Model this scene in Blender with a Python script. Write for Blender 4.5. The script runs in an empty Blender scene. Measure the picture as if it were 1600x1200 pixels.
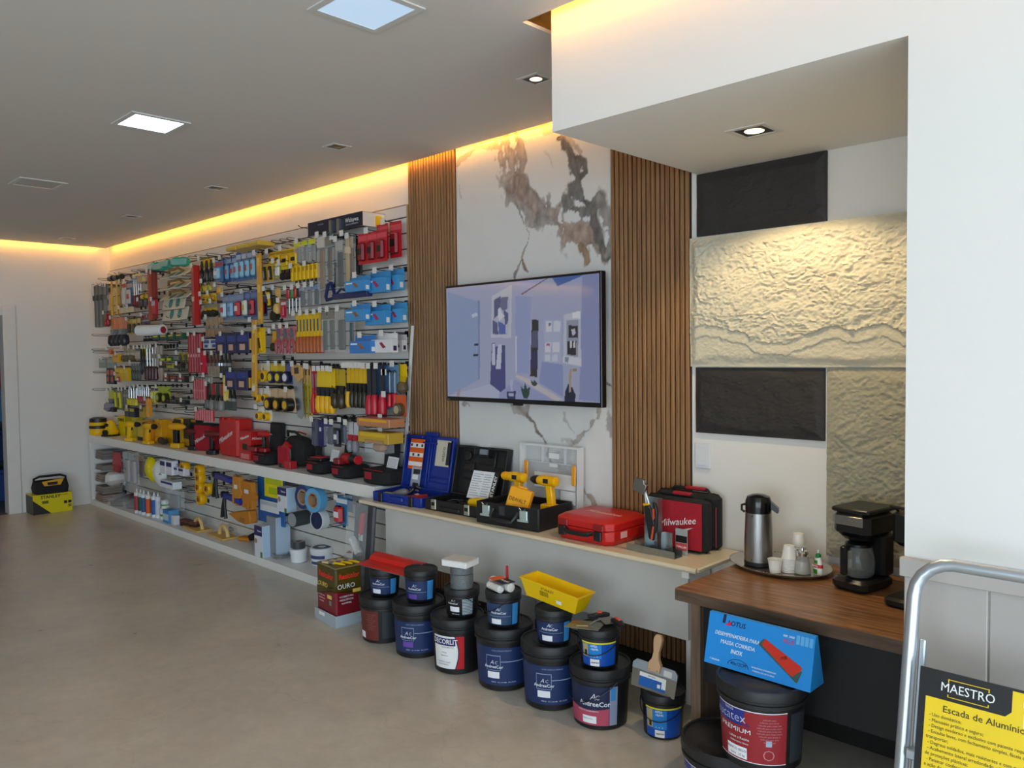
import bpy, math, random
from mathutils import Vector, Matrix, noise
R = math.radians
random.seed(7)
sc = bpy.context.scene
COL = sc.collection
# ---------------------------------------------------------------- camera
CX, CY, CZ = 9.45678, -3.24442, 1.6
FPX = 1239.713
def _basis():
    yaw, pit, rol = 0.79643778, -0.03726296, -0.01098068
    f = Vector((-math.cos(yaw)*math.cos(pit), math.sin(yaw)*math.cos(pit), math.sin(pit)))
    r = f.cross(Vector((0,0,1))).normalized(); u = r.cross(f)
    return r*math.cos(rol)+u*math.sin(rol), u*math.cos(rol)-r*math.sin(rol), f
CR, CU, CF = _basis()
CAM = Vector((CX, CY, CZ))
cam_d = bpy.data.cameras.new('camera'); cam = bpy.data.objects.new('camera', cam_d); COL.objects.link(cam)
cam_d.sensor_fit = 'HORIZONTAL'; cam_d.sensor_width = 36; cam_d.lens = FPX/1600*36; cam_d.clip_start = .05; cam_d.clip_end = 60
m = Matrix((CR, CU, -CF)).transposed().to_4x4(); m.translation = CAM; cam.matrix_world = m
sc.camera = cam
# ---------------------------------------------------------------- world, light, exposure
sc.view_settings.view_transform = 'Standard'; sc.view_settings.look = 'None'
sc.view_settings.gamma = 1; sc.view_settings.use_curve_mapping = False
sc.view_settings.exposure = -0.08
W = bpy.data.worlds.new('World'); sc.world = W; W.use_nodes = True
W.node_tree.nodes['Background'].inputs[0].default_value = (.62, .78, 1, 1)
W.node_tree.nodes['Background'].inputs[1].default_value = .8
def area(name, loc, rot, sx, sy, power, col):
    l = bpy.data.lights.new(name, 'AREA'); l.shape = 'RECTANGLE'; l.size = sx; l.size_y = sy; l.energy = power; l.color = col
    o = bpy.data.objects.new(name, l); COL.objects.link(o); o.location = loc; o.rotation_euler = rot
    return o
# daylight coming in through the shopfront glazing behind the camera and the window bay to its left
area('shopfront_daylight', (13.2, -4.9, 1.35), (0, R(90), 0), 2.5, 7.4, 290, (.70, .855, 1))
area('side_bay_daylight', (10.6, -8.75, 1.35), (R(90), 0, 0), 4.2, 2.4, 150, (.70, .855, 1))

# ---------------------------------------------------------------- helpers
def at(px, py, y=None, z=None, x=None):
    """the point of the place seen at pixel px,py of the 1600x1200 photograph, on a given plane"""
    d = CF*FPX + CR*(px-800) - CU*(py-600)
    if y is not None: t = (y-CY)/d.y
    elif z is not None: t = (z-CZ)/d.z
    else: t = (x-CX)/d.x
    return CAM + d*t
def lin(c):
    if isinstance(c, str):
        c = tuple(int(c[i:i+2], 16)/255 for i in (0, 2, 4))
    return tuple((v/12.92 if v <= .04045 else ((v+.055)/1.055)**2.4) for v in c[:3])
_M = {}
def mat(name, col='cccccc', rough=.5, metal=0, bump=0, bscale=40, var=0, vscale=6, emit=0, alpha=None, trans=0, spec=None, coat=0, stretch=None):
    if name in _M: return _M[name]
    m = bpy.data.materials.new(name); m.use_nodes = True; _M[name] = m
    nt = m.node_tree; b = nt.nodes['Principled BSDF']; c = lin(col)
    b.inputs['Base Color'].default_value = (*c, 1); b.inputs['Roughness'].default_value = rough; b.inputs['Metallic'].default_value = metal
    if spec is not None: b.inputs['Specular IOR Level'].default_value = spec
    if coat: b.inputs['Coat Weight'].default_value = coat; b.inputs['Coat Roughness'].default_value = .1
    if trans: b.inputs['Transmission Weight'].default_value = trans; b.inputs['IOR'].default_value = 1.3
    if alpha is not None: b.inputs['Alpha'].default_value = alpha
    if emit: b.inputs['Emission Color'].default_value = (*c, 1); b.inputs['Emission Strength'].default_value = emit
    tc = nt.nodes.new('ShaderNodeTexCoord'); vec = tc.outputs['Object']
    if stretch:
        mp = nt.nodes.new('ShaderNodeMapping'); mp.inputs['Scale'].default_value = stretch
        nt.links.new(vec, mp.inputs[0]); vec = mp.outputs[0]
    v = var or .06
    n = nt.nodes.new('ShaderNodeTexNoise'); n.inputs['Scale'].default_value = vscale; n.inputs['Detail'].default_value = 4
    mx = nt.nodes.new('ShaderNodeMix'); mx.data_type = 'RGBA'
    mx.inputs[6].default_value = (*[k*(1-v) for k in c], 1); mx.inputs[7].default_value = (*[min(1, k*(1+v)) for k in c], 1)
    nt.links.new(vec, n.inputs['Vector']); nt.links.new(n.outputs[0], mx.inputs[0]); nt.links.new(mx.outputs[2], b.inputs['Base Color'])
    if bump:
        n2 = nt.nodes.new('ShaderNodeTexNoise'); n2.inputs['Scale'].default_value = bscale; n2.inputs['Detail'].default_value = 5
        bp = nt.nodes.new('ShaderNodeBump'); bp.inputs['Strength'].default_value = bump; bp.inputs['Distance'].default_value = .01
        nt.links.new(vec, n2.inputs['Vector']); nt.links.new(n2.outputs[0], bp.inputs['Height']); nt.links.new(bp.outputs[0], b.inputs['Normal'])
    return m
def pl(hexc, rough=.42):            # plastic / print of a colour
    return mat('plastic_'+hexc+('' if rough == .42 else '_%d' % (rough*100)), hexc, rough)
def vcmat(name, rough=.4, emit=0, bump=0, spec=.5, coat=0):    # material coloured by the mesh's own colour pattern
    if name in _M: return _M[name]
    m = bpy.data.materials.new(name); m.use_nodes = True; _M[name] = m
    nt = m.node_tree; b = nt.nodes['Principled BSDF']; a = nt.nodes.new('ShaderNodeVertexColor'); a.layer_name = 'pattern'
    b.inputs['Roughness'].default_value = rough; b.inputs['Specular IOR Level'].default_value = spec
    if coat: b.inputs['Coat Weight'].default_value = coat; b.inputs['Coat Roughness'].default_value = .03
    if emit:
        b.inputs['Base Color'].default_value = (.01, .01, .012, 1)
        nt.links.new(a.outputs[0], b.inputs['Emission Color']); b.inputs['Emission Strength'].default_value = emit
    else: nt.links.new(a.outputs[0], b.inputs['Base Color'])
    return m

class MB:
    """collects shapes and links them as ONE mesh object"""
    def __init__(s): s.v = []; s.f = []; s.mi = []; s.ms = []; s.T = Matrix(); s.cur = 0
    def m(s, mt):
        if mt not in s.ms: s.ms.append(mt)
        s.cur = s.ms.index(mt); return s
    def xf(s, *mats):
        T = Matrix()
        for k in mats: T = T @ k
        s.T = T; return s
    def add(s, vs, fs):
        b = len(s.v); s.v += [tuple(s.T @ Vector(p)) for p in vs]
        s.f += [tuple(b+i for i in f) for f in fs]; s.mi += [s.cur]*len(fs); return s
    def box(s, x0, x1, y0, y1, z0, z1, c=0):
        if c:       # chamfered along the vertical edges and top rim
            c = min(c, (x1-x0)*.45, (y1-y0)*.45, (z1-z0)*.45)
            def ring(i, z): return [(x0+i+c, y0+i, z), (x1-i-c, y0+i, z), (x1-i, y0+i+c, z), (x1-i, y1-i-c, z), (x1-i-c, y1-i, z), (x0+i+c, y1-i, z), (x0+i, y1-i-c, z), (x0+i, y0+i+c, z)]
            h = c*.6
            rs = [ring(h, z0), ring(0, z0+h), ring(0, z1-h), ring(h, z1)]
            vs = sum(rs, []); fs = [tuple(range(7, -1, -1)), tuple(range(24, 32))]
            for k in range(3):
                for i in range(8): j = (i+1) % 8; fs.append((k*8+i, k*8+j, k*8+8+j, k*8+8+i))
            return s.add(vs, fs)
        vs = [(x0,y0,z0),(x1,y0,z0),(x1,y1,z0),(x0,y1,z0),(x0,y0,z1),(x1,y0,z1),(x1,y1,z1),(x0,y1,z1)]
        return s.add(vs, [(3,2,1,0),(4,5,6,7),(0,1,5,4),(1,2,6,5),(2,3,7,6),(3,0,4,7)])
    def lathe(s, prof, n=20, axis='z', o=(0,0,0), caps=True, a0=0, a1=360):
        full = (a1-a0) >= 359.9; k = n if full else n+1
        vs = []
        for r, h in prof:
            for i in range(k):
                a = R(a0+(a1-a0)*i/n); p = (r*math.cos(a), r*math.sin(a), h)
                if axis == 'x': p = (h, p[0], p[1])
                elif axis == 'y': p = (p[0], h, p[1])
                vs.append((p[0]+o[0], p[1]+o[1], p[2]+o[2]))
        fs = []
        for j in range(len(prof)-1):
            for i in range(n):
                i2 = (i+1) % k
                q = (j*k+i, j*k+i2, (j+1)*k+i2, (j+1)*k+i)
                fs.append(q if axis != 'y' else q[::-1])
        if caps and full:
            if prof[0][0] > 1e-6: fs.append(tuple(range(k-1, -1, -1)) if axis != 'y' else tuple(range(k)))
            if prof[-1][0] > 1e-6:
                b = (len(prof)-1)*k; fs.append(tuple(range(b, b+k)) if axis != 'y' else tuple(range(b+k-1, b-1, -1)))
        return s.add(vs, fs)
    def cyl(s, r, h0, h1, n=16, axis='z', o=(0,0,0), r2=None): return s.lathe([(r, h0), (r if r2 is None else r2, h1)], n, axis, o)
    def prism(s, poly, d0, d1, plane='xz'):
        """outline in x,z extruded along y from d0 to d1 (or xy along z, yz along x)"""
        n = len(poly)
        def P(p, d): return (p[0], d, p[1]) if plane == 'xz' else ((p[0], p[1], d) if plane == 'xy' else (d, p[0], p[1]))
        ar = sum(poly[i][0]*poly[(i+1) % n][1]-poly[(i+1) % n][0]*poly[i][1] for i in range(n))
        if (ar > 0) != (plane != 'xz'): poly = poly[::-1]
        if d1 < d0: d0, d1 = d1, d0
        vs = [P(p, d0) for p in poly]+[P(p, d1) for p in poly]
        fs = [tuple(range(n-1, -1, -1)), tuple(range(n, 2*n))]
        for i in range(n): j = (i+1) % n; fs.append((i, j, n+j, n+i))
        return s.add(vs, fs)
    def tube(s, pts, r, n=8, closed=False):
        pts = [Vector(p) for p in pts]; N = len(pts); vs = []; up = None
        for i, p in enumerate(pts):
            a = pts[i-1] if (i or closed) else p; b = pts[(i+1) % N] if (i < N-1 or closed) else p
            d = (b-a).normalized()
            if up is None: up = Vector((0,0,1)) if abs(d.z) < .9 else Vector((1,0,0))
            e1 = d.cross(up).normalized(); e2 = e1.cross(d).normalized(); up = e2
            rr = r[i] if isinstance(r, (list, tuple)) else r
            for k in range(n):
                t = 2*math.pi*k/n; vs.append(tuple(p+e1*math.cos(t)*rr+e2*math.sin(t)*rr))
        fs = []
        for i in range(N if closed else N-1):
            j = (i+1) % N
            for k in range(n): k2 = (k+1) % n; fs.append((i*n+k, i*n+k2, j*n+k2, j*n+k))
        if not closed: fs += [tuple(range(n-1, -1, -1)), tuple(range((N-1)*n, N*n))]
        return s.add(vs, fs)
    def build(s, name, parent=None, mt=None, flat=False, bevel=0, sharp=35):
        me = bpy.data.meshes.new(name); me.from_pydata(s.v, [], s.f)
        for k in (s.ms or [mt or pl('cccccc')]): me.materials.append(k)
        me.polygons.foreach_set('material_index', s.mi if s.ms else [0]*len(s.f))
        me.validate(); me.update()
        if not flat:
            me.shade_smooth(); me.set_sharp_from_angle(angle=R(sharp))
        o = bpy.data.objects.new(name, me); COL.objects.link(o)
        if parent is not None: o.parent = parent
        if bevel:
            b = o.modifiers.new('bevel', 'BEVEL'); b.width = bevel; b.segments = 2; b.limit_method = 'ANGLE'; b.angle_limit = R(40)
        return o
def T(x=0, y=0, z=0): return Matrix.Translation((x, y, z))
def RX(a): return Matrix.Rotation(R(a), 4, 'X')
def RY(a): return Matrix.Rotation(R(a), 4, 'Y')
def RZ(a): return Matrix.Rotation(R(a), 4, 'Z')
def S(x, y=None, z=None): return Matrix.Diagonal((x, x if y is None else y, x if z is None else z, 1))
def tag(o, label, cat, group=None, kind=None):
    o['label'] = label; o['category'] = cat
    if group: o['group'] = group
    if kind: o['kind'] = kind
    return o
def thing(name, label, cat, loc=(0,0,0), rz=0, group=None, rx=0, ry=0):
    o = bpy.data.objects.new(name, None); COL.objects.link(o); o.empty_display_size = .05
    o.location = loc; o.rotation_euler = (R(rx), R(ry), R(rz)); return tag(o, label, cat, group)
def struct(o): o['kind'] = 'structure'; return o
def copy_tree(o, loc=None, rot=None, label=None, group=None, parent=None, scale=None):
    c = o.copy(); COL.objects.link(c)
    if parent is not None: c.parent = parent
    if loc is not None: c.location = loc
    if rot is not None: c.rotation_euler = [R(a) for a in rot]
    if scale is not None: c.scale = scale
    if label: c['label'] = label
    if group: c['group'] = group
    for ch in o.children: copy_tree(ch, parent=c)
    return c
_TX = {}
def text(s, size, mt, parent, loc, rot=(90,0,0), name='lettering', bold=0, align='CENTER', squash=1, curve=None, ext=.0004, shear=0):
    """real lettering; curve=radius bends it round a cylinder about the parent's z axis, loc=(angle_deg, 0, z)"""
    cu = bpy.data.curves.new('lettering', 'FONT'); cu.body = s; cu.size = size; cu.align_x = align; cu.align_y = 'CENTER'
    cu.extrude = 0 if curve else ext; cu.offset = 0 if (bold > 0 and ('M' in s or 'W' in s)) else bold*size; cu.resolution_u = 2; cu.shear = shear
    tmp = bpy.data.objects.new('tmp', cu); COL.objects.link(tmp); bpy.context.view_layer.update()
    me = bpy.data.meshes.new_from_object(tmp.evaluated_get(bpy.context.evaluated_depsgraph_get()))
    bpy.data.objects.remove(tmp); bpy.data.curves.remove(cu)
    me.materials.clear(); me.materials.append(mt)
    if squash != 1:
        for v in me.vertices: v.co.x *= squash
    o = bpy.data.objects.new(name, me); COL.objects.link(o); o.parent = parent
    if curve:
        a0 = R(loc[0])
        for v in me.vertices:
            z = loc[2]+v.co.y; rr = curve(z) if callable(curve) else curve; a = a0+v.co.x/rr
            v.co = (rr*math.cos(a), rr*math.sin(a), z)
    else:
        o.location = loc; o.rotation_euler = [R(a) for a in rot]
    return o
def card(parent, name, w, h, mt, loc, rot=(90,0,0), t=.0006):
    """thin printed label lying on a surface, centred at loc"""
    b = MB().m(mt); b.box(-w/2, w/2, -h/2, h/2, 0, t); o = b.build(name, parent, flat=True)
    o.location = loc; o.rotation_euler = [R(a) for a in rot]; return o
def pic(w, h, nx, ny, fn, name, parent, mt, loc=(0,0,0), rot=(90,0,0)):
    """flat sheet carrying a printed / grown pattern; fn(u,v)->colour, u,v in 0..1"""
    vs = []; cs = []
    for j in range(ny+1):
        for i in range(nx+1):
            u, v = i/nx, j/ny; vs.append(((u-.5)*w, (v-.5)*h, 0)); cs += [*fn(u, v)[:3], 1]
    fs = [(j*(nx+1)+i, j*(nx+1)+i+1, (j+1)*(nx+1)+i+1, (j+1)*(nx+1)+i) for j in range(ny) for i in range(nx)]
    me = bpy.data.meshes.new(name); me.from_pydata(vs, [], fs); me.materials.append(mt)
    ca = me.color_attributes.new('pattern', 'FLOAT_COLOR', 'POINT'); ca.data.foreach_set('color', cs)
    o = bpy.data.objects.new(name, me); COL.objects.link(o)
    if parent is not None: o.parent = parent
    o.location = loc; o.rotation_euler = [R(a) for a in rot]; return o
def fbm(x, y, z=0, o=4): return noise.fractal(Vector((x, y, z)), 1.0, 2.1, o)
# ================================================================ the room
ZC = 2.825; XS = 7.503; XP = 8.736; YB = -1.02; ZS = 2.417
m_wall = mat('wall_paint', 'e9e6e0', .75, bump=.03, bscale=60, var=.02, vscale=2)
m_ceil = mat('ceiling_paint', 'd9d4cd', .85, var=.015, vscale=1)
m_white = mat('white_lacquer', 'eeece7', .38, var=.02, vscale=3)
m_black = pl('141414', .5)
def floor_mat():
    m = mat('polished_concrete', '9a8c78', .3, var=.1, vscale=1.3)
    nt = m.node_tree; b = nt.nodes['Principled BSDF']; tc = nt.nodes['Texture Coordinate']
    n1 = nt.nodes.new('ShaderNodeTexNoise'); n1.inputs['Scale'].default_value = 2.2; n1.inputs['Detail'].default_value = 9; n1.inputs['Roughness'].default_value = .65
    n2 = nt.nodes.new('ShaderNodeTexNoise'); n2.inputs['Scale'].default_value = 11; n2.inputs['Detail'].default_value = 8; n2.inputs['Roughness'].default_value = .75
    v = nt.nodes.new('ShaderNodeTexVoronoi'); v.feature = 'DISTANCE_TO_EDGE'; v.inputs['Scale'].default_value = .8
    dn = nt.nodes.new('ShaderNodeTexNoise'); dn.inputs['Scale'].default_value = 3; dn.inputs['Detail'].default_value = 6
    add = nt.nodes.new('ShaderNodeVectorMath'); add.operation = 'MULTIPLY_ADD'; add.inputs[1].default_value = (.5, .5, .5)
    nt.links.new(tc.outputs['Object'], n1.inputs[0]); nt.links.new(tc.outputs['Object'], n2.inputs[0]); nt.links.new(tc.outputs['Object'], dn.inputs[0])
    nt.links.new(dn.outputs['Color'], add.inputs[0]); nt.links.new(tc.outputs['Object'], add.inputs[2]); nt.links.new(add.outputs[0], v.inputs['Vector'])
    r = nt.nodes.new('ShaderNodeValToRGB'); e = r.color_ramp.elements
    e[0].position = .3; e[0].color = (*lin('b6ada0'), 1); e[1].position = .7; e[1].color = (*lin('d8cfc1'), 1)
    mm = nt.nodes.new('ShaderNodeMath'); mm.operation = 'MULTIPLY_ADD'; mm.inputs[1].default_value = .45; 
    nt.links.new(n2.outputs[0], mm.inputs[0])
    sb = nt.nodes.new('ShaderNodeMath'); sb.operation = 'MULTIPLY'; sb.inputs[1].default_value = .58; nt.links.new(n1.outputs[0], sb.inputs[0]); nt.links.new(sb.outputs[0], mm.inputs[2])
    nt.links.new(mm.outputs[0], r.inputs[0])
    cr = nt.nodes.new('ShaderNodeValToRGB'); cr.color_ramp.elements[0].color = (.6, .6, .6, 1); cr.color_ramp.elements[1].position = .006; cr.color_ramp.elements[1].color = (1, 1, 1, 1)
    nt.links.new(v.outputs['Distance'], cr.inputs[0])
    mx = nt.nodes.new('ShaderNodeMix'); mx.data_type = 'RGBA'; mx.blend_type = 'MULTIPLY'; mx.inputs[0].default_value = .22
    nt.links.new(r.outputs[0], mx.inputs[6]); nt.links.new(cr.outputs[0], mx.inputs[7]); nt.links.new(mx.outputs[2], b.inputs['Base Color'])
    rr = nt.nodes.new('ShaderNodeMapRange'); rr.inputs[3].default_value = .2; rr.inputs[4].default_value = .42
    nt.links.new(n1.outputs[0], rr.inputs[0]); nt.links.new(rr.outputs[0], b.inputs['Roughness'])
    bp = nt.nodes.new('ShaderNodeBump'); bp.inputs['Strength'].default_value = .06; bp.inputs['Distance'].default_value = .01
    nt.links.new(n2.outputs[0], bp.inputs['Height']); nt.links.new(bp.outputs[0], b.inputs['Normal'])
    return m
def slab(name, x0, x1, y0, y1, z0, z1, mt, flat=True): return struct(MB().m(mt).box(x0, x1, y0, y1, z0, z1).build(name, flat=flat))
slab('floor', -.01, 13.4, -9.2, .2, -.1, 0, floor_mat())
slab('wall_right', -.2, 13.4, 0, .2, 0, 3.0, m_wall)
b = MB().m(m_wall); b.box(-.12, 0, -.985, 0, 0, 3.0); b.box(-.12, 0, -9.2, -1.95, 0, 3.0); b.box(-.12, 0, -1.95, -.985, 2.13, 3.0)
struct(b.build('wall_back', flat=True))
slab('wall_left', -.2, 13.4, -9.2, -9, 0, 3.0, m_wall)
b = MB().m(m_wall); b.box(13.3, 13.5, -9.2, -8.7, 0, 3); b.box(13.3, 13.5, -1.15, .2, 0, 3); b.box(13.3, 13.5, -8.7, -1.15, 2.65, 3); struct(b.build('wall_front', flat=True))
slab('ceiling', -.2, 13.4, -9.2, .2, 3.0, 3.1, m_ceil)
# dropped ceiling panel with a light slot round it (notched at the bulkhead)
b = MB().m(m_ceil); g = .06
b.box(g, XS-g-.03, -8.9, -g, ZC, ZC+.014); b.box(XS-g-.03, 13.2, -8.9, YB-g, ZC, ZC+.014)
struct(b.build('ceiling_panel', flat=True))
m_warm = mat('led_warm', 'ffb238', emit=48)
for nm, a in (('along the tool wall', (.1, XS-.1, -.062, -.053)), ('above the far wall', None), ('along the bulkhead', (XS-.05, 13, YB-.062, YB-.053))):
    b = MB().m(m_warm)
    if a: b.box(a[0], a[1], a[2], a[3], ZC+.0145, ZC+.019)
    else: b.box(.053, .062, -8.8, -.12, ZC+.0145, ZC+.019)
    tag(b.build('led_strip', flat=True), 'warm LED strip hidden in the ceiling light slot '+nm, 'light strip')
slab('ceiling_bulkhead', XS, 13.3, YB, -.001, ZS, 2.999, m_wall)
slab('wall_pillar', XP, 13.3, YB, -.001, 0, ZS, m_wall)
# wainscot on the pillar
m_wain = mat('wainscot_paint', 'b9b2ab', .5)
b = MB().m(m_wain)
x = XP
while x < 11.9:
    b.box(x+.0015, x+.1985, YB-.008, YB-.0005, 0, 1.003, c=.003); x += .2
struct(b.build('trim_1'))
struct(MB().m(m_wain).box(XP-.006, 12, YB-.022, YB-.0005, 1.003, 1.052, c=.002).build('trim_2'))
# door to the store room
m_frame = mat('door_frame_paint', 'e6e3de', .45)
b = MB().m(m_frame); b.box(-.14, .018, -1.06, -.94, 0, 2.16, c=.004); b.box(-.14, .018, -1.98, -1.86, 0, 2.16, c=.004); b.box(-.14, .018, -1.86, -1.06, 2.06, 2.16, c=.004)
struct(b.build('door_1'))
m_sw = mat('store_wall', '6d727a', .8)
for nm, a in (('wall_storeroom_back', (-1.9, -1.8, -2.6, -.5, 0, 2.4)), ('wall_storeroom_right', (-1.8, -.12, -.5, -.4, 0, 2.4)), ('wall_storeroom_left', (-1.8, -.12, -2.7, -2.6, 0, 2.4)), ('ceiling_storeroom', (-1.9, -.12, -2.7, -.4, 2.4, 2.5)), ('floor_storeroom', (-1.9, -.011, -2.6, -.5, -.1, 0))): slab(nm, *a, m_sw)
m_blu = pl('24508f')
for k, (z, c, w) in enumerate([(0, 'blue', '24508f'), (.45, 'navy', '1f2f63'), (.9, 'light blue', '4d7fae'), (1.3, 'red', 'a02530')]):
    t = thing('storage_crate', c+' plastic crate stacked in the dark store room beyond the doorway', 'crate', (-1.1, -1.15, z), 0, None)
    b = MB().m(pl(w)); b.box(-.2, .2, -.3, .3, 0, .32, c=.02); b.build('body', t)
    b = MB().m(pl(w, .5)); b.box(-.215, .215, -.315, .315, .32, .36, c=.01); b.build('rim', t)
# ---------------------------------------------------------------- ceiling fittings
m_trim = mat('fitting_white', 'd8d5d0', .5); m_pan = mat('led_panel_lit', 'd2e8ff', emit=5.5); m_panoff = mat('led_panel_unlit', 'c9c4ba', .6)
def panel_light(x, y, on, label, glow=None):
    t = thing('ceiling_light', label, 'ceiling light', (x, y, ZC))
    b = MB().m(m_trim); o, i = .148, .122
    for a in ((-o, o, -o, -i), (-o, o, i, o), (-o, -i, -i, i), (i, o, -i, i)): b.box(*a, -.006, -.0005)
    b.build('frame', t); MB().m(glow or (m_pan if on else m_panoff)).box(-i, i, -i, i, -.004, -.0008).build('diffuser', t, flat=True)
panel_light(7.11, -1.56, 1, 'square bluish panel light cut off by the top of the photo', mat('led_panel_dim', 'bfd9f2', emit=.62))
panel_light(5.2, -1.56, 1, 'square panel light glowing brightest, middle of the three in a row')
panel_light(3.22, -1.56, 0, 'unlit square panel light, far left of the three in a row')
m_dark = pl('1b1712', .3)
def downlight(x, y, z, label, lit=0, s=.062, tilt=0):
    t = thing('downlight', label, 'recessed spotlight', (x, y, z), 0, 'small square downlights along the tool wall' if lit < 2 else None)
    b = MB().m(m_trim); i = s*.74
    for a in ((-s, s, -s, -i), (-s, s, i, s), (-s, -i, -i, i), (i, s, -i, i)): b.box(*a, -.004, -.0005)
    b.build('frame', t)
    b = MB().m(m_dark); b.box(-i, i, -i, i, -.0016, -.0006); b.build('recess', t, flat=True)
    e = mat('spot_glow', 'ffd9a0', emit=9) if lit == 2 else (mat('spot_faint', 'fff0d0', emit=1.6) if lit else pl('5b5248', .3))
    b = MB().m(e); b.lathe([(i*.62, -.0022), (i*.5, -.0035), (0.001, -.004)], 20); b.build('lamp', t)
for k, (x, w) in enumerate([(7.04, 'nearest the white bulkhead'), (5.46, 'above the right part of the tool wall'), (3.9, 'above the middle of the tool wall'), (2.3, 'above the left part of the tool wall'), (.58, 'nearest the far corner')]):
    downlight(x, -.60, ZC, 'small square recessed downlight '+w, 1 if k == 0 else 0)
downlight(8.03, -.49, ZS, 'lit square spotlight under the soffit above the stone samples', 2, .078)
sp = bpy.data.lights.new('soffit_spot', 'SPOT'); sp.energy = 30; sp.color = (1, .76, .42); sp.spot_size = R(128); sp.spot_blend = .4; sp.shadow_soft_size = .02
so = bpy.data.objects.new('soffit_spot', sp); COL.objects.link(so); so.location = (8.03, -.49, ZS-.02)
so.rotation_euler = Vector((0, .001, -1)).to_track_quat('-Z', 'Y').to_euler()
# ---------------------------------------------------------------- slatwall
m_slat = mat('slatwall_face', 'e2e0da', .42, var=.02); m_groove = pl('4a4540', .5)
t = thing('slatwall_panel', 'long pale grey slatwall board full of hanging tools', 'slatwall', (0, 0, 0))
b = MB().m(m_groove); b.box(.03, 5.37, -.006, -.0005, .06, 2.576)
b.m(m_slat); z = 2.576
zt = 2.576; zs = [2.494-.1022*k for k in range(25)]
for k in range(len(zs)):
    top = zt if k == 0 else zs[k-1]-.0045
    bot = max(zs[k]+.0045, .06)
    if top > bot: b.box(.03, 5.37, -.022, -.006, bot, top)
b.build('board', t, flat=True)
b = MB().m(mat('raw_edge', 'b39a72', .6)); b.box(5.37, 5.381, -.024, -.0005, .06, 2.576); b.build('edge_strip', t, flat=True)
b = MB().m(pl('8a6b45')); b.box(.06, 5.365, -.0222, -.0214, 2.57, 2.576); b.build('top_edge', t, flat=True)
# ---------------------------------------------------------------- slatted timber strips
def wood_mat(name, a, c, sx=(30, 30, 1.2), rough=.45):
    m = mat(name, a, rough); nt = m.node_tree; bs = nt.nodes['Principled BSDF']; tc = nt.nodes['Texture Coordinate']
    mp = nt.nodes.new('ShaderNodeMapping'); mp.inputs['Scale'].default_value = sx
    n = nt.nodes.new('ShaderNodeTexNoise'); n.inputs['Scale'].default_value = 2.4; n.inputs['Detail'].default_value = 7; n.inputs['Distortion'].default_value = .6
    r = nt.nodes.new('ShaderNodeValToRGB'); r.color_ramp.elements[0].position = .3; r.color_ramp.elements[1].position = .7
    r.color_ramp.elements[0].color = (*lin(c), 1); r.color_ramp.elements[1].color = (*lin(a), 1)
    nt.links.new(tc.outputs['Object'], mp.inputs[0]); nt.links.new(mp.outputs[0], n.inputs[0]); nt.links.new(n.outputs[0], r.inputs[0]); nt.links.new(r.outputs[0], bs.inputs['Base Color'])
    return m
m_rib = wood_mat('ribbed_timber', 'a47a50', '7a5636')
def ribs(x0, x1, z0, label):
    t = thing('slatted_panel', label, 'timber panel', (0, 0, 0))
    MB().m(pl('2c1d12', .6)).box(x0, x1, -.008, -.0005, z0, 2.99).build('backing', t, flat=True)
    b = MB().m(m_rib); n = round((x1-x0)/.0272); p = (x1-x0)/n
    for k in range(n): b.box(x0+k*p+.003, x0+(k+1)*p-.0045, -.022, -.008, z0, 2.99, c=.0025)
    b.build('rib', t)
ribs(5.385, 5.838, .12, 'ribbed brown timber strip between the slatwall and the marble panel')
ribs(7.008, 7.464, .12, 'ribbed brown timber strip between the television and the stone samples')
slab('baseboard_right', 5.385, 8.73, -.03, -.0005, 0, .12, pl('1a1512', .6))
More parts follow.
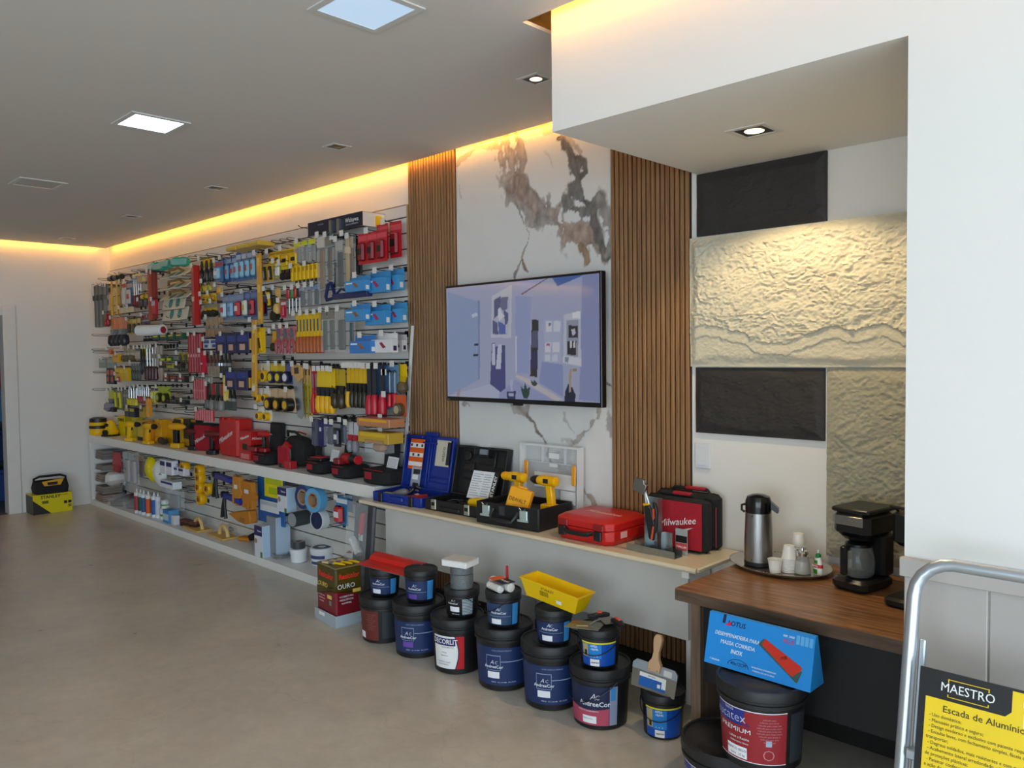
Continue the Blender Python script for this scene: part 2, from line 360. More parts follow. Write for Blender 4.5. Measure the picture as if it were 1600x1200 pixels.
# ---------------------------------------------------------------- marble panel with its veins
import numpy as np
def px2(u, v, y=-.012):
    p = at(630+u/2.3085, 180+v/2.3085, y=y); return (p.x, p.z)
veins = [  # points in a crop of the photo, width m, strength, colour
 ([(365,72),(372,110),(385,180),(405,240),(432,300),(462,370)], .052, .95, 'a59a93'),
 ([(400,70),(425,120),(436,170),(420,215),(445,260),(470,290),(520,330)], .026, .85, '9c9088'),
 ([(400,240),(450,280),(490,320),(530,360),(560,400),(600,415),(650,430),(700,470),(735,515)], .03, .95, '9c8b80'),
 ([(575,400),(610,430),(640,420),(660,440)], .06, .9, 'a38e80'),
 ([(640,470),(660,500),(667,530)], .014, .9, '97795f'),
 ([(405,300),(425,380),(447,430),(443,470),(430,520),(405,585)], .006, .9, '8d847d'),
 ([(430,530),(450,565)], .005, .9, '7d6450'),
 ([(548,85),(575,110),(600,130),(615,165),(650,170),(655,200),(630,230),(630,270),(650,300),(680,335),(690,380),(705,440),(720,480),(735,520)], .02, 1, '6f6a66'),
 ([(600,330),(640,350),(680,340),(705,310)], .03, .95, '75706b'),
 ([(625,180),(625,240),(640,290)], .024, 1, '77736f'),
 ([(705,300),(735,345),(752,380),(742,440),(752,500)], .02, .85, '8c8580'),
 ([(560,95),(600,85),(640,130)], .012, .6, '94877c'),
 ([(520,300),(500,370),(545,400)], .02, .8, '978d86'),
 ([(197,180),(225,145),(260,115),(300,110),(350,120)], .012, .7, 'b1a08f'),
 ([(335,232),(355,250),(392,245)], .007, .6, 'a9a29b'), ([(200,240),(210,290)], .004, .6, 'b5b0aa'),
 ([(505,30),(530,60)], .018, .5, 'b09c86'), ([(510,130),(540,180)], .005, .4, 'b5b0aa'),
 ([(400,1030),(440,1065),(470,1105),(497,1165)], .008, .95, '83796f'), ([(395,1035),(430,1060),(445,1055)], .022, .8, 'a3998f'),
 ([(610,1185),(640,1160),(665,1130),(690,1095),(700,1060)], .018, .8, '9a918a'),
 ([(718,955),(740,965),(757,970)], .008, .9, '6f6a66'), ([(740,1085),(752,1140)], .022, .7, '8c8580'),
 ([(590,1080),(610,1140)], .005, .5, '9a918a'), ([(220,1040),(240,1060)], .006, .7, '9a918a'),
 ([(490,1150),(520,1205),(540,1260)], .006, .9, '7d746c'), ([(600,1190),(580,1240),(600,1300)], .03, .5, '9f968e'),
 ([(630,1330),(690,1400),(725,1470)], .012, .8, '9a8676'), ([(560,1260),(640,1350),(650,1400)], .008, .7, '8d847d'),
]
vd = []
for pts, w, st, c in veins:
    q = [px2(*p) for p in pts]; vd.append((q, w, st, np.array(lin(c))))
X0, X1, Z0, Z1 = 5.842, 7.004, .12, 2.99
NX, NZ = 190, 460
gx = np.linspace(X0, X1, NX+1); gz = np.linspace(Z0, Z1, NZ+1)
PX, PZ = np.meshgrid(gx, gz)
N1 = np.array([[fbm(x*9, z*9, 1.3, 5) for x in gx] for z in gz]); N2 = np.array([[fbm(x*9+40, z*9, 7.7, 5) for x in gx] for z in gz])
N3 = np.array([[fbm(x*34, z*16, 3.1, 4) for x in gx] for z in gz])
QX = PX+N1*.026+N3*.006; QZ = PZ+N2*.032
colr = np.ones((NZ+1, NX+1, 3))*np.array(lin('dcdbd8'))
colr *= (1+.02*N1[..., None])
for q, w, st, c in vd:
    d = np.full(PX.shape, 9.)
    for (ax, az), (bx, bz) in zip(q[:-1], q[1:]):
        L2 = (bx-ax)**2+(bz-az)**2+1e-9; tt = np.clip(((QX-ax)*(bx-ax)+(QZ-az)*(bz-az))/L2, 0, 1)
        d = np.minimum(d, np.hypot(QX-ax-tt*(bx-ax), QZ-az-tt*(bz-az)))
    ww = w*(1.25+1.3*N1+.7*N3); a = np.clip((1.08-d/np.maximum(ww, .0015))*3.2, 0, 1)*st
    edge = np.clip(1-np.abs(d/np.maximum(ww, .0015)-.9)/.3, 0, 1)*.35*st
    cc = c*(1+.45*N3[..., None]); colr = colr*(1-a[..., None])+cc*a[..., None]; colr *= (1-edge[..., None]*.6)
colr = np.clip(colr, 0, 1)
t = thing('marble_panel', 'tall white marble wall panel with taupe veins behind the television', 'marble panel', (0, 0, 0))
o = pic(X1-X0, Z1-Z0, NX, NZ, lambda u, v: colr[min(NZ, round(v*NZ))][min(NX, round(u*NX))], 'veined_face', t, vcmat('marble', .22), ((X0+X1)/2, -.0125, (Z0+Z1)/2))
MB().m(m_white).box(X0, X1, -.012, -.0005, Z0, Z1).build('slab_body', t, flat=True)
# ---------------------------------------------------------------- television
cx, cz, tw, th = 6.424, 1.676, 1.178, .672
t = thing('television', 'large flat television showing a bathroom picture, mounted on the marble panel', 'television', (cx, -.1, cz))
b = MB().m(pl('0b0b0d', .3)); b.box(-tw/2, tw/2, -.006, .035, -th/2-.012, th/2, c=.004); b.build('housing', t)
b = MB().m(pl('1a1a1c')); b.box(-.2, .2, .035, .087, -.15, .15); b.build('wall_bracket', t)
b = MB().m(pl('1c1c1e')); b.box(-.03, .03, -.008, .012, -th/2-.022, -th/2-.012); b.build('sensor', t)
sw, sh = tw-.022, th-.026
def S2(u, v):
    p = at(680+u/4.8, 400+v/4.8, y=-.107); return ((p.x-cx)/sw+.5, (p.z-cz)/sh+.5)
base = 'aab0d0'
polys = [
 ([(85,230),(600,165),(640,290),(560,300),(90,225)], 'a9b1d2'), ([(600,165),(1110,120),(1105,180),(650,290)], 'a8b2dc'),
 ([(640,285),(860,150),(870,152),(650,292)], '6d6278'), ([(855,160),(1100,122),(1100,150),(915,228)], '4a6cb0'),
 ([(650,292),(870,155),(920,230),(920,290),(720,305)], 'aeb4cc'), ([(1100,120),(1245,100),(1245,1100),(1080,1080),(1100,300)], '8f98c4'),
 ([(95,270),(320,340),(325,930),(100,1050)], '94a6cc'), ([(320,330),(335,340),(335,925),(322,930)], '8090b8'),
 ([(290,660),(322,655),(322,672),(290,674)], '2c2c40'), ([(285,738),(322,733),(322,750),(285,750)], '2c2c40'),
 ([(270,440),(310,425),(320,445),(280,465)], 'c8d2e6'),
 ([(425,300),(575,215),(570,615),(420,612)], 'c6cad8'), ([(435,330),(560,300),(548,590),(436,588)], 'b9bfd4'),
 ([(440,330),(490,300),(500,380),(470,400),(475,440),(440,470)], '5d6088'), ([(495,310),(545,305),(540,400),(505,410),(485,380)], '6f7396'),
 ([(510,400),(548,430),(545,500),(525,520),(520,470)], '585d8c'), ([(430,480),(465,500),(470,560),(480,590),(432,585)], '5b608c'),
 ([(470,490),(500,500),(525,520),(530,585),(480,590)], '5a6cb4'), ([(470,400),(485,385),(500,430),(520,450),(500,470),(480,490),(470,450)], 'd8dcea'),
 ([(425,655),(450,655),(452,680),(525,665),(530,1020),(490,1030),(412,960)], '4b4a86'),
 ([(428,660),(450,657),(452,820),(425,815)], 'c8cce0'), ([(470,665),(500,660),(492,850),(455,845)], 'c8cce0'),
 ([(95,1050),(412,960),(500,1030),(480,1080),(240,1060)], 'b6bcd8'),
 ([(600,300),(720,305),(700,880),(605,880)], '9aa6d2'), ([(600,600),(612,600),(610,885),(602,885)], 'd2d6e6'),
 ([(725,475),(775,480),(765,910),(712,900)], '322f2c'), ([(728,560),(770,560),(768,690),(722,690)], '5a5a78'), ([(718,720),(765,720),(762,850),(714,840)], '34305a'),
 ([(820,480),(945,478),(940,800),(815,800)], 'b2bad6'),
 ([(830,490),(875,488),(872,570),(830,572)], 'd5d9e6'), ([(890,490),(940,488),(936,565),(888,568)], 'd0d5e4'), ([(850,500),(866,500),(866,526),(850,526)], '7a7a8c'),
 ([(825,650),(868,648),(866,720),(824,720)], 'd8d4e2'), ([(880,650),(932,648),(930,720),(880,724)], 'd5d5e4'), ([(835,655),(862,655),(860,676),(833,676)], 'b06a9a'),
 ([(822,740),(862,738),(860,790),(822,790)], 'ccd2e4'), ([(878,740),(920,738),(918,792),(876,792)], 'c9cfe2'),
 ([(965,440),(1090,410),(1095,830),(960,800)], 'c4c8da'), ([(1030,425),(1090,412),(1090,470),(1030,465)], 'e4e6f0'), ([(985,480),(1075,480),(1072,760),(985,745)], '9aa0b4'),
 ([(1000,520),(1070,525),(1068,615),(1000,612)], '34323c'), ([(1020,550),(1045,545),(1055,580),(1030,600)], 'c4c8d4'),
 ([(990,640),(1058,640),(1055,745),(990,740)], '2e2a2a'), ([(1010,640),(1024,640),(1024,690),(1010,690)], 'd4d6dc'), ([(1038,640),(1050,640),(1048,690),(1036,690)], 'd4d6dc'),
 ([(960,745),(1095,770),(1090,825),(958,800)], 'd2d6e4'), ([(970,755),(1000,758),(998,800),(970,796)], '8a92aa'),
 ([(800,790),(955,815),(960,1060),(780,950)], '8d9ac8'),
 ([(610,890),(700,920),(960,1080),(900,1085),(600,905)], 'c9c3c9'), ([(480,1030),(600,930),(900,1085),(480,1078)], '9aa3cc'),
 ([(560,930),(582,930),(580,1010),(566,1010)], 'b8bcdc'), ([(535,1015),(605,1015),(600,1075),(540,1075)], '31356a'), ([(550,1030),(590,1030),(588,1050),(552,1050)], 'b0b6d8'),
 ([(640,975),(665,1000),(672,945),(690,1000),(712,975),(705,1040),(690,1072),(665,1070),(650,1030)], '1f4534'), ([(715,930),(735,945),(740,925),(768,960),(750,978),(725,970)], '2a4a3c'),
 ([(995,960),(1030,990),(1052,1040),(1050,1095),(968,1090),(975,1020)], '14183a'), ([(1008,850),(1030,842),(1022,880),(1016,1020),(1002,1025),(1004,900)], 'b39a86'), ([(1030,842),(1064,845),(1064,865),(1030,862)], 'a6813e'),
 ([(170,1000),(190,1000),(180,1060),(160,1050)], 'a89ea0'),
]
NX2, NZ2 = 260, 150
U, V = np.meshgrid(np.linspace(0, 1, NX2+1), np.linspace(0, 1, NZ2+1))
img = np.ones((NZ2+1, NX2+1, 3))*np.array(lin(base))
for pts, c in polys:
    q = [S2(*p) for p in pts]; ins = np.zeros(U.shape, bool)
    for i in range(len(q)):
        (ax, ay), (bx, by) = q[i], q[(i+1) % len(q)]
        k = ((ay > V) != (by > V)) & (U < (bx-ax)*(V-ay)/((by-ay) or 1e-9)+ax); ins ^= k
    img[ins] = lin(c)
pic(sw, sh, NX2, NZ2, lambda u, v: img[min(NZ2, round(v*NZ2))][min(NX2, round(u*NX2))], 'screen', t, vcmat('screen_picture', .06, emit=.52, spec=.7), (0, -.0068, .0))
text('SEMP', .007, pl('9a9a9a'), t, (-tw/2+.02, -.0065, -th/2-.004), name='logo')
# ---------------------------------------------------------------- stone samples
def stone(name, x0, x1, z0, z1, d, mt, amp, label, seed, river=None, nx=150, nz=90, fine=1.0):
    vs = []; fs = []
    for j in range(nz+1):
        for i in range(nx+1):
            x = x0+(x1-x0)*i/nx; z = z0+(z1-z0)*j/nz
            e = min((x-x0), (x1-x), (z-z0), (z1-z))
            wob = .05+.03*fbm(x*5+seed, z*5, 2)
            k = min(1, max(0, e/max(wob, .01)))
            q1 = fbm(x*6+seed, z*9, seed, 3); q2 = fbm(x*19+q1*1.5, z*33+seed+q1*2, 1, 5)
            h = q1*.5+fine*((1-abs(q2))**2*.55+fbm(x*60, z*105, seed, 4)*.34+.22*math.floor(q2*4)/4)
            if river:
                zr = z0+.155*(z1-z0)+.11*(z1-z0)*math.sin((x-x0)*9.5+.4)*(.6+.5*fbm(x*3, 1, seed))+.03*fbm(x*9, 4, seed)
                dd = z-zr
                if dd < 0: h = h*.25-.75
                elif dd < .05*river: h = h*.2-.35
            y = -(d*.55+(d*.45)*k*k*(3-2*k))-amp*(h)*(.35+.65*k)
            vs.append((x, min(y, -.004), z))
    for j in range(nz):
        for i in range(nx): a = j*(nx+1)+i; fs.append((a, a+1, a+nx+2, a+nx+1))
    n = len(vs)     # skirt to the wall
    rim = [i for i in range(nx+1)]+[j*(nx+1)+nx for j in range(1, nz+1)]+[nz*(nx+1)+i for i in range(nx-1, -1, -1)]+[j*(nx+1) for j in range(nz-1, 0, -1)]
    for r in rim: vs.append((vs[r][0], -.0006, vs[r][2]))
    m = len(rim)
    for k in range(m): k2 = (k+1) % m; fs.append((rim[k], n+k, n+k2, rim[k2]))
    b = MB().m(mt); b.add(vs, fs); return tag(b.build(name, sharp=60), label, 'stone panel')
m_cream = mat('cream_stone', 'cfc8b2', .8, bump=.5, bscale=55, var=.08, vscale=9)
m_grey = mat('grey_stone', 'a8a28c', .85, bump=.5, bscale=60, var=.1, vscale=12)
m_slate = mat('dark_slate', '2e2a28', .62, bump=.25, bscale=30, var=.12, vscale=7)
stone('stone_panel', 7.47, 8.73, 1.535, 2.125, .05, m_cream, .016, 'large cream rough stone sample, the biggest in the alcove', 3.3, river=1, nx=300, nz=150)
stone('stone_panel', 7.497, 8.10, 2.132, 2.415, .022, m_slate, .007, 'dark slate sample above the cream stone, touching the soffit', 8.1, fine=.35)
stone('stone_panel', 7.49, 8.095, 1.228, 1.530, .022, m_slate, .008, 'dark slate sample hung directly below the cream stone', 5.7, fine=.35)
stone('stone_panel', 8.105, 8.73, .755, 1.530, .022, m_grey, .012, 'greenish grey rough stone sample behind the coffee machines', 1.9, nx=130, nz=150)
# light switch plate
t = thing('switch_plate', 'white blank switch plate on the wall beside the ribbed timber', 'switch plate', (7.522, -.0005, 1.12))
MB().m(mat('switch_white', 'dfe2e6', .35)).box(-.041, .041, -.009, 0, -.058, .058, c=.006).build('plate', t)
MB().m(mat('switch_white', 'dfe2e6', .35)).box(-.024, .024, -.0115, -.009, -.044, .044, c=.003).build('cover', t)
# ================================================================ furniture on the right
def ppm(P): return FPX/((Vector(P)-CAM).dot(CF))
m_bond = mat('black_lid_plastic', '1d1d1f', .48, bump=.05, bscale=200)
m_bodyb = mat('black_pail_plastic', '161618', .4)
m_steel = mat('steel', 'b9bcc0', .28, 1); m_steeld = mat('brushed_steel', '9a9a98', .34, 1, bump=.1, bscale=300, stretch=(1, 1, .05))
m_galv = mat('galvanised', 'a9b2b4', .36, 1, var=.15, vscale=30)
m_wire = mat('black_wire', '26262a', .4, .3); m_chrome = mat('chrome', 'd8dadc', .12, 1)
m_wht = pl('f2f2f0'); m_blk = pl('18181a'); m_red = pl('c01a20'); m_yel = pl('f5c400')
m_paper = pl('eceef2', .7)
TZ, KZ = .725, .711
# light counter with its modesty board
m_lam = mat('cream_laminate', 'ddcfb4', .3, var=.04, vscale=8)
t = thing('display_counter', 'cream topped wall counter carrying the open tool cases', 'counter', (5.35, 0, 0))
b = MB().m(m_lam); b.box(0, 2.39, -.412, -.024, .688, KZ-.0005, c=.01); b.lathe([(.0118, 0), (.0118, 2.38)], 10, 'x', (.005, -.41, .6995)); b.build('counter_top', t)
b = MB().m(mat('modesty_board', 'dedad2', .55)); b.box(.0, 2.222, -.215, -.198, .318, .688); b.build('modesty_board', t, flat=True)
for x in (.006, 1.1, 2.2): MB().m(m_white).box(x, x+.022, -.197, -.024, .02, .688).build('support', t, flat=True)
MB().m(m_white).box(2.30, 2.335, -.39, -.36, .655, .688).build('cleat', t, flat=True)
# walnut side table
m_wal = wood_mat('walnut_top', 'ad7a4e', '63422a', (2.2, 30, 30), .32); m_wald = wood_mat('walnut_edge', '6b5340', '4c3a2d', (2.5, 20, 20), .5)
m_walv = wood_mat('walnut_leg', '7a6350', '594638', (24, 24, 1.6), .5)
t = thing('side_table', 'dark walnut table under the soffit holding the coffee tray', 'table', (7.84, 0, 0))
b = MB().m(m_wal); b.box(0, .893, -.735, -.03, TZ-.004, TZ-.0005); b.m(m_wald).box(0, .893, -.736, -.029, TZ-.045, TZ-.004); b.build('table_top', t, flat=True)
MB().m(m_walv).box(.055, .094, -.715, -.035, .0005, TZ-.045).build('leg', t, flat=True)
MB().m(m_walv).box(.84, .88, -.715, -.035, .0005, TZ-.045).build('leg', t, flat=True)
MB().m(pl('17181b', .6)).box(.094, .84, -.69, -.672, .385, TZ-.046).build('front_panel', t, flat=True)

# ---------------------------------------------------------------- paint pails
def prof(r, h, s=1):
    rb, rt = r*.86, r*.935
    return [(rb*.94, 0), (rb, .006), (rt, h-.062*s), (rt+.002, h-.06*s)]
def rad(r, h, s=1):
    rb, rt = r*.86, r*.935
    return lambda z: rb+(rt-rb)*max(0, min(1, (z-.006)/(h-.062*s-.006)))
def wrap(par, name, rf, a0, a1, z0, z1, mt, off=.0008, shape=None, n=None):
    n = n or max(4, int((a1-a0)/7))
    k = 8; vs = []; fs = []
    for j in range(k+1):
        for i in range(n+1):
            u, v = i/n, j/k; a = a0+(a1-a0)*u; z = z0+(z1-z0)*v
            if shape: a, z = shape(u, v, a, z)
            rr = rf(z)+off; vs.append((rr*math.cos(R(a)), rr*math.sin(R(a)), z))
    for j in range(k):
        for i in range(n): q = j*(n+1)+i; fs.append((q, q+1, q+n+2, q+n+1))
    return MB().m(mt).add(vs, fs).build(name, par)
def pail(name, label, x, y, z, r, h, rz=0, s=1, group=None, lid=None, handle=True, cat='paint pail', rx=0, ry=0):
    t = thing(name, label, cat, (x, y, z), rz, group, rx, ry)
    b = MB().m(m_bodyb); b.lathe(prof(r, h, s), 40); b.build('body', t)
    lm = lid or m_bond; b = MB().m(lm); H = h
    b.lathe([(r*.935, H-.064*s), (r*.985, H-.062*s), (r*.985, H-.050*s), (r*.955, H-.048*s), (r*.955, H-.040*s), (r, H-.036*s), (r*1.0, H-.006*s), (r*.975, H), (r*.93, H), (r*.91, H-.007*s), (r*.6, H-.008*s), (r*.58, H-.006*s), (.001, H-.006*s)], 44)
    b.build('lid', t)
    if handle:
        b = MB().m(m_wire); pts = []
        for k in range(15):
            a = math.pi*k/14; pts.append((math.cos(a)*r*1.03, -math.sin(a)*r*1.02, H-.05*s-math.sin(a)*r*.75))
        b.xf(RZ(handle if handle is not True else 75)); b.tube(pts, .0022*(.7+.3*s), 6); b.build('bail_handle', t)
    return t, rad(r, h, s)
m_nvy = mat('label_navy', '1c3160', .45); m_navd = mat('label_dark_navy', '17264a', .45); m_lbl = mat('label_blue_text', '3e8fd0', .45)
m_print = pl('9fb0cc'); m_prw = pl('e8ecf2'); m_pur = mat('label_purple', '6a4aa8', .5); m_stick = pl('f0f1f6', .6)
def ac_logo(t, rf, a, z, s, off=.0016):
    f = lambda zz: rf(zz)+off; s *= .8
    text('A', s*1.35, m_prw, t, (a-3, 0, z+s*1.05), curve=f, name='logo', shear=.3, bold=-.006)
    text('C', s*1.0, pl('d9a23c') if s > .03 else m_prw, t, (a+6, 0, z+s*1.0), curve=f, name='logo', shear=.2, bold=-.005)
    text('AndreeCor', s, m_prw, t, (a, 0, z), curve=f, bold=.018)
def large_ac(label, x, y, r, h, a, sticker, rz=0):
    t, rf = pail('paint_pail', label, x, y, 0, r, h, rz, handle=False)
    wrap(t, 'label', rf, -200, 60, .03, h-.085, m_nvy)
    f2 = lambda z: rf(z)+.0009
    lw = 31
    for za, zb, aa, ab in ((.165*h/.285, .168*h/.285, a-lw*.5, a+lw*.5), (.098*h/.285, .1*h/.285, a-lw*.5, a+lw*.5)):
        wrap(t, 'logo_frame', rf, aa, ab, za, zb, m_print, .0014)
    for aa in (a-lw*.5, a+lw*.5): wrap(t, 'logo_frame', rf, aa-.4, aa+.4, .098*h/.285, .168*h/.285, m_print, .0014, n=4)
    wrap(t, 'stripe', rf, a+lw*.5+1, 40, .138*h/.285, .1415*h/.285, m_print, .0012)
    ac_logo(t, rf, a, .115*h/.285, .0255)
    wrap(t, 'sticker', rf, a-14, a+13, .062*h/.285, .092*h/.285, sticker, .0014)
    text('LÁTEX ACRÍLICO PREMIUM', .008, m_print, t, (a+18, 0, h-.10), curve=f2)
    text('FOSCO   16 L | 4,2 GAL   18 L | 23 KG', .0075, m_prw, t, (a+22, 0, .047), curve=f2)
    return t
# 1 brown-label pail
t, rf = pail('paint_pail', 'large black pail with a brownish red back label, leftmost of the floor pails', 5.80, -.572, 0, .138, .25, handle=False)
wrap(t, 'label', rf, -112, -50, .02, .185, mat('label_brown', '6c2a22', .5)); wrap(t, 'sticker', rf, -116, -92, .026, .062, m_stick, .0014)
for k in range(9): text('tinta acrílica premium'[:22-k % 3*4], .0075, pl('b07a74'), t, (-72, 0, .165-k*.0105), curve=lambda z: rf(z)+.0015)
wrap(t, 'side_print', rf, -40, 10, .03, .18, pl('2c3238'), .001)
large_ac('large navy labelled pail with a purple sticker, second from the left on the floor', 6.113, -.57, .142, .284, -66, m_pur)
# 3 decorlit
t, rf = pail('paint_pail', 'large black pail with a white and red label reading DECORLIT', 6.427, -.567, 0, .139, .279, handle=False)
wrap(t, 'label', rf, -105, -34, .03, .196, m_wht)
wrap(t, 'label_band', rf, -48, -27, .03, .196, m_red, .0011, shape=lambda u, v, a, z: (a+(1-u)*8*math.sin(v*math.pi), z))
wrap(t, 'label_edge', rf, -49, -46.4, .03, .196, m_navd, .0013, shape=lambda u, v, a, z: (a+8*math.sin(v*math.pi), z))
wrap(t, 'title_band', rf, -104, -47, .148, .186, mat('label_violet', '2a2468', .4), .0014)
text('DECORLIT', .034, m_wht, t, (-74, 0, .167), curve=lambda z: rf(z)+.0019, bold=.02, squash=.9)
text('REVESTIMENTOS', .009, pl('44484f'), t, (-66, 0, .139), curve=lambda z: rf(z)+.0016)
wrap(t, 'sticker', rf, -82, -66, .085, .122, pl('fafafa', .6), .0014)
text('MASSA', .0095, m_blk, t, (-74, 0, .112), curve=lambda z: rf(z)+.002); text('BRANCO', .0095, m_blk, t, (-74, 0, .096), curve=lambda z: rf(z)+.002)
text('CONTEÚDO: 25 KG', .009, pl('3a3c60'), t, (-78, 0, .063), curve=lambda z: rf(z)+.0016); text('REVESTIMENTO', .009, pl('3a3c60'), t, (-78, 0, .05), curve=lambda z: rf(z)+.0016)
large_ac('large navy labelled pail with a white sticker, under the small pail with the roller', 6.74, -.544, .144, .30, -68, m_stick)
large_ac('large navy labelled pail with a white sticker, under the small pail with the yellow trough', 7.049, -.544, .141, .294, -64, m_stick)
# 6 pink pail
t, rf = pail('paint_pail', 'black pail with a navy and pink label, large floor pail next to the knife', 7.329, -.538, 0, .135, .262, handle=-20)
wrap(t, 'label', rf, -130, -20, .022, .19, m_navd); wrap(t, 'label_lower', rf, -130, -34, .022, .098, mat('label_pink', 'b84a62', .5, var=.3, vscale=18), .0012, shape=lambda u, v, a, z: (a, z-.01*math.sin(u*3)*v))
wrap(t, 'side_label', rf, -33, -16, .022, .19, pl('8c99b4'), .0013)
wrap(t, 'side_label_top', rf, -31, -20, .13, .185, m_lbl, .0017)
ac_logo(t, rf, -64, .115, .037)
wrap(t, 'sticker', rf, -90, -60, .03, .062, m_stick, .0016); text('FUNDO E ACABAMENTO', .0085, m_prw, t, (-78, 0, .083), curve=lambda z: rf(z)+.0018)
text('Resina acrílica', .008, m_blk, t, (-78, 0, .05), curve=lambda z: rf(z)+.0022)
def small_ac(label, x, y, z, r, h, a, sticker, lblm=m_nvy, handle=False):
    t, rf = pail('small_paint_pail', label, x, y, z, r, h, 0, .72, handle=handle)
    wrap(t, 'label', rf, a-62, a+48, .014, h-.052, lblm); wrap(t, 'side_label', rf, a+50, a+76, .014, h-.052, m_lbl, .001)
    ac_logo(t, rf, a, .072, .021); wrap(t, 'stripe', rf, a-40, a+46, .055, .0565, m_print, .0014)
    wrap(t, 'sticker', rf, a-27, a+10, .018, .043, sticker, .0015)
    return t, rf
small_ac('small navy pail with white sticker under the red plastering trowel', 5.80, -.56, .2505, .09, .152, -64, m_stick)
small_ac('small navy pail with a purple sticker and nothing on its lid', 6.12, -.555, .2845, .091, .168, -66, m_pur)
t, rf = pail('small_paint_pail', 'small black pail under the two grey rolls, printed with grey lines', 6.455, -.559, .2795, .091, .142, 0, .72, handle=150)
wrap(t, 'side_label', rf, -42, -2, .014, .098, pl('5e6a72'), .001)
for k in range(10): wrap(t, 'print_line', rf, -41, -3, .02+k*.0078, .0235+k*.0078, pl('b8c4cc'), .0014)
wrap(t, 'sticker', rf, -88, -52, .03, .056, m_stick, .0012); ac_logo(t, rf, -76, .072, .016)
text('NET 900 ML', .008, m_prw, t, (-66, 0, .018), curve=lambda z: rf(z)+.0015)
small_ac('small navy pail with white sticker carrying the bagged roller sleeve', 6.762, -.565, .3005, .088, .168, -64, m_stick, pl('2a4468'), handle=-35)
small_ac('small navy pail with white sticker under the yellow trough', 7.078, -.556, .2945, .087, .155, -64, m_stick)
def azul(label, x, y, z, r, h, a, handle):
    t, rf = pail('small_paint_pail', label, x, y, z, r, h, 0, .72, handle=handle)
    wrap(t, 'label', rf, a-50, a+62, .012, h-.05, mat('label_royal', '0c4fae', .35)); wrap(t, 'label_top_band', rf, a-50, a+62, h-.057, h-.05, pl('e8e020'), .0012)
    wrap(t, 'label_photo', rf, a-46, a-26, .05, h-.059, pl('b8a878'), .0012); wrap(t, 'label_photo', rf, a-38, a-30, .055, .078, pl('1e1c18'), .0016)
    wrap(t, 'label_panel', rf, a-25, a+14, .046, h-.059, pl('1e86d6'), .0012); wrap(t, 'label_logo_panel', rf, a-20, a+8, .012, .042, m_wht, .0014)
    text('APEA', .013, m_prw, t, (a-8, 0, h-.066), curve=lambda z: rf(z)+.0018, bold=.02); text('rápida', .013, m_prw, t, (a-6, 0, h-.078), curve=lambda z: rf(z)+.0018, bold=.02)
    text('quartzo', .011, m_blk, t, (a-5, 0, .028), curve=lambda z: rf(z)+.002, bold=.02)
    for k in (-1, 0, 1): text('o', .012, m_prw, t, (a-7+k*9, 0, .055), curve=lambda z: rf(z)+.0018)
    return t
azul('small bright blue pail with yellow band under two black handled trowels', 7.345, -.562, .2625, .092, .164, -60, 15)
azul('small bright blue pail with yellow band standing alone on the floor', 7.597, -.453, 0, .093, .186, -60, 15)
# big red-label pails by the table
m_crim = mat('label_crimson', '96202a', .42); m_eub = mat('label_euro_blue', '22348c', .4)
def redpail(label, x, y, a, h=.30, r=.17, z0=0):
    t, rf = pail('paint_pail', label, x, y, z0, r, h, 0, .9, handle=False); q = h/.3; h0 = h; rf0 = rf; rf = lambda z: rf0(z)
    wrap(t, 'label', rf, a-70, a+38, .03, h-.068, m_crim); wrap(t, 'label_rim', rf, a-70, a+38, h-.07, h-.067, m_prw, .0011); wrap(t, 'label_rim', rf, a-70, a+38, .028, .0305, m_prw, .0011)
    wrap(t, 'logo_panel', rf, a-70, a-18, h-.12, h-.071, m_eub, .0013, shape=lambda u, v, aa, z: (aa-(1-v)*7*u, z))
    f = lambda z: rf(z)+.002
    text('eucatex', .042, pl('cfd6f0'), t, (a-46, 0, h-.098), curve=f, bold=-.012); text('TINTAS', .011, m_prw, t, (a-44, 0, h-.077), curve=f)
    text('PREMIUM', .021, m_prw, t, (a-36, 0, .125), curve=f, bold=.01, squash=1.35); text('ACRÍLICO', .014, m_eub, t, (a-32, 0, .146), curve=f, bold=.02, squash=1.4)
    text('Látex e Resina', .012, m_prw, t, (a-29, 0, .1), curve=f); text('acabamento fosco', .009, m_prw, t, (a-29, 0, .086), curve=f)
    wrap(t, 'sticker', rf, a-50, a-17, .035, .072, m_stick, .0014); text('BRANCO GELO', .011, m_blk, t, (a-35, 0, .06), curve=f); text('fosco   25 kg', .010, m_blk, t, (a-32, 0, .045), curve=f)
    for k, w in enumerate((14, 20, 24, 26, 24, 26, 22, 18, 12)): text('indicado para áreas internas e'[:w], .0075, pl('c98a90'), t, (a+14, 0, h-.088-k*.009), curve=f)
    wrap(t, 'icon', rf, a+9, a+17, .088, .107, pl('9fb4cc'), .0015)
    text('O', .05, pl('c98a90'), t, (a+13, 0, .058), curve=f, bold=-.02)
    wrap(t, 'side_print', rf, a+44, a+78, .03, h-.075, pl('30363e'), .001)
    return t
redpail('black pail with a crimson label and the blue tent-shaped box on its lid', 8.255, -.875, -66, .262, .143, .2905)
redpail('black pail with a crimson label, cut off by the bottom edge of the photo', 8.115, -.835, -64, .289, .16)

# ---------------------------------------------------------------- things lying on the pails
m_float = mat('red_float_plastic', 'd32318', .35)
t = thing('plastering_trowel', 'bright red plastering trowel lying over the leftmost small pail', 'trowel', (5.862, -.535, .4065), 4)
MB().m(m_steel).box(-.215, .215, -.105, .06, 0, .003).build('blade', t, flat=True)
b = MB().m(m_float); b.prism([(-.098, .003), (-.098, .008), (-.015, .014), (-.004, .034), (.030, .046), (.058, .044), (.062, .036), (.03, .034), (.012, .020), (.012, .003)], -.205, .205, 'yz'); b.build('grip_back', t, sharp=25)
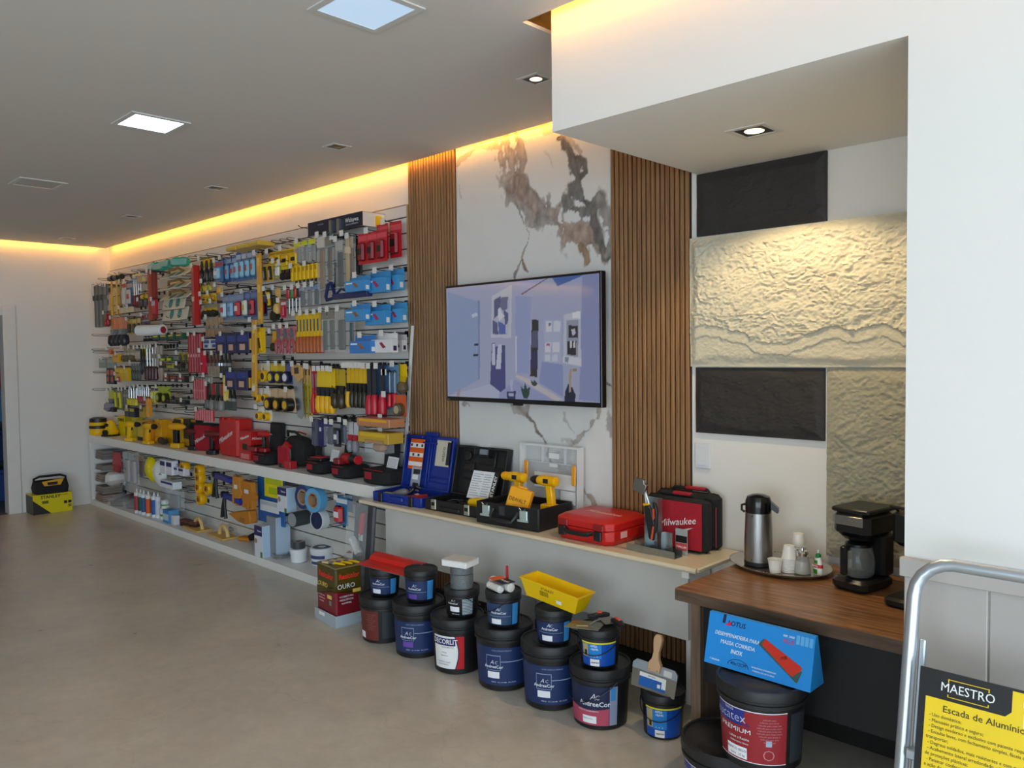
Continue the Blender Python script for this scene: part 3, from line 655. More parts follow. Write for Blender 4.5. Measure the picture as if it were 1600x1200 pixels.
# grey rolls and tile box
m_shr = mat('shrink_wrapped_grey', '7c8284', .2, .35, bump=.6, bscale=90, stretch=(1, 1, 4))
for k, (z, h2) in enumerate(((.4155, .075), (.491, .04))):
    t = thing('wire_roll', 'grey shrink-wrapped roll, '+('lower' if k == 0 else 'upper')+' of the two under the white tile box', 'roll', (6.462, -.565, z))
    b = MB().m(m_shr); b.lathe([(.056, 0), (.059, .004), (.059, h2-.005), (.055, h2-.001)], 32); b.build('roll', t)
    b = MB().m(pl('3a3c3e')); b.cyl(.02, h2-.001, h2-.0002, 20); b.build('core', t)
t = thing('tile_box', 'flat white box balanced on top of the grey rolls', 'box', (6.458, -.57, .5315), 14)
b = MB().m(m_wht); b.box(-.075, .075, -.06, .06, 0, .03, c=.003); b.build('box', t); b = MB().m(pl('dcdcda')); b.box(-.076, .076, -.061, .061, .027, .0335, c=.002); b.build('lid', t)
# bagged roller sleeve
m_film = mat('clear_film', 'f4f6f8', .12, alpha=.28)
m_fluff = mat('white_fleece', 'e9e7e2', .9, bump=1, bscale=120)
t = thing('paint_roller', 'white fleece roller sleeve in a bag with orange and black card', 'paint roller', (6.762, -.575, .4695), -12)
b = MB().m(m_fluff); b.lathe([(.012, -.085), (.022, -.08), (.024, 0), (.022, .08), (.012, .085)], 18, 'x', (0, 0, .0245)); b.build('sleeve', t)
MB().m(m_fluff).lathe([(.01, -.06), (.018, -.05), (.019, .05), (.01, .06)], 14, 'x', (.01, -.045, .0195)).build('sleeve', t)
b = MB().m(pl('f26a1b')); b.box(-.045, .01, -.05, .022, .049, .051); b.m(m_blk).box(.01, .085, -.05, .022, .049, .051); b.build('header_card', t, flat=True)
text('ATLAS', .02, m_wht, t, (.047, -.012, .0512), (0, 0, 0)); b = MB().m(m_red); b.box(-.015, .0, .03, .042, .03, .105, c=.004); b.build('handle', t)
# yellow mud trough
t = thing('mixing_trough', 'bright yellow plastic trough tilted on a small navy pail', 'trough', (7.085, -.553, .467), 4, None, 0, 7)
def trough(mb, L, W, H, th):
    def ring(l, w, z): return [(-l, -w, z), (l, -w, z), (l, w, z), (-l, w, z)]
    rs = ring(L*.84, W*.62, 0)+ring(L, W, H)+ring(L-th, W-th, H)+ring(L*.84-th, W*.62-th, th)
    fs = [(3, 2, 1, 0), (12, 13, 14, 15)]
    for k in range(3):
        for i in range(4): j = (i+1) % 4; fs.append((k*4+i, k*4+j, k*4+4+j, k*4+4+i))
    mb.add(rs, fs)
b = MB().m(mat('trough_yellow', 'f2c500', .35)); trough(b, .165, .062, .085, .003); b.build('tray', t, sharp=20)
b = MB().m(mat('trough_yellow', 'f2c500', .35)); w = .006
for a in ((-.169, .169, -.066, -.059), (-.169, .169, .059, .066), (-.169, -.161, -.059, .059), (.161, .169, -.059, .059)): b.box(*a, .082, .087)
b.build('rim', t, flat=True)
ang = 90-math.degrees(math.atan2(.062*.38, .085))
text('STANLEY', .018, m_blk, t, (-.01, -.0562, .064), (105.5, 0, 0))
for k in range(3): text('MASSA 30 CM', .008, m_blk, t, (-.03, -.054+k*.0022, .05-k*.008), (105.5, 0, 0))
card(t, 'barcode_sticker', .03, .018, m_wht, (.055, -.0495, .028), (105.5, 0, 0))
# two trowels on the blue pail
m_blade = mat('trowel_blade', '8f8b82', .35, .7)
for k, (x, y, rz, lab) in enumerate(((7.325, -.60, 24, 'grey bladed trowel with black and orange handle, front one on the blue pail'), (7.375, -.52, -28, 'black handled trowel behind, its handle sticking out toward the ribbed timber'))):
    t = thing('hand_trowel', lab, 'trowel', (x, y, .4275+.006*k), rz)
    b = MB().m(m_blade); b.prism([(-.10, -.05), (.05, -.055), (.055, .045), (-.085, .05)] if k == 0 else [(-.07, -.03), (.02, -.035), (.02, .035), (-.07, .03)], 0, .0025, 'xy'); b.build('blade', t, flat=True)
    b = MB().m(m_steel); b.tube([(.0, 0, .003), (.02, 0, .02), (.045, 0, .034)] if k == 0 else [(.0, 0, .003), (.03, 0, .014)], .004, 8); b.build('tang', t)
    b = MB().m(pl('1c1c1e')); b.tube([(-.01, 0, .04), (.02, 0, .044), (.03, .01, .046), (.06, .03, .046), (.075, .04, .044)] if k == 0 else [(.02, 0, .016), (.06, 0, .024), (.10, 0, .026), (.125, 0, .022)], [.008, .013, .013, .012, .008] if k == 0 else [.01, .015, .014, .008], 12); b.build('handle', t)
    b = MB().m(pl('e0563a')); b.box(.028, .05, .006, .028, .056, .0605, c=.002) if k == 0 else b.box(.05, .10, -.007, .007, .0365, .0402, c=.002); b.build('handle_inlay', t)
    if k == 0:
        card(t, 'price_sticker', .05, .014, pl('c8c0a0'), (-.03, -.02, .0028), (0, 0, 12)); card(t, 'red_sticker', .03, .01, pl('c8402a'), (-.07, .02, .0028), (0, 0, 30))
# taping knife on the lone blue pail
t = thing('taping_knife', 'wide steel taping knife with a wooden handle leaning on the lone blue pail', 'taping knife', (7.585, -.515, .1875), 6, None, -10, 4); t.scale = (.88, 1, .92)
b = MB().m(mat('knife_blade', '9b9890', .3, .85)); b.prism([(-.115, 0), (.115, 0), (.118, .085), (-.118, .085)], -.0012, .0006); b.build('blade', t, flat=True)
b = MB().m(mat('knife_spine', 'a7b3c0', .35, .5)); b.prism([(-.118, .08), (.118, .08), (.118, .105), (.1, .122), (-.1, .122), (-.118, .105)], -.006, .004); b.build('spine', t, flat=True, bevel=.002)
m_beech = mat('beech_wood', 'd0a880', .5, var=.1, vscale=20, stretch=(8, 8, 1))
b = MB().m(m_beech); b.prism([(-.032, .09), (.032, .09), (.034, .125), (.018, .15), (.014, .18), (.02, .21), (.022, .24), (.012, .258), (-.012, .258), (-.022, .24), (-.02, .21), (-.014, .18), (-.018, .15), (-.034, .125)], -.018, .006); b.build('handle', t, bevel=.004)
card(t, 'label', .14, .058, pl('1a63b8'), (-.005, -.0013, .04)); card(t, 'label_header', .14, .018, m_wht, (-.005, -.002, .063)); card(t, 'label_seal', .016, .016, m_wht, (.03, -.002, .032)); card(t, 'barcode', .022, .03, m_wht, (.055, -.002, .04))
text('DRYWALL', .009, m_blk, t, (-.01, -.0027, .063)); card(t, 'price_sticker', .042, .026, pl('d8d8d4'), (.07, -.0063, .099))
for x in (-.02, .02): MB().m(m_steel).lathe([(.004, -.0195), (.003, -.0185), (.0001, -.0205)], 10, 'y', (x, 0, .10)).build('rivet', t)

# ---------------------------------------------------------------- square paint can on its tray
t = thing('tray_box', 'pale blue grey square tray under the tall dark red paint can', 'tray', (5.36, -.575, 0), -5)
m_tr = mat('tray_grey', 'a9b4bd', .4)
b = MB().m(m_tr); b.box(-.135, .135, -.1, .1, .0, .008); 
for a in ((-.135, .135, -.1, -.094), (-.135, .135, .094, .1), (-.135, -.129, -.094, .094), (.129, .135, -.094, .094)): b.box(*a, .008, .07)
b.build('tray', t, bevel=.002); card(t, 'sticker', .07, .02, m_wht, (-.04, -.1002, .05))
t = thing('square_paint_can', 'tall square dark red and olive paint can reading Resicolor Ouro', 'paint can', (5.36, -.575, .009), -5)
m_can = mat('can_maroon', '7b1623', .3); m_olive = mat('can_olive', '4f4410', .35)
b = MB().m(m_can); b.box(-.12, .12, -.088, .088, 0, .20, c=.01); b.m(m_olive).box(-.12, .12, -.088, .088, .20, .335, c=.01); b.build('can_body', t)
for z in (0, .332): MB().m(mat('can_tin', 'b4aa86', .3, .8)).box(-.122, .122, -.09, .09, z, z+.007, c=.01).build('seam_rim', t)
MB().m(pl('5d5320')).box(-.105, .105, -.075, .075, .339, .3405).build('top_panel', t, flat=True)
b = MB().m(m_olive); b.prism([(-.118, .15), (.118, .225), (.118, .201), (-.118, .201)], -.0886, -.0881); b.build('front_swoosh', t, flat=True)
b = MB().m(m_olive); b.prism([(-.086, .235), (.086, .16), (.086, .201), (-.086, .201)][::-1], .1201, .1206, 'yz'); b.build('side_swoosh', t, flat=True)
m_rl = pl('e33422'); m_gold = pl('e8c860')
text('Resicolor', .05, m_rl, t, (0, -.0892, .28), bold=.03, squash=.92); text('OURO', .04, m_gold, t, (-.04, -.0892, .218))
text('Resicolor', .045, m_rl, t, (.1213, 0, .285), (90, 0, 90), bold=.03, squash=.78); text('OURO', .04, m_wht, t, (.1213, -.02, .225), (90, 0, 90))
for k, s_ in enumerate(('+COBERTURA', '+RESISTÊNCIA', '+LAVÁVEL')): text(s_, .015, m_prw, t, (.1213, -.02, .165-.02*k), (90, 0, 90)); text(s_, .013, pl('d8a0a8'), t, (-.06, -.0892, .15-.018*k))
card(t, 'gold_label', .055, .022, m_gold, (.04, -.0886, .155)); card(t, 'seal', .028, .028, pl('6c8a7a'), (.05, -.0886, .12)); card(t, 'gold_label', .055, .022, m_gold, (.1208, .05, .19), (90, 0, 90))
for k in range(3):
    t = thing('paint_brush', ('flat brush with yellow handle on the square paint can, nearest the viewer', 'flat brush with yellow handle on the square paint can, middle one', 'flat brush with yellow handle on the square paint can, rearmost')[k], 'brush', (5.345+.012*k, -.625+.045*k, .3505+.0005*k), 14)
    b = MB().m(pl('f0c010')); b.tube([(.03, 0, .006), (.05, 0, .007), (.08, 0, .008), (.115, 0, .007)], [.009, .007, .008, .004], 10); b.build('handle', t)
    b = MB().m(m_steel); b.box(-.005, .032, -.016, .016, 0, .011, c=.002); b.build('ferrule', t); b = MB().m(pl('d8c49a', .8)); b.box(-.06, -.005, -.016, .016, .0005, .010, c=.003); b.build('bristles', t)

# ---------------------------------------------------------------- blue Lotus box under the table
L = at(1100, 1030, y=-.90); Rr = at(1263, 1087, y=-.90)
m_lb = mat('box_sky_blue', '1f8fe0', .38, var=.05, vscale=4)
t = thing('trowel_box', 'sky blue tent-shaped trowel box reading LOTUS on the big pail under the table', 'box', (L.x, -.90, .553), 0)
ln = .368; hh = .163; dp = .10; LK = ln/.447
b = MB().m(m_lb); b.prism([(0, 0), (.04, hh), (.056, hh), (dp, 0)], 0, ln, 'yz'); b.build('box', t, flat=True)
sl = math.degrees(math.atan2(hh, .04)); rot = (sl, 0, 0); sly = .04/hh
fw = math.hypot(hh, .04)
def fp(x, v): x *= LK; v *= LK; return (x, sly*v*hh/fw*1-.0008, v*hh/fw-.0002)      # v = distance up the slanted front
def ft(s_, size, mt, x, v, **k): text(s_, size*LK, mt, t, fp(x, v), rot, **k)
ft('LOTUS', .028, m_navd, .125, .176, bold=.012, shear=.15, squash=.9)
b = MB().m(m_navd); b.prism([(.062, 0), (.075, 0), (.078, .035), (.066, .035)], 0, .0005, 'xy'); o = b.build('logo', t, flat=True); o.location = fp(0, .172); o.rotation_euler = (R(sl), 0, 0); o.scale = (LK, LK, 1)
b = MB().m(pl('e01a48')); b.prism([(.075, 0), (.1, 0), (.1, .018)], 0, .0005, 'xy'); o = b.build('logo', t, flat=True); o.location = fp(0, .166); o.rotation_euler = (R(sl), 0, 0); o.scale = (LK, LK, 1)
ft('DESEMPENADEIRA PARA', .0215, m_wht, .132, .128, bold=.015, shear=.15, squash=.83); ft('MASSA CORRIDA', .023, m_wht, .138, .098, bold=.015, shear=.15, squash=.85); ft('INOX', .023, m_wht, .137, .069, bold=.015, shear=.15, squash=.85)
ft('1 Unidade', .011, m_wht, .045, .022, shear=.15); ft('40x12CM', .019, m_navd, .15, .026, bold=.01, shear=.2, squash=.9)
b = MB().m(m_navd); b.tube([fp(.15+.045*math.cos(R(a)), .018+.026*math.sin(R(a))) for a in range(0, 181, 20)], .0009, 5); b.build('size_arch', t)
ft('REF. 2420', .011, m_wht, .345, .181, bold=.01); ft('PLUS', .022, pl('e0305a'), .345, .161, bold=.005, shear=.15, squash=.95)
ft('QUALIDADE E DURABILIDADE', .0075, m_wht, .258, .032, shear=.1); ft('FORMULA DO ALTO GRAU', .0075, m_wht, .258, .019, shear=.1)
for k in range(4): b = MB().m(pl('63b4ee')); b.box(.375+k*.017, .389+k*.017, 0, .034, 0, .0004); o = b.build('steps_print', t, flat=True); o.location = fp(0, .16); o.rotation_euler = (R(sl), 0, 0); o.scale = (LK, LK, 1)
b = MB().m(pl('3c5a50')); b.prism([(.225, .125), (.245, .15), (.41, .065), (.395, .022), (.39, .02)], 0, .0004, 'xy'); o = b.build('product_picture_shadow', t, flat=True); o.location = fp(0, 0); o.rotation_euler = (R(sl), 0, 0); o.scale = (LK, LK, 1)
b = MB().m(pl('cf2f1c')); b.prism([(.238, .128), (.247, .136), (.25, .152), (.40, .085), (.41, .075), (.375, .04), (.365, .042)], .0004, .0010, 'xy'); o = b.build('product_picture', t, flat=True); o.location = fp(0, 0); o.rotation_euler = (R(sl), 0, 0); o.scale = (LK, LK, 1)
o = text('LOTUS', .0125, m_blk, t, fp(.325, .093), rot, shear=.2); o.location.y -= .0012; o.rotation_euler = (R(sl), R(-26), 0)

# ---------------------------------------------------------------- coffee corner
t = thing('serving_tray', 'oval silver tray with a beaded rim on the walnut table', 'tray', (8.0, -.215, TZ), -12)
def oval(mb, prof_, a, bb, n=48):
    vs = []; fs = []
    for s_, z in prof_:
        for i in range(n): q = 2*math.pi*i/n; vs.append(((a+s_)*math.cos(q), (bb+s_)*math.sin(q), z))
    for j in range(len(prof_)-1):
        for i in range(n): k2 = (i+1) % n; fs.append((j*n+i, j*n+k2, (j+1)*n+k2, (j+1)*n+i))
    fs.append(tuple(range((len(prof_)-1)*n, len(prof_)*n))); fs.append(tuple(range(n-1, -1, -1))); mb.add(vs, fs)
b = MB().m(mat('tray_silver', 'c8c4bc', .22, .95)); oval(b, [(-.04, .0), (-.02, .003), (-.001, .017), (0, .019), (-.004, .0192), (-.022, .008), (-.04, .006)], .214, .172); b.build('dish', t)
b = MB().m(mat('tray_silver', 'c8c4bc', .22, .95))
for i in range(90): q = 2*math.pi*i/90; b.lathe([(.0001, -.002), (.002, 0), (.0001, .002)], 6, 'z', (.212*math.cos(q), .17*math.sin(q), .0203))
b.build('beaded_rim', t)
TT = TZ+.0072
t = thing('airpot', 'tall brushed steel pump flask with a black top on the tray', 'vacuum flask', (7.925, -.25, TT), 20)
b = MB().m(m_steeld); b.lathe([(.0555, .018), (.0555, .1), (.053, .17), (.0515, .215)], 40); b.build('body', t)
b = MB().m(m_blk); b.lathe([(.05, 0), (.0565, .003), (.0568, .018), (.0555, .0185)], 40); b.build('base', t)
b = MB().m(mat('gloss_black', '0e0e10', .15)); b.lathe([(.0515, .215), (.052, .235), (.0515, .262), (.045, .28), (.025, .288), (.001, .29)], 32); b.build('pump_head', t)
b = MB().m(mat('gloss_black', '0e0e10', .15)); b.prism([(.045, .235), (.075, .215), (.08, .222), (.08, .236), (.05, .262)], -.014, .014); b.build('spout', t)
b = MB().m(m_blk); b.tube([(-.052, 0, .245), (-.066, 0, .24), (-.066, 0, .22), (-.054, 0, .212)], .005, 8); b.build('carry_hinge', t)
for z in (.03, .205): b = MB().m(m_blk); b.lathe([(.003, 0), (.0001, .0015)], 8, 'y', (0, 0, 0)); o = b.build('rivet', t); o.location = (-.055*math.sin(R(20)), -.0558*math.cos(R(20)) if z < .1 else -.052, z); o.rotation_euler = (R(180), 0, 0)
m_cup = mat('white_plastic_cup', 'f0ece6', .4)
def cups(n, x, y, label, r=.0245, group=None, flip=True, base=0):
    t = thing('cup_stack', label, 'cups', (x, y, TT+base), 0, group)
    b = MB().m(m_cup); h = .052
    for k in range(n):
        z = k*.0065
        if flip: b.lathe([(r*1.02, z), (r*1.05, z+.003), (r, z+.004), (r*.72, z+h)], 22) if k == n-1 else b.lathe([(r*1.02, z), (r*1.05, z+.003), (r, z+.006)], 22, caps=False)
        else: b.lathe([(r*.72, z), (r, z+h), (r*1.06, z+h+.001), (r*.98, z+h+.001), (r*.69, z+.003)], 22)
    b.build('cup', t); return t
cups(9, 8.065, -.27, 'stack of upturned white plastic cups in front on the tray', .029)
cups(13, 8.05, -.155, 'taller stack of upturned white plastic cups at the back of the tray', .029)
cups(1, 8.03, -.318, 'single upright white plastic cup at the front of the tray', .028, flip=False)
t = thing('sugar_pourer', 'ribbed glass sugar pourer with a chrome lid on the tray', 'sugar dispenser', (8.115, -.262, TT), 0)
b = MB().m(mat('cut_glass', 'dfe4e6', .08, trans=.85)); pr = []
n = 36; vs = []; fs = []
for j, (r, z) in enumerate([(.030, 0), (.031, .004), (.026, .05), (.0205, .072)]):
    for i in range(n): q = 2*math.pi*i/n; rr = r*(1+(.04 if i % 2 else 0)); vs.append((rr*math.cos(q), rr*math.sin(q), z))
for j in range(3):
    for i in range(n): i2 = (i+1) % n; fs.append((j*n+i, j*n+i2, (j+1)*n+i2, (j+1)*n+i))
fs.append(tuple(range(n-1, -1, -1))); fs.append(tuple(range(3*n, 4*n))); b.add(vs, fs); b.build('jar', t)
MB().m(pl('f4efe2', .8)).lathe([(.026, .003), (.022, .05), (.001, .052)], 24).build('sugar', t)
b = MB().m(m_chrome); b.lathe([(.0225, .071), (.023, .084), (.018, .09), (.007, .092), (.006, .1), (.001, .101)], 24); b.prism([(-.02, .088), (-.034, .092), (-.034, .098), (-.015, .094)], -.004, .004); b.build('lid', t)
t = thing('sweetener_bottle', 'small white sweetener bottle with green cap and red band on the tray', 'bottle', (8.165, -.232, TT), -30)
b = MB().m(pl('f4f6f2', .3)); b.xf(S(1, .62, 1)); b.lathe([(.019, 0), (.0225, .004), (.023, .03), (.018, .055), (.011, .068), (.009, .07)], 26); b.build('body', t)
b = MB().m(pl('1f8a3a')); b.lathe([(.0105, .066), (.0105, .078), (.005, .084)], 18); b.build('cap', t); MB().m(m_wht).lathe([(.004, .084), (.0025, .094), (.0015, .096)], 12).build('nozzle', t)
b = MB().m(pl('d02030')); b.xf(S(1.01, .64, 1)); b.lathe([(.0232, .028), (.0218, .041)], 26, caps=False); b.build('red_band', t)
b = MB().m(pl('2f8a2a')); b.xf(S(1.01, .64, 1)); b.lathe([(.0232, .004), (.0232, .022)], 20, caps=False, a0=-130, a1=-60); b.lathe([(.021, .043), (.0175, .056)], 20, caps=False, a0=-130, a1=-60); b.build('green_print', t)
text('ADOCYL', .009, m_wht, t, (0, -.0152, .0345), bold=.02)
# coffee maker
m_cm = mat('coffee_maker_black', '131416', .35)
t = thing('coffee_maker', 'black drip coffee maker with a steel band and glass jug', 'coffee maker', (8.345, -.255, TZ), -10); t.scale = (.93, .93, 1)
b = MB().m(m_cm); b.box(-.075, .075, -.115, .1, 0, .045, c=.025); b.build('base', t)
b = MB().m(m_cm); b.box(-.07, .075, .02, .1, .045, .2, c=.012); b.build('tower', t)
b = MB().m(m_cm); b.box(-.078, .078, -.1, .1, .2, .285, c=.022); b.lathe([(.055, .185), (.072, .2)], 28, o=(0, -.03, 0)); b.build('brew_head', t)
b = MB().m(m_steeld); b.box(-.081, .072, -.103, -.01, .228, .284, c=.02); b.build('steel_band', t)
b = MB().m(m_cm); b.box(-.08, .08, -.103, .1, .285, .302, c=.025); b.build('lid', t)
b = MB().m(mat('jug_glass', '9aa09c', .05, alpha=.35)); b.lathe([(.048, .048), (.058, .06), (.062, .1), (.055, .14), (.046, .16)], 28, o=(0, -.035, 0), caps=False); b.build('jug', t)
MB().m(pl('1d1410', .2)).lathe([(.046, .05), (.05, .056), (.001, .057)], 24, o=(0, -.035, 0)).build('coffee_residue', t)
b = MB().m(m_cm); b.lathe([(.05, .158), (.05, .168), (.03, .178)], 24, o=(0, -.035, 0)); b.build('jug_lid', t)
b = MB().m(m_cm); b.box(-.03, -.002, -.125, -.1, .06, .165, c=.008); b.box(-.024, -.008, -.105, -.07, .145, .165); b.build('jug_handle', t)
text('E', .02, m_blk, t, (-.03, -.1022, .262)); text('Electrolux', .008, m_blk, t, (-.03, -.1022, .247))
t = thing('capsule_machine', 'tall black capsule coffee machine half hidden behind the white pillar', 'coffee machine', (8.575, -.3, TZ), -10); t.scale = (1, 1, 1.08)
b = MB().m(m_cm); b.box(-.075, .075, -.15, .12, 0, .03, c=.02); b.build('drip_base', t); b = MB().m(m_cm); b.box(-.07, .07, -.03, .12, .03, .2, c=.015); b.build('tower', t)
b = MB().m(m_cm); b.box(-.072, .072, -.11, .12, .19, .3, c=.02); b.build('head', t); b = MB().m(m_wire); b.tube([(-.06, -.08, .3), (-.062, -.12, .315), (0, -.14, .318), (.062, -.12, .315), (.06, -.08, .3)], .005, 8); b.build('lever', t)

# ---------------------------------------------------------------- aluminium step ladder
m_alu = mat('aluminium_tube', 'bcc4cb', .32, .8, var=.04, vscale=10)
t = thing('step_ladder', 'aluminium step ladder with a rounded top rail in front of the white pillar', 'ladder', (8.822, -1.42, 0), 0, None, -11.3)
Hh = 1.115; rr = .085; Wd = .335; tb = .0155
def arch(y, h): return [(0, y, .02), (0, y, h*.5), (0, y, h-rr)]+[(rr-rr*math.cos(R(a)), y, h-rr+rr*math.sin(R(a))) for a in (18, 36, 54, 72, 90)]+[(Wd-rr+rr*math.sin(R(a)), y, h-rr+rr*math.cos(R(a))) for a in (0, 18, 36, 54, 72, 90)]+[(Wd, y, h*.5), (Wd, y, .02)]
b = MB().m(m_alu); b.tube(arch(0, Hh), tb, 14); b.build('front_frame', t)
for z in (.22, .44, .66):
    b = MB().m(m_alu); b.box(.014, Wd-.014, -.03, .05, z, z+.022, c=.004); b.build('tread', t)
b = MB().m(m_blk); b.box(-.018, .018, -.02, .02, 0, .04, c=.005); b.build('foot', t); b = MB().m(m_blk); b.box(Wd-.018, Wd+.018, -.02, .02, 0, .04, c=.005); b.build('foot', t)
b = MB().m(m_alu); b.box(.016, .03, .01, .03, .1, .93, c=.003); b.box(Wd-.03, Wd-.016, .01, .03, .1, .93, c=.003); b.build('rear_leg', t)
t2 = thing('cardboard_sign', 'black and yellow cardboard sleeve reading MAESTRO hung on the ladder', 'cardboard sign', (8.868, -1.462, .0), 0, None, -11.3)
CW = .36; top = .885; m_mae = mat('card_yellow', 'f2cf1c', .5, var=.05, vscale=12)
b = MB().m(m_blk); b.box(-.008, CW, 0, .006, .30, top, c=.001); b.build('card', t2)
b = MB().m(m_mae); b.prism([(.008, .30), (CW, .30), (CW, top-.005), (.178, top-.005), (.178, top-.05), (.166, top-.062), (.008, top-.062)], -.0016, -.0006); b.build('yellow_print', t2, flat=True)
text('MAESTRO', .0275, m_wht, t2, (.092, -.0018, top-.034), bold=.008, squash=.9)
b = MB().m(m_mae)
for s_, z in ((-1, top-.016), (1, top-.054)):
    b.box(.052, .134, -.0016, -.0006, z, z+.0015)
    for x in (.052, .1325): b.box(x, x+.002, -.0016, -.0006, min(z, z+.006*s_), max(z+.002, z+.006*s_))
b.build('bracket_print', t2, flat=True)
text('Escada de Alumínio', .0205, pl('3a3208'), t2, (.125, -.0018, top-.082), bold=.006)
for k, s_ in enumerate(('- Uso doméstico;', '- Manuseio prático e seguro;', '- Design moderno e exclusivo com patente requerida;', '- Escadas leves, com fechamento simples, fáceis de guardar e', 'transportar;', '- Degraus soldados, mais resistentes e com maior estabilidade;', '- Acabamento lateral arredondado, não cortante, que dispensa', 'de proteções plásticas;', '- Patamar confeccionado em aço galvanizado, mais resistente', 'a ação do tempo e do uso;', '- Garantia de 1 ano, desenvolvido')):
    text(s_, .0108, pl('4a3f08'), t2, (.018 if s_[0] == '-' else .014, -.0018, top-.1-k*.0122), align='LEFT', squash=.88)
card(t2, 'spec_label', .075, .028, m_wht, (.238, -.0012, top-.062)); text('Suporta 120kg', .008, m_blk, t2, (.235, -.0021, top-.056))
b = MB().m(pl('3a3a3a')); b.lathe([(.022, -.0018), (.0001, -.0019)], 24, 'y', (.222, 0, top-.028)); b.build('round_badge', t2)
b = MB().m(m_wht); b.box(.199, .245, -.0024, -.0019, top-.034, top-.022); b.build('badge_band', t2, flat=True)
# ================================================================ tool cases on the cream counter
def hollow(b, w, d, h, th=.006, c=.012):
    """open shell: floor and four walls, x 0..w, y 0..d"""
    b.box(0, w, 0, d, 0, th); b.box(0, w, 0, th, th, h, 0); b.box(0, w, d-th, d, th, h); b.box(0, th, th, d-th, th, h); b.box(w-th, w, th, d-th, th, h)
def sheet(t, name, w, h, mt, m4):
    o = MB().m(mt).xf(m4).box(-w/2, w/2, -.0008, 0, -h/2, h/2).build(name, t, flat=True); return o
# blue case
m_bc = mat('case_blue', '15308c', .35); 
K = KZ
t = thing('tool_case', 'open blue plastic tool case at the left end of the cream counter', 'tool case', (5.44, -.375, K), 4)
b = MB().m(m_bc); hollow(b, .43, .235, .058); b.build('base', t, bevel=.006)
b = MB().m(m_bc); b.box(.16, .28, -.012, 0, .02, .045, c=.006); b.build('handle', t)
for x in (.06, .33): b = MB().m(m_blk); b.box(x, x+.036, -.012, .0, -.0, .056, c=.004); b.build('latch', t)
LT = T(0, .235, .055) @ RX(-11)
b = MB().m(m_bc).xf(LT); b.box(0, .43, .018, .025, 0, .335)
for a in ((0, .012, -.012, .018, 0, .335), (.418, .43, -.012, .018, 0, .335), (.012, .418, -.012, .018, 0, .012), (.012, .15, -.012, .018, .315, .335), (.28, .418, -.012, .018, .315, .335), (.15, .28, -.004, .018, .285, .296)): b.box(*a)
b.box(.16, .27, .0, .018, .335, .36)
for a in ((.205, .212, 0, .018, .02, .33), (.22, .40, .008, .018, .08, .088), (.22, .40, .008, .018, .05, .058), (.22, .228, .004, .018, .05, .3)): b.box(*a)
b.build('lid', t, bevel=.003)
MC = LT @ T(.1, .001, .215)
sheet(t, 'instruction_card', .13, .19, pl('e9641c', .6), MC)
for k, z in enumerate((.055, -.005, -.062)): sheet(t, 'card_print_band', .124, .026 if k else .03, pl('f2f0ec', .6), MC @ T(0, -.0012, z))
for k in range(5): sheet(t, 'card_picture', .016, .016, pl('3c3a3a'), MC @ T(-.05+k*.024, -.0024, (.055, -.005)[k % 2]))
sheet(t, 'parts_bag', .085, .15, mat('bag_film', 'c9d2de', .15, alpha=.45), LT @ T(.125, -.004, .06)); sheet(t, 'bagged_part', .05, .03, m_wht, LT @ T(.12, -.0055, .07)); sheet(t, 'bagged_part', .05, .04, pl('2a2c34'), LT @ T(.13, -.0055, .015)); sheet(t, 'bagged_part', .06, .03, pl('2a2c34'), LT @ T(.13, -.0055, .105))
sheet(t, 'sander_paper_bag', .12, .16, pl('cfc9b4', .6), LT @ T(.335, 0, .235)); sheet(t, 'bag_dark_side', .028, .14, pl('24262a'), LT @ T(.383, -.0015, .235))
o = text('WESCO', .026, m_blk, t, (0, 0, 0), bold=.02); o.matrix_local = LT @ T(.345, -.0012, .23) @ RX(90) @ RZ(90)
tt = thing('detail_sander', 'small grey sander with yellow pad lying in the open blue case', 'sander', (5.52, -.285, K+.0075), 15)
b = MB().m(pl('77787a')); b.xf(T(.05, 0, .03) @ RY(70)); b.lathe([(.012, -.06), (.028, -.04), (.03, 0), (.026, .05), (.012, .07)], 20); b.build('motor_body', tt)
b = MB().m(pl('d6d85a')); b.box(-.075, .0, -.04, .03, .02, .034, c=.006); b.build('pad', tt); b = MB().m(m_blk); b.tube([(.1, .02, .03), (.13, .04, .06), (.12, .07, .075), (.15, .09, .06)], .012, 10); b.build('cable_grip', tt)
tt = thing('sandpaper_pack', 'dark red sandpaper pack in the right half of the blue case', 'sandpaper pack', (5.735, -.27, K+.01), -10)
b = MB().m(pl('9c1f20')); b.xf(RY(-8)); b.box(-.08, .06, -.06, .05, .02, .042, c=.003); b.build('pack', tt); card(tt, 'print', .05, .03, pl('d8a890'), (0, .01, .043), (0, 8, 0)); b = MB().m(m_blk); b.box(-.11, -.02, -.07, .0, 0, .02, c=.004); b.build('spare_pads', tt)
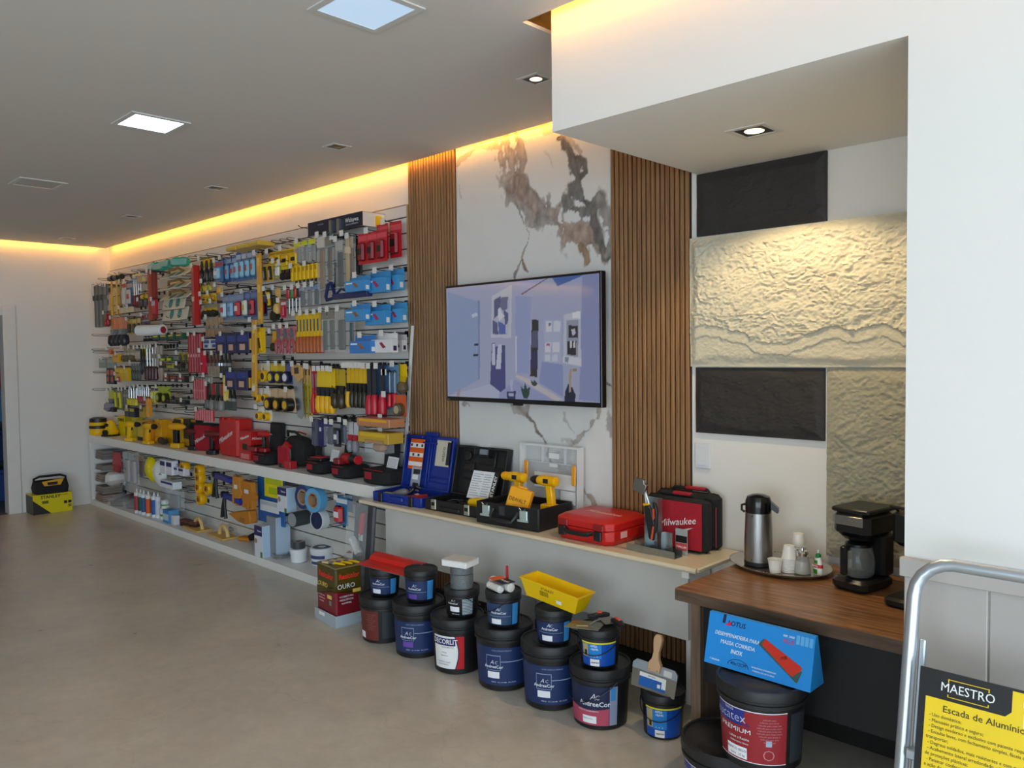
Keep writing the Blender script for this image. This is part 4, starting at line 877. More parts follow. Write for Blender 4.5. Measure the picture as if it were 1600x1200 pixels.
# black Stanley case
m_kc = mat('case_black', '1c1c1e', .42)
t = thing('tool_case', 'open black plastic case with a STANLEY booklet standing in its lid', 'tool case', (5.895, -.335, K), 2)
b = MB().m(m_kc); hollow(b, .42, .22, .062); b.build('base', t, bevel=.006)
m_latch = mat('latch_steel', 'b8b5a4', .3, .6)
for x in (.06, .33): b = MB().m(m_latch); b.box(x, x+.04, -.01, .0, .008, .066, c=.003); b.build('latch', t); b = MB().m(m_blk); b.box(x+.008, x+.032, -.0125, -.01, .03, .05); b.build('latch_slot', t, flat=True)
b = MB().m(m_kc); b.box(.13, .29, -.008, 0, .012, .03, c=.004); b.build('handle', t)
LT = T(0, .22, .06) @ RX(-12)
b = MB().m(m_kc).xf(LT); b.box(0, .42, .02, .027, 0, .295)
for a in ((0, .012, -.02, .02, 0, .295), (.408, .42, -.02, .02, 0, .295), (.012, .408, -.02, .02, 0, .012), (.012, .15, -.02, .02, .28, .295), (.27, .408, -.02, .02, .28, .295), (.15, .27, -.02, .02, .235, .245), (.15, .158, -.02, .02, .245, .295), (.262, .27, -.02, .02, .245, .295)): b.box(*a)
for a in ((.04, .12, .008, .02, .14, .15), (.04, .12, .008, .02, .1, .11), (.04, .12, .008, .02, .19, .2), (.3, .385, .006, .02, .17, .18), (.3, .308, .006, .02, .18, .27), (.17, .27, .01, .02, .19, .198), (.13, .138, .008, .02, .05, .2)): b.box(*a)
b.lathe([(.03, .008), (.03, .02)], 20, 'y', (.075, 0, .235)); b.build('lid', t, bevel=.003)
sheet(t, 'lid_window', .1, .032, pl('8e96a0', .3), LT @ T(.21, .019, .265))
tb = thing('booklet', 'white instruction booklet with a black STANLEY spine band', 'booklet', (6.17, -.155, K+.062), 4, None, -24)
b = MB().m(m_paper); b.box(-.105, .06, -.004, 0, 0, .165); b.build('pages', tb, flat=True)
b = MB().m(pl('232326')); b.box(.06, .098, -.0042, 0, 0, .165); b.build('title_band', tb, flat=True)
o = text('STANLEY', .03, m_wht, tb, (.079, -.0045, .083), (0, 90, 90), bold=.02); o.matrix_local = T(.079, -.0048, .083) @ RX(90) @ RZ(90)
for k in range(10): b = MB().m(pl('8c8f9a')); b.box(-.095, -.02-(k % 3)*.012, -.0045, -.004, .018+k*.014, .021+k*.014); b.box(-.01, .05-(k % 2)*.01, -.0045, -.004, .018+k*.014, .021+k*.014); b.build('print_line', tb, flat=True)
tj = thing('jigsaw', 'yellow and black corded tool lying in the open black case', 'power tool', (6.12, -.235, K+.0075), 8)
b = MB().m(m_yel); b.xf(T(.09, 0, .05) @ RY(80)); b.lathe([(.012, -.055), (.027, -.04), (.028, .01), (.02, .05), (.012, .075)], 18); b.build('body', tj)
b = MB().m(m_yel); b.box(.07, .12, -.03, .02, .012, .03, c=.008); b.build('foot_guard', tj)
b = MB().m(m_blk); b.xf(RY(82)); b.lathe([(.012, -.18), (.022, -.17), (.024, -.08), (.019, .0)], 16, o=(-.03, 0, 0)); b.build('grip', tj)
b = MB().m(m_blk); b.tube([(-.03, -.02, .035), (0, -.05, .06), (.03, -.06, .05), (.05, -.03, .045), (.02, 0, .055), (-.02, .02, .05), (-.07, -.01, .055), (-.1, -.03, .045)], .0045, 7); b.build('power_cord', tj)
# black DeWalt case with drills
t = thing('tool_case', 'open black case with steel latches holding the two yellow drills', 'tool case', (6.385, -.385, K), 4)
b = MB().m(m_kc); hollow(b, .42, .285, .115); b.build('base', t, bevel=.008)
for x in (.05, .305): b = MB().m(mat('latch_bright', 'c9ddda', .25, .5)); b.box(x, x+.05, -.012, .0, .05, .10, c=.003); b.box(x-.008, x+.058, -.018, -.008, .045, .055); b.build('latch', t); b = MB().m(m_chrome); b.tube([(x+.008, -.012, .1), (x+.006, -.018, .115), (x+.015, -.014, .105)], .0018, 6); b.tube([(x+.042, -.012, .1), (x+.044, -.018, .115), (x+.036, -.014, .105)], .0018, 6); b.build('latch_wire', t)
b = MB().m(m_kc); b.tube([(.125, -.006, .085), (.13, -.03, .06), (.14, -.04, .04), (.28, -.04, .04), (.29, -.03, .06), (.295, -.006, .085)], .011, 10); b.build('handle', t)
MB().m(pl('3a3c40')).box(.165, .2, -.006, 0, .06, .105).build('sticker', t, flat=True)
MB().m(pl('242426', .6)).box(.008, .41, .02, .275, .07, .078).build('inner_tray', t, flat=True)
# clear organiser
m_clr = mat('clear_plastic', 'e8ecee', .08, alpha=.22); m_clre = mat('clear_plastic_edge', 'f2f4f6', .1, alpha=.6)
t = thing('organizer_case', 'clear plastic organiser case with yellow latches against the marble', 'organizer', (6.42, -.045, K), 0, None, -1)
b = MB().m(m_clr); b.box(0, .42, -.003, 0, .0, .4, c=0); b.build('back', t, flat=True)
b = MB().m(m_clre)
for a in ((0, .01, -.045, -.003, 0, .4), (.41, .42, -.045, -.003, 0, .4), (.01, .41, -.045, -.003, 0, .01), (.01, .41, -.045, -.003, .39, .4), (.01, .41, -.02, -.003, .3, .304), (.3, .304, -.02, -.003, .3, .39), (.14, .144, -.02, -.003, .3, .39)): b.box(*a)
b.build('rim', t, flat=True)
for x in (.035, .375): b = MB().m(pl('f0a21c')); b.box(x, x+.028, -.05, -.04, .2, .305, c=.005); b.build('latch', t)
for a in ((.185, .255, .325, .355), (.19, .245, .28, .3), (.08, .37, .165, .245), (.27, .37, .09, .16)): MB().m(pl('eeece8')).box(a[0], a[1], -.012, -.005, a[2], a[3]).build('insert_label', t, flat=True)
MB().m(pl('8c8f94')).box(.27, .36, -.014, -.012, .05, .095).build('print_block', t, flat=True)
m_dw = mat('drill_yellow', 'f6b800', .35)
def drill(x, y, z, rz, label, s=1, col=None, chuck='18181a', battery=True, chuck_len=.045):
    t = thing('cordless_drill', label, 'power drill', (x, y, z), rz); t.scale = (s, s, s); cm = col or m_dw
    b = MB().m(cm); b.lathe([(.012, .075), (.026, .07), (.03, .05), (.03, -.02), (.026, -.05), (.022, -.062)], 22, 'x', (0, 0, .165)); b.build('motor_housing', t)
    b = MB().m(pl(chuck)); b.lathe([(.025, -.062), (.025, -.085), (.02, -.1), (.012, -.1-chuck_len+.03)], 18, 'x', (0, 0, .165)); b.build('chuck', t)
    b = MB().m(cm); b.prism([(-.005, .15), (.04, .15), (.048, .09), (.055, .03), (.01, .03), (.003, .09)], -.017, .017); b.build('grip', t, bevel=.006)
    b = MB().m(m_blk); b.prism([(-.012, .135), (0, .135), (.004, .105), (-.006, .11)], -.006, .006); b.build('trigger', t)
    if battery: b = MB().m(cm); b.box(-.03, .075, -.032, .032, 0, .034, c=.008); b.build('battery_foot', t)
    b = MB().m(m_blk); b.box(-.006, .03, -.0312, -.029, .155, .18); b.build('model_plate', t, flat=True)
    for k in range(4): b = MB().m(pl('c98f00')); b.lathe([(.0305, .028+k*.009), (.0305, .031+k*.009)], 22, 'x', (0, 0, .165), caps=False); b.build('vent_ring', t)
    return t
drill(6.50, -.20, K+.079, 3, 'yellow cordless drill, the left one in the black case', .92, chuck='f0b000', chuck_len=.02)
drill(6.715, -.19, K+.079, 3, 'yellow cordless drill with black chuck, the right one in the black case', .92)
t = thing('accessory_box', 'small yellow plastic box reading DEWALT propped between the two drills', 'box', (6.60, -.30, K+.08), 14, None, -14, 12)
b = MB().m(mat('dewalt_box', 'f5aa1e', .35)); b.box(-.065, .065, -.022, .022, .0, .115, c=.008); b.build('box', t)
b = MB().m(mat('dewalt_box', 'f5aa1e', .35)); b.box(-.028, .028, -.01, .01, .115, .125, c=.003); b.build('handle', t)
text('DEWALT', .028, m_blk, t, (0, -.0228, .05), bold=.03, squash=.9)
# red case
m_rc = mat('case_red', 'c8201c', .36, bump=.1, bscale=250)
t = thing('tool_case', 'closed bright red hard case lying flat on the cream counter', 'tool case', (6.915, -.365, K), 0)
def case(b, w, d, z0, z1, i0, i1): 
    def rg(i, z, c=.03): return [(i+c, i, z), (w-i-c, i, z), (w-i, i+c, z), (w-i, d-i-c, z), (w-i-c, d-i, z), (i+c, d-i, z), (i, d-i-c, z), (i, i+c, z)]
    vs = rg(i0, z0)+rg(0, z0+(z1-z0)*.35)+rg(0, z0+(z1-z0)*.65)+rg(i1, z1); fs = [tuple(range(7, -1, -1)), tuple(range(24, 32))]
    for k in range(3):
        for i in range(8): j = (i+1) % 8; fs.append((k*8+i, k*8+j, k*8+8+j, k*8+8+i))
    b.add(vs, fs)
b = MB().m(m_rc); case(b, .345, .31, 0, .066, .012, .0); b.build('base', t, sharp=25, bevel=.004)
b = MB().m(m_rc); case(b, .345, .31, .068, .118, .0, .028); b.build('lid', t, sharp=25, bevel=.004)
for x in (.03, .245): b = MB().m(pl('8f1414')); b.box(x, x+.06, -.008, .004, .066, .098, c=.004); b.build('latch_cover', t); b = MB().m(m_blk); b.box(x+.006, x+.05, -.012, .002, .02, .066, c=.004); b.build('latch', t)
b = MB().m(m_blk); b.tube([(.085, -.002, .05), (.095, -.026, .048), (.12, -.03, .046), (.2, -.03, .046), (.225, -.026, .048), (.235, -.002, .05)], .011, 12); b.build('handle', t)
text('Milwaukee', .05, pl('f0b8a8'), t, (.19, .15, .1186), (0, 0, -3), shear=.3, bold=.01); card(t, 'warning_print', .05, .03, pl('e8b0b0'), (.3455, .1, .045), (90, 0, 90))
# red and black bag (two layers)
m_fab = mat('black_nylon', '1b1b1d', .8, bump=.5, bscale=400); m_fr = mat('red_nylon', 'b01228', .75, bump=.5, bscale=400)
t = thing('tool_bag', 'red fronted black fabric tool bag standing on the right end of the counter', 'tool bag', (7.335, -.215, K), 2)
b = MB().m(m_fab); b.box(0, .32, .0, .085, 0, .24, c=.03); b.build('front_compartment', t, bevel=.006)
b = MB().m(m_fab); b.box(.0, .325, .09, .175, 0, .25, c=.03); b.build('rear_compartment', t, bevel=.006)
b = MB().m(m_fr); b.box(.018, .302, -.006, .001, .016, .225, c=.004); b.build('front_pocket', t); b = MB().m(pl('8a1024')); b.tube([(.322, .088, .02), (.322, .088, .2)], .0025, 6); b.build('zip_piping', t)
b = MB().m(m_fab); b.tube([(.07, .04, .238), (.08, .035, .252), (.24, .035, .252), (.25, .04, .238)], .008, 8); b.build('handle', t); b = MB().m(m_fr); b.box(.14, .23, .02, .05, .25, .262, c=.004); b.build('handle_wrap', t)
b = MB().m(m_fab); b.tube([(.07, .13, .248), (.09, .13, .264), (.26, .13, .264), (.27, .13, .248)], .008, 8); b.build('handle', t); b = MB().m(m_fr); b.box(.15, .25, .115, .145, .262, .274, c=.004); b.build('handle_wrap', t)
text('Milwaukee', .044, m_wht, t, (.18, -.0068, .132), shear=.3, rot=(90, -10, 0)); b = MB().m(m_wht); b.prism([(.16, .092), (.262, .116), (.212, .092), (.205, .1)], -.0068, -.006); b.build('logo_flash', t, flat=True)
# metal channel and upright steel pieces
t = thing('drywall_channel', 'short galvanised U channel lying in front of the red bag', 'metal channel', (7.325, -.335, K), -2)
b = MB().m(m_galv); b.box(0, .26, 0, .06, 0, .0015); b.box(0, .26, 0, .0015, .0015, .03); b.box(0, .26, .0585, .06, .0015, .03); b.build('channel', t, flat=True)
t = thing('drywall_stud', 'upright galvanised stud offcut standing in the U channel', 'metal stud', (7.42, -.328, K+.002), -2)
b = MB().m(m_galv); b.box(0, .07, .035, .0362, 0, .245); b.box(0, .0015, 0, .035, 0, .245); b.box(.0685, .07, 0, .035, 0, .245); b.build('stud', t, flat=True)
b = MB().m(pl('5a6066')); b.lathe([(.009, -.0006), (.0001, -.0008)], 16, 'y', (.035, .035, .04)); b.build('hole', t)
t = thing('stud_bracket', 'small galvanised bracket with a hole beside the upright stud', 'bracket', (7.505, -.325, K+.002), -2)
b = MB().m(m_galv); b.box(0, .045, .02, .0215, 0, .1); b.box(0, .0015, 0, .02, 0, .1); b.build('plate', t, flat=True); b = MB().m(pl('5a6066')); b.lathe([(.008, -.0006), (.0001, -.0008)], 16, 'y', (.022, .02, .035)); b.build('hole', t)
t = thing('card_sleeve', 'grey sleeve card with black and red print behind the U channel', 'card', (7.535, -.262, K), -2)
MB().m(pl('a9aca6')).box(0, .062, .005, .0065, 0, .115).build('card', t, flat=True); MB().m(m_blk).box(.002, .06, .004, .005, .055, .085).build('black_band', t, flat=True); MB().m(pl('d05050')).box(.002, .06, .004, .005, .02, .052).build('red_band', t, flat=True)
text('TWILLER', .013, m_wht, t, (.031, .0035, .035), bold=.02)
t = thing('aviation_snips', 'metal stud crimper with black and orange handles leaning on the upright stud', 'hand tool', (7.475, -.350, K+.075), 0, None, 0, -9)
b = MB().m(pl('1c1c1e')); b.prism([(-.012, .0), (.01, -.01), (.03, .05), (.022, .13), (.0, .15), (-.016, .14)], -.010, .006); b.build('grip', t, bevel=.004)
b = MB().m(pl('1c1c1e')); b.prism([(.02, .02), (.034, .03), (.052, .12), (.046, .155), (.032, .16), (.03, .1)], -.010, .006); b.build('grip', t, bevel=.004)
b = MB().m(pl('e0502a')); b.prism([(.0, .0), (.008, -.006), (.026, .05), (.02, .056)], -.0115, -.0103); b.prism([(.026, .08), (.036, .09), (.04, .13), (.03, .13)], -.0115, -.0103); b.build('grip_inlay', t, flat=True)
b = MB().m(pl('e8a020')); b.box(-.016, .012, -.011, .007, .146, .156); b.build('collar', t, flat=True)
b = MB().m(m_steel); b.tube([(-.003, -.002, .152), (.0, -.002, .215)], .007, 10); b.tube([(.012, -.002, .152), (.002, -.002, .2)], .005, 8); b.build('shank', t)
b = MB().m(m_steeld); b.xf(T(-.02, -.002, .235) @ RY(20)); b.prism([(-.035, -.03), (.03, -.035), (.036, .01), (.022, .014), (.018, .03), (-.004, .034), (-.008, .026), (-.03, .03)], -.012, .009); b.build('jaw_head', t, bevel=.002)
# ================================================================ hanging goods: builders (origin at the top, hanging down)
def hook(x, z, L, tag_=1, label='', group=None, two=0):
    x = max(.05, min(5.355, x)); t = thing('display_hook', label, 'hook', (x, -.0225, z), 0, group)
    MB().m(m_wire).box(-.016, .016, -.006, -.0005, -.02, .012).build('base_plate', t, flat=True)
    b = MB().m(m_wire); b.tube([(0, -.004, 0), (0, -L+.02, .002), (0, -L, .014)], .0028, 5)
    if two: b.tube([(0, -.004, .018), (0, -L+.006, .02), (0, -L-.004, .006)], .002, 5)
    b.build('wire', t)
    if tag_: MB().m(pl('e6e2da', .6)).box(-.021, .021, -L-.009, -L-.006, -.022, .016).build('price_tag', t, flat=True)
    return t
HK = {}
def hang_loop(t): MB().m(m_wire).tube([(0, .012*math.cos(a*math.pi/5), .008*math.sin(a*math.pi/5)+.004) for a in range(10)], .003, 5, closed=True).build('hang_loop', t)
def k_card(t, w, h, d, c):
    """flat card with a moulded product on it: card, product, band, bulge"""
    b = MB().m(pl(c[0], .35)); b.box(-w/2, w/2, -.0015, 0, -h, 0); b.build('card', t, flat=True)
    b = MB().m(pl(c[1], .3)); b.box(-w*.32, w*.32, -d, -.0015, -h*.9, -h*.32, c=min(w*.2, d*.5)); b.build('product', t)
    if len(c) > 2: MB().m(pl(c[2])).box(-w*.46, w*.46, -.0025, -.0015, -h*.24, -h*.08).build('print_band', t, flat=True)
    if len(c) > 3: MB().m(pl(c[3])).box(-w*.2, w*.2, -d-.001, -d, -h*.7, -h*.5).build('product_detail', t, flat=True)
def k_pack(t, w, h, d, c):
    """boxy pack"""
    b = MB().m(pl(c[0], .4)); b.box(-w/2, w/2, -d, 0, -h, 0, c=min(.004, d*.3)); b.build('pack', t)
    if len(c) > 1: MB().m(pl(c[1])).box(-w*.42, w*.42, -d-.001, -d, -h*.42, -h*.12).build('print_band', t, flat=True)
    if len(c) > 2: MB().m(pl(c[2])).box(-w*.25, w*.2, -d-.0012, -d, -h*.85, -h*.55).build('picture', t, flat=True)
def k_file(t, w, h, d, c):
    """handle below, sleeved blade above"""
    r = w*.5
    b = MB().m(pl(c[1], .35)); b.lathe([(r*.5, -h), (r*.95, -h*.97), (r, -h*.75), (r*.72, -h*.62), (r*.6, -h*.58)], 12); b.build('handle', t)
    b = MB().m(pl(c[0], .4)); b.box(-w*.36, w*.36, -.004, .004, -h*.58, 0); b.build('sleeve', t, flat=True)
    if len(c) > 2: MB().m(pl(c[2])).box(-w*.18, w*.18, -.005, -.004, -h*.45, -h*.15).build('print', t, flat=True)
def k_driver(t, w, h, d, c):
    r = w*.5
    b = MB().m(pl(c[1], .3)); b.lathe([(r*.6, -h), (r, -h*.96), (r*.85, -h*.7), (r, -h*.62), (r*.4, -h*.58)], 12); b.build('handle', t)
    b = MB().m(m_steel); b.cyl(min(r*.25, .005), -h*.58, -.0, 8); b.build('shaft', t)
    hang_loop(t)
def k_driver_up(t, w, h, d, c):
    r = w*.5
    b = MB().m(pl(c[1], .3)); b.lathe([(r*.4, -h*.4), (r, -h*.36), (r*.85, -h*.2), (r, -h*.05), (r*.6, 0)], 12); b.build('handle', t)
    b = MB().m(m_steel); b.cyl(r*.25, -h, -h*.4, 8); b.build('shaft', t)
def k_tube(t, w, h, d, c):
    b = MB().m(pl(c[0], .3)); b.prism([(-w/2, -d*.5), (-w*.2, -d), (w*.2, -d), (w/2, -d*.5), (w/2, -.001), (-w/2, -.001)], -h, 0, 'xy'); b.build('pack', t, flat=True)
    MB().m(pl(c[1] if len(c) > 1 else 'e8e0dc')).box(-w*.2, w*.2, -d-.001, -d, -h*.6, -h*.52).build('price_sticker', t, flat=True)
def k_rod(t, w, h, d, c):
    b = MB().m(m_steel if c[0] == 'steel' else pl(c[0])); b.cyl(w*.35, -h, 0, 8); b.build('rod', t)
    b = MB().m(pl(c[1] if len(c) > 1 else '5a4a40')); b.cyl(w*.5, -h*.36, -h*.24, 8); b.build('collar', t); hang_loop(t)
def k_pliers(t, w, h, d, c):
    for s in (-1, 1):
        b = MB().m(pl(c[0], .35)); b.tube([(s*w*.1, -.012, -h*.42), (s*w*.38, -.012, -h*.62), (s*w*.4, -.012, -h*.85), (s*w*.25, -.012, -h*.98)], [w*.1, w*.15, w*.14, w*.08], 8); b.build('handle', t)
    b = MB().m(pl(c[1]) if len(c) > 1 else m_steel); b.prism([(-w*.16, -h*.44), (w*.16, -h*.44), (w*.22, -h*.3), (w*.06, -h*.08), (-w*.06, -h*.08), (-w*.22, -h*.3)], -.018, -.006); b.build('jaws', t)
    if len(c) > 2: MB().m(pl(c[2])).box(-w*.48, w*.48, -.003, -.001, -h*.36, 0).build('header_card', t, flat=True)
def k_brush(t, w, h, d, c):
    b = MB().m(pl(c[0], .4)); b.prism([(-w*.15, 0), (w*.15, 0), (w*.2, -h*.2), (w*.42, -h*.45), (-w*.42, -h*.45), (-w*.2, -h*.2)], -.016, -.004); b.build('handle', t)
    b = MB().m(m_steel); b.box(-w*.45, w*.45, -.019, -.002, -h*.58, -h*.45); b.build('ferrule', t, flat=True)
    b = MB().m(pl(c[1], .8)); b.box(-w*.44, w*.44, -.018, -.003, -h, -h*.58, c=.003); b.build('bristles', t)
def k_hammer(t, w, h, d, c):
    b = MB().m(pl(c[1], .35)); b.tube([(0, -.02, -h*.12), (0, -.02, -h*.55), (0, -.02, -h)], [.009, .012, .015], 10); b.build('handle', t)
    b = MB().m(pl(c[0], .35)); b.cyl(.028, -d*.5, d*.5, 14, 'x', (0, -.02, -h*.07)); b.build('head', t)
def k_tapemeasure(t, w, h, d, c):
    MB().m(pl(c[2] if len(c) > 2 else 'f0c000')).box(-w/2, w/2, -.0015, 0, -h, 0).build('card', t, flat=True)
    b = MB().m(pl(c[0], .3)); r = min(w*.48, h*.3); b.lathe([(r*.9, -d), (r, -d+.004), (r, -.002)], 16, 'y', (0, 0, -h+r*1.1)); b.build('case', t)
    b = MB().m(pl(c[1])); b.lathe([(r*.62, -d-.002), (r*.62, -d)], 16, 'y', (0, 0, -h+r*1.1)); b.build('face', t)
def k_saw(t, w, h, d, c):
    b = MB().m(m_steel if c[0] == 'steel' else pl(c[0], .35)); b.prism([(-w*.5, -h*.22), (w*.4, -h*.26), (w*.5, -h*.92), (w*.28, -h), (-w*.1, -h*.97)], -.0045, -.002); b.build('blade', t, flat=True)
    b = MB().m(pl(c[1], .45)); n = 20
    out = [(-w*.5, -h*.02), (w*.1, 0), (w*.5, -h*.06), (w*.42, -h*.16), (w*.45, -h*.25), (w*.1, -h*.34), (-w*.1, -h*.24), (-w*.5, -h*.2)]
    b.prism(out, -.014, .006); b.build('handle', t, bevel=.002)
    b = MB().m(pl('4a3526')); b.prism([(-w*.22, -h*.07), (w*.2, -h*.05), (w*.22, -h*.17), (-w*.2, -h*.18)], -.0146, -.0142); b.build('grip_hole', t, flat=True)
def k_slim(t, w, h, d, c):
    """narrow blade with a coloured lower part"""
    b = MB().m(pl(c[0], .4)); b.prism([(-w*.4, 0), (w*.4, 0), (w*.5, -h*.45), (-w*.5, -h*.45)], -.006, -.001); b.build('sleeve', t, flat=True)
    b = MB().m(pl(c[1], .35)); b.tube([(0, -.01, -h*.62), (0, -.012, -h*.7), (w*.05, -.014, -h*.9), (w*.1, -.012, -h)], [w*.3, w*.42, w*.45, w*.28], 10); b.build('grip', t)
    b = MB().m(pl(c[2] if len(c) > 2 else '1c1c1c')); b.prism([(-w*.45, -h*.42), (w*.45, -h*.42), (w*.25, -h*.64), (-w*.25, -h*.64)], -.016, -.002); b.build('guard', t, flat=True)
def k_cutter(t, w, h, d, c):
    MB().m(pl(c[0])).box(-w/2, w/2, -.0015, 0, -h, 0).build('card', t, flat=True)
    b = MB().m(pl(c[1], .35)); b.prism([(-w*.25, -h*.18), (w*.1, -h*.15), (w*.3, -h*.9), (w*.05, -h*.93)], -d, -.002); b.build('body', t, bevel=.002)
    b = MB().m(pl(c[2])); b.prism([(-w*.1, -h*.4), (w*.05, -h*.4), (w*.18, -h*.8), (w*.05, -h*.8)], -d-.003, -d); b.build('inlay', t, flat=True)
def k_bag(t, w, h, d, c):
    b = MB().m(pl(c[0], .6)); b.box(-w*.3, w*.3, -d*.8, -.003, -h*.95, -h*.25, c=d*.3); b.build('contents', t)
    b = MB().m(mat('clear_bag', 'e8ecee', .12, alpha=.16)); b.box(-w/2, w/2, -d, 0, -h, 0); b.build('bag', t, flat=True)
    if len(c) > 1: MB().m(pl(c[1])).box(-w*.48, w*.48, -d-.001, -d+.001, -h*.22, -h*.02).build('header_card', t, flat=True)
def k_glove(t, w, h, d, c):
    b = MB().m(pl(c[0], .8)); b.prism([(-w*.3, 0), (w*.3, 0), (w*.34, -h*.35), (w*.48, -h*.5), (w*.42, -h*.62), (w*.34, -h*.55), (w*.34, -h*.96), (w*.2, -h), (w*.16, -h*.72), (w*.1, -h*.72), (w*.06, -h), (-w*.1, -h), (-w*.12, -h*.74), (-w*.18, -h*.74), (-w*.22, -h*.97), (-w*.38, -h*.93), (-w*.34, -h*.4)], -d, 0); b.build('glove', t, bevel=.004)
    MB().m(pl(c[1])).box(-w*.15, w*.12, -d-.002, -d, -h*.42, -h*.28).build('price_sticker', t, flat=True)
def k_ring(t, w, h, d, c):
    """coil or roll threaded on a hook, axis across the wall"""
    r = h/2
    b = MB().m(pl(c[0], .4)); b.lathe([(r*.5, -d), (r, -d), (r, 0), (r*.5, 0), (r*.5, -d)], 24, 'y', (0, 0, -r), caps=False); b.build('roll', t)
    b = MB().m(pl(c[1])); b.lathe([(r*.52, -d+.001), (r*.42, -d+.001), (r*.42, -.001), (r*.52, -.001)], 20, 'y', (0, 0, -r), caps=False); b.build('core', t)
    if len(c) > 2: b = MB().m(pl(c[2])); b.lathe([(r*.55, -d-.0012), (r*.96, -d-.0012)], 24, 'y', (0, 0, -r), caps=False); b.build('printed_face', t)
def k_lev(t, w, h, d, c):
    b = MB().m(pl(c[0], .35)); b.box(-w/2, w/2, -d, 0, -h, 0, c=.002); b.build('beam', t)
    for f in (.12, .5, .88): MB().m(pl(c[1])).box(-w*.3, w*.3, -d-.001, -d, -h*f-.03, -h*f+.03).build('vial_window', t, flat=True)
def k_boxtab(t, w, h, d, c):
    b = MB().m(pl(c[0], .4)); b.box(-w/2, w/2, -d, 0, -h, -h*.32); b.build('box', t, flat=True, bevel=.0015)
    MB().m(pl(c[0], .4)).box(-w/2, w/2, -.003, -.001, -h*.32, 0).build('hang_tab', t, flat=True)
    b = MB().m(pl(c[1])); b.prism([(-w*.1, -h*.5), (w*.02, -h*.45), (w*.22, -h*.72), (w*.08, -h*.78)], -d-.001, -d); b.build('picture', t, flat=True)
    MB().m(pl(c[2] if len(c) > 2 else 'e8e4e0')).box(w*.5, w*.5+.001, -d*.75, -d*.25, -h*.9, -h*.65).build('side_label', t, flat=True)
    MB().m(pl('f0f0f0')).box(-w*.44, -w*.12, -d-.001, -d, -h*.52, -h*.44).build('lettering_line', t, flat=True)
KN = dict(card='blister_card', pack='tool_pack', file='wood_file', driver='screwdriver', driver_up='screwdriver', tube='red_sleeve_pack', rod='steel_rod', pliers='pliers', brush='paint_brush', hammer='hammer', tapemeasure='tape_measure', saw='hand_saw', slim='keyhole_saw', cutter='utility_knife', bag='bagged_item', glove='work_glove', ring='tape_roll', lev='spirit_level', boxtab='hanging_box')
CT = dict(card='tool pack', pack='tool pack', file='file', driver='screwdriver', driver_up='screwdriver', tube='tool pack', rod='rod', pliers='pliers', brush='brush', hammer='hammer', tapemeasure='tape measure', saw='saw', slim='hand saw', cutter='knife', bag='tool pack', glove='glove', ring='roll', lev='level', boxtab='box')
G = globals()
def I(kind, xL, xR, yT, yB, Y, n, cols, label, group=None, name=None, cat=None, d=.02, hooks=1, rz=0, rx=0, ry=0, fill=.88, tags=1, jit=0, seq=None, dy=0, hl=None):
    """n items between pixel columns xL..xR of the photograph, hanging on plane y=Y"""
    pm = (yT+yB)/2; x0 = at(xL, pm, y=Y).x; x1 = at(xR, pm, y=Y).x; xm = (xL+xR)/2
    zt = at(xm, yT, y=Y).z; h = zt-at(xm, yB, y=Y).z; w = (x1-x0)/n*fill; st = (x1-x0)/n
    if n > 1 and not group: group = label
    proto = {}; cols = cols if isinstance(cols[0], (list, tuple)) else [cols]
    for i in range(n):
        ci = (seq[i % len(seq)] if seq else i) % len(cols); x = x0+st*(i+.5)
        # keep the row following the photograph's line of hooks
        z = at(xL+(xR-xL)*(i+.5)/n, yT, y=Y).z if False else zt
        lo = (x, Y+dy*i+(random.uniform(-jit, jit) if jit else 0), z-random.uniform(0, jit))
        lb = label[ci] if isinstance(label, (list, tuple)) else label
        if ci in proto: copy_tree(proto[ci], lo, (rx, ry, rz+random.uniform(-3, 3)), lb, group)
        else:
            t = thing(name or KN[kind], lb, cat or CT[kind], lo, rz, group, rx, ry); G['k_'+kind](t, w, h, d, cols[ci]); proto[ci] = t
    L = abs(Y)-.0225+.045
    if hooks:
        m = max(1, round(n/hooks)); hl = hl or 'goods'
        for k in range(m):
            x = x0+(x1-x0)*(k+.5)/m
            hook(x, zt+.006, abs(Y)+.02, tags and (k % 2 == 0 or tags > 1), 'black wire hook holding the '+hl, 'hooks holding the '+hl if m > 1 else None)
# ================================================================ goods hanging on the slatwall
Y1 = -.16
# --- right end of the board
t = thing('header_sign', 'dark navy display header reading Walsywa at the top of the slatwall', 'sign', (at(482, 358, y=-.20).x, -.20, at(567, 352, y=-.20).z), 0)
x0 = 0; wd = at(567, 340, y=-.20).x-at(482, 350, y=-.20).x; hs = at(567, 331, y=-.20).z-at(567, 352, y=-.20).z+.006
b = MB().m(pl('1c2236', .3)); b.box(0, wd, -.004, 0, 0, hs); b.build('face_panel', t, flat=True)
b = MB().m(pl('e6e0d2')); b.box(wd-.002, wd, 0, .175, 0, hs); b.box(0, .002, 0, .175, 0, hs); b.box(0, wd, 0, .175, hs-.002, hs); b.build('side_panel', t, flat=True)
MB().m(m_yel).box(wd, wd+.001, .1, .15, .0, hs*.8).build('price_sticker', t, flat=True)
text('Walsywa', .042, m_wht, t, (wd*.82, -.0045, hs*.55), bold=.01); text('FIXAÇÃO E FERRAMENTAS', .012, pl('aab0c4'), t, (wd*.82, -.0045, hs*.25)); text('SOLUÇÕES', .014, pl('8890a8'), t, (wd*.25, -.0045, hs*.7))
for k in range(2): MB().m(m_galv).box(wd*(.44+.14*k), wd*(.44+.14*k)+.03, -.02, -.004, -.03, hs*.8).build('sign_clip', t, flat=True)
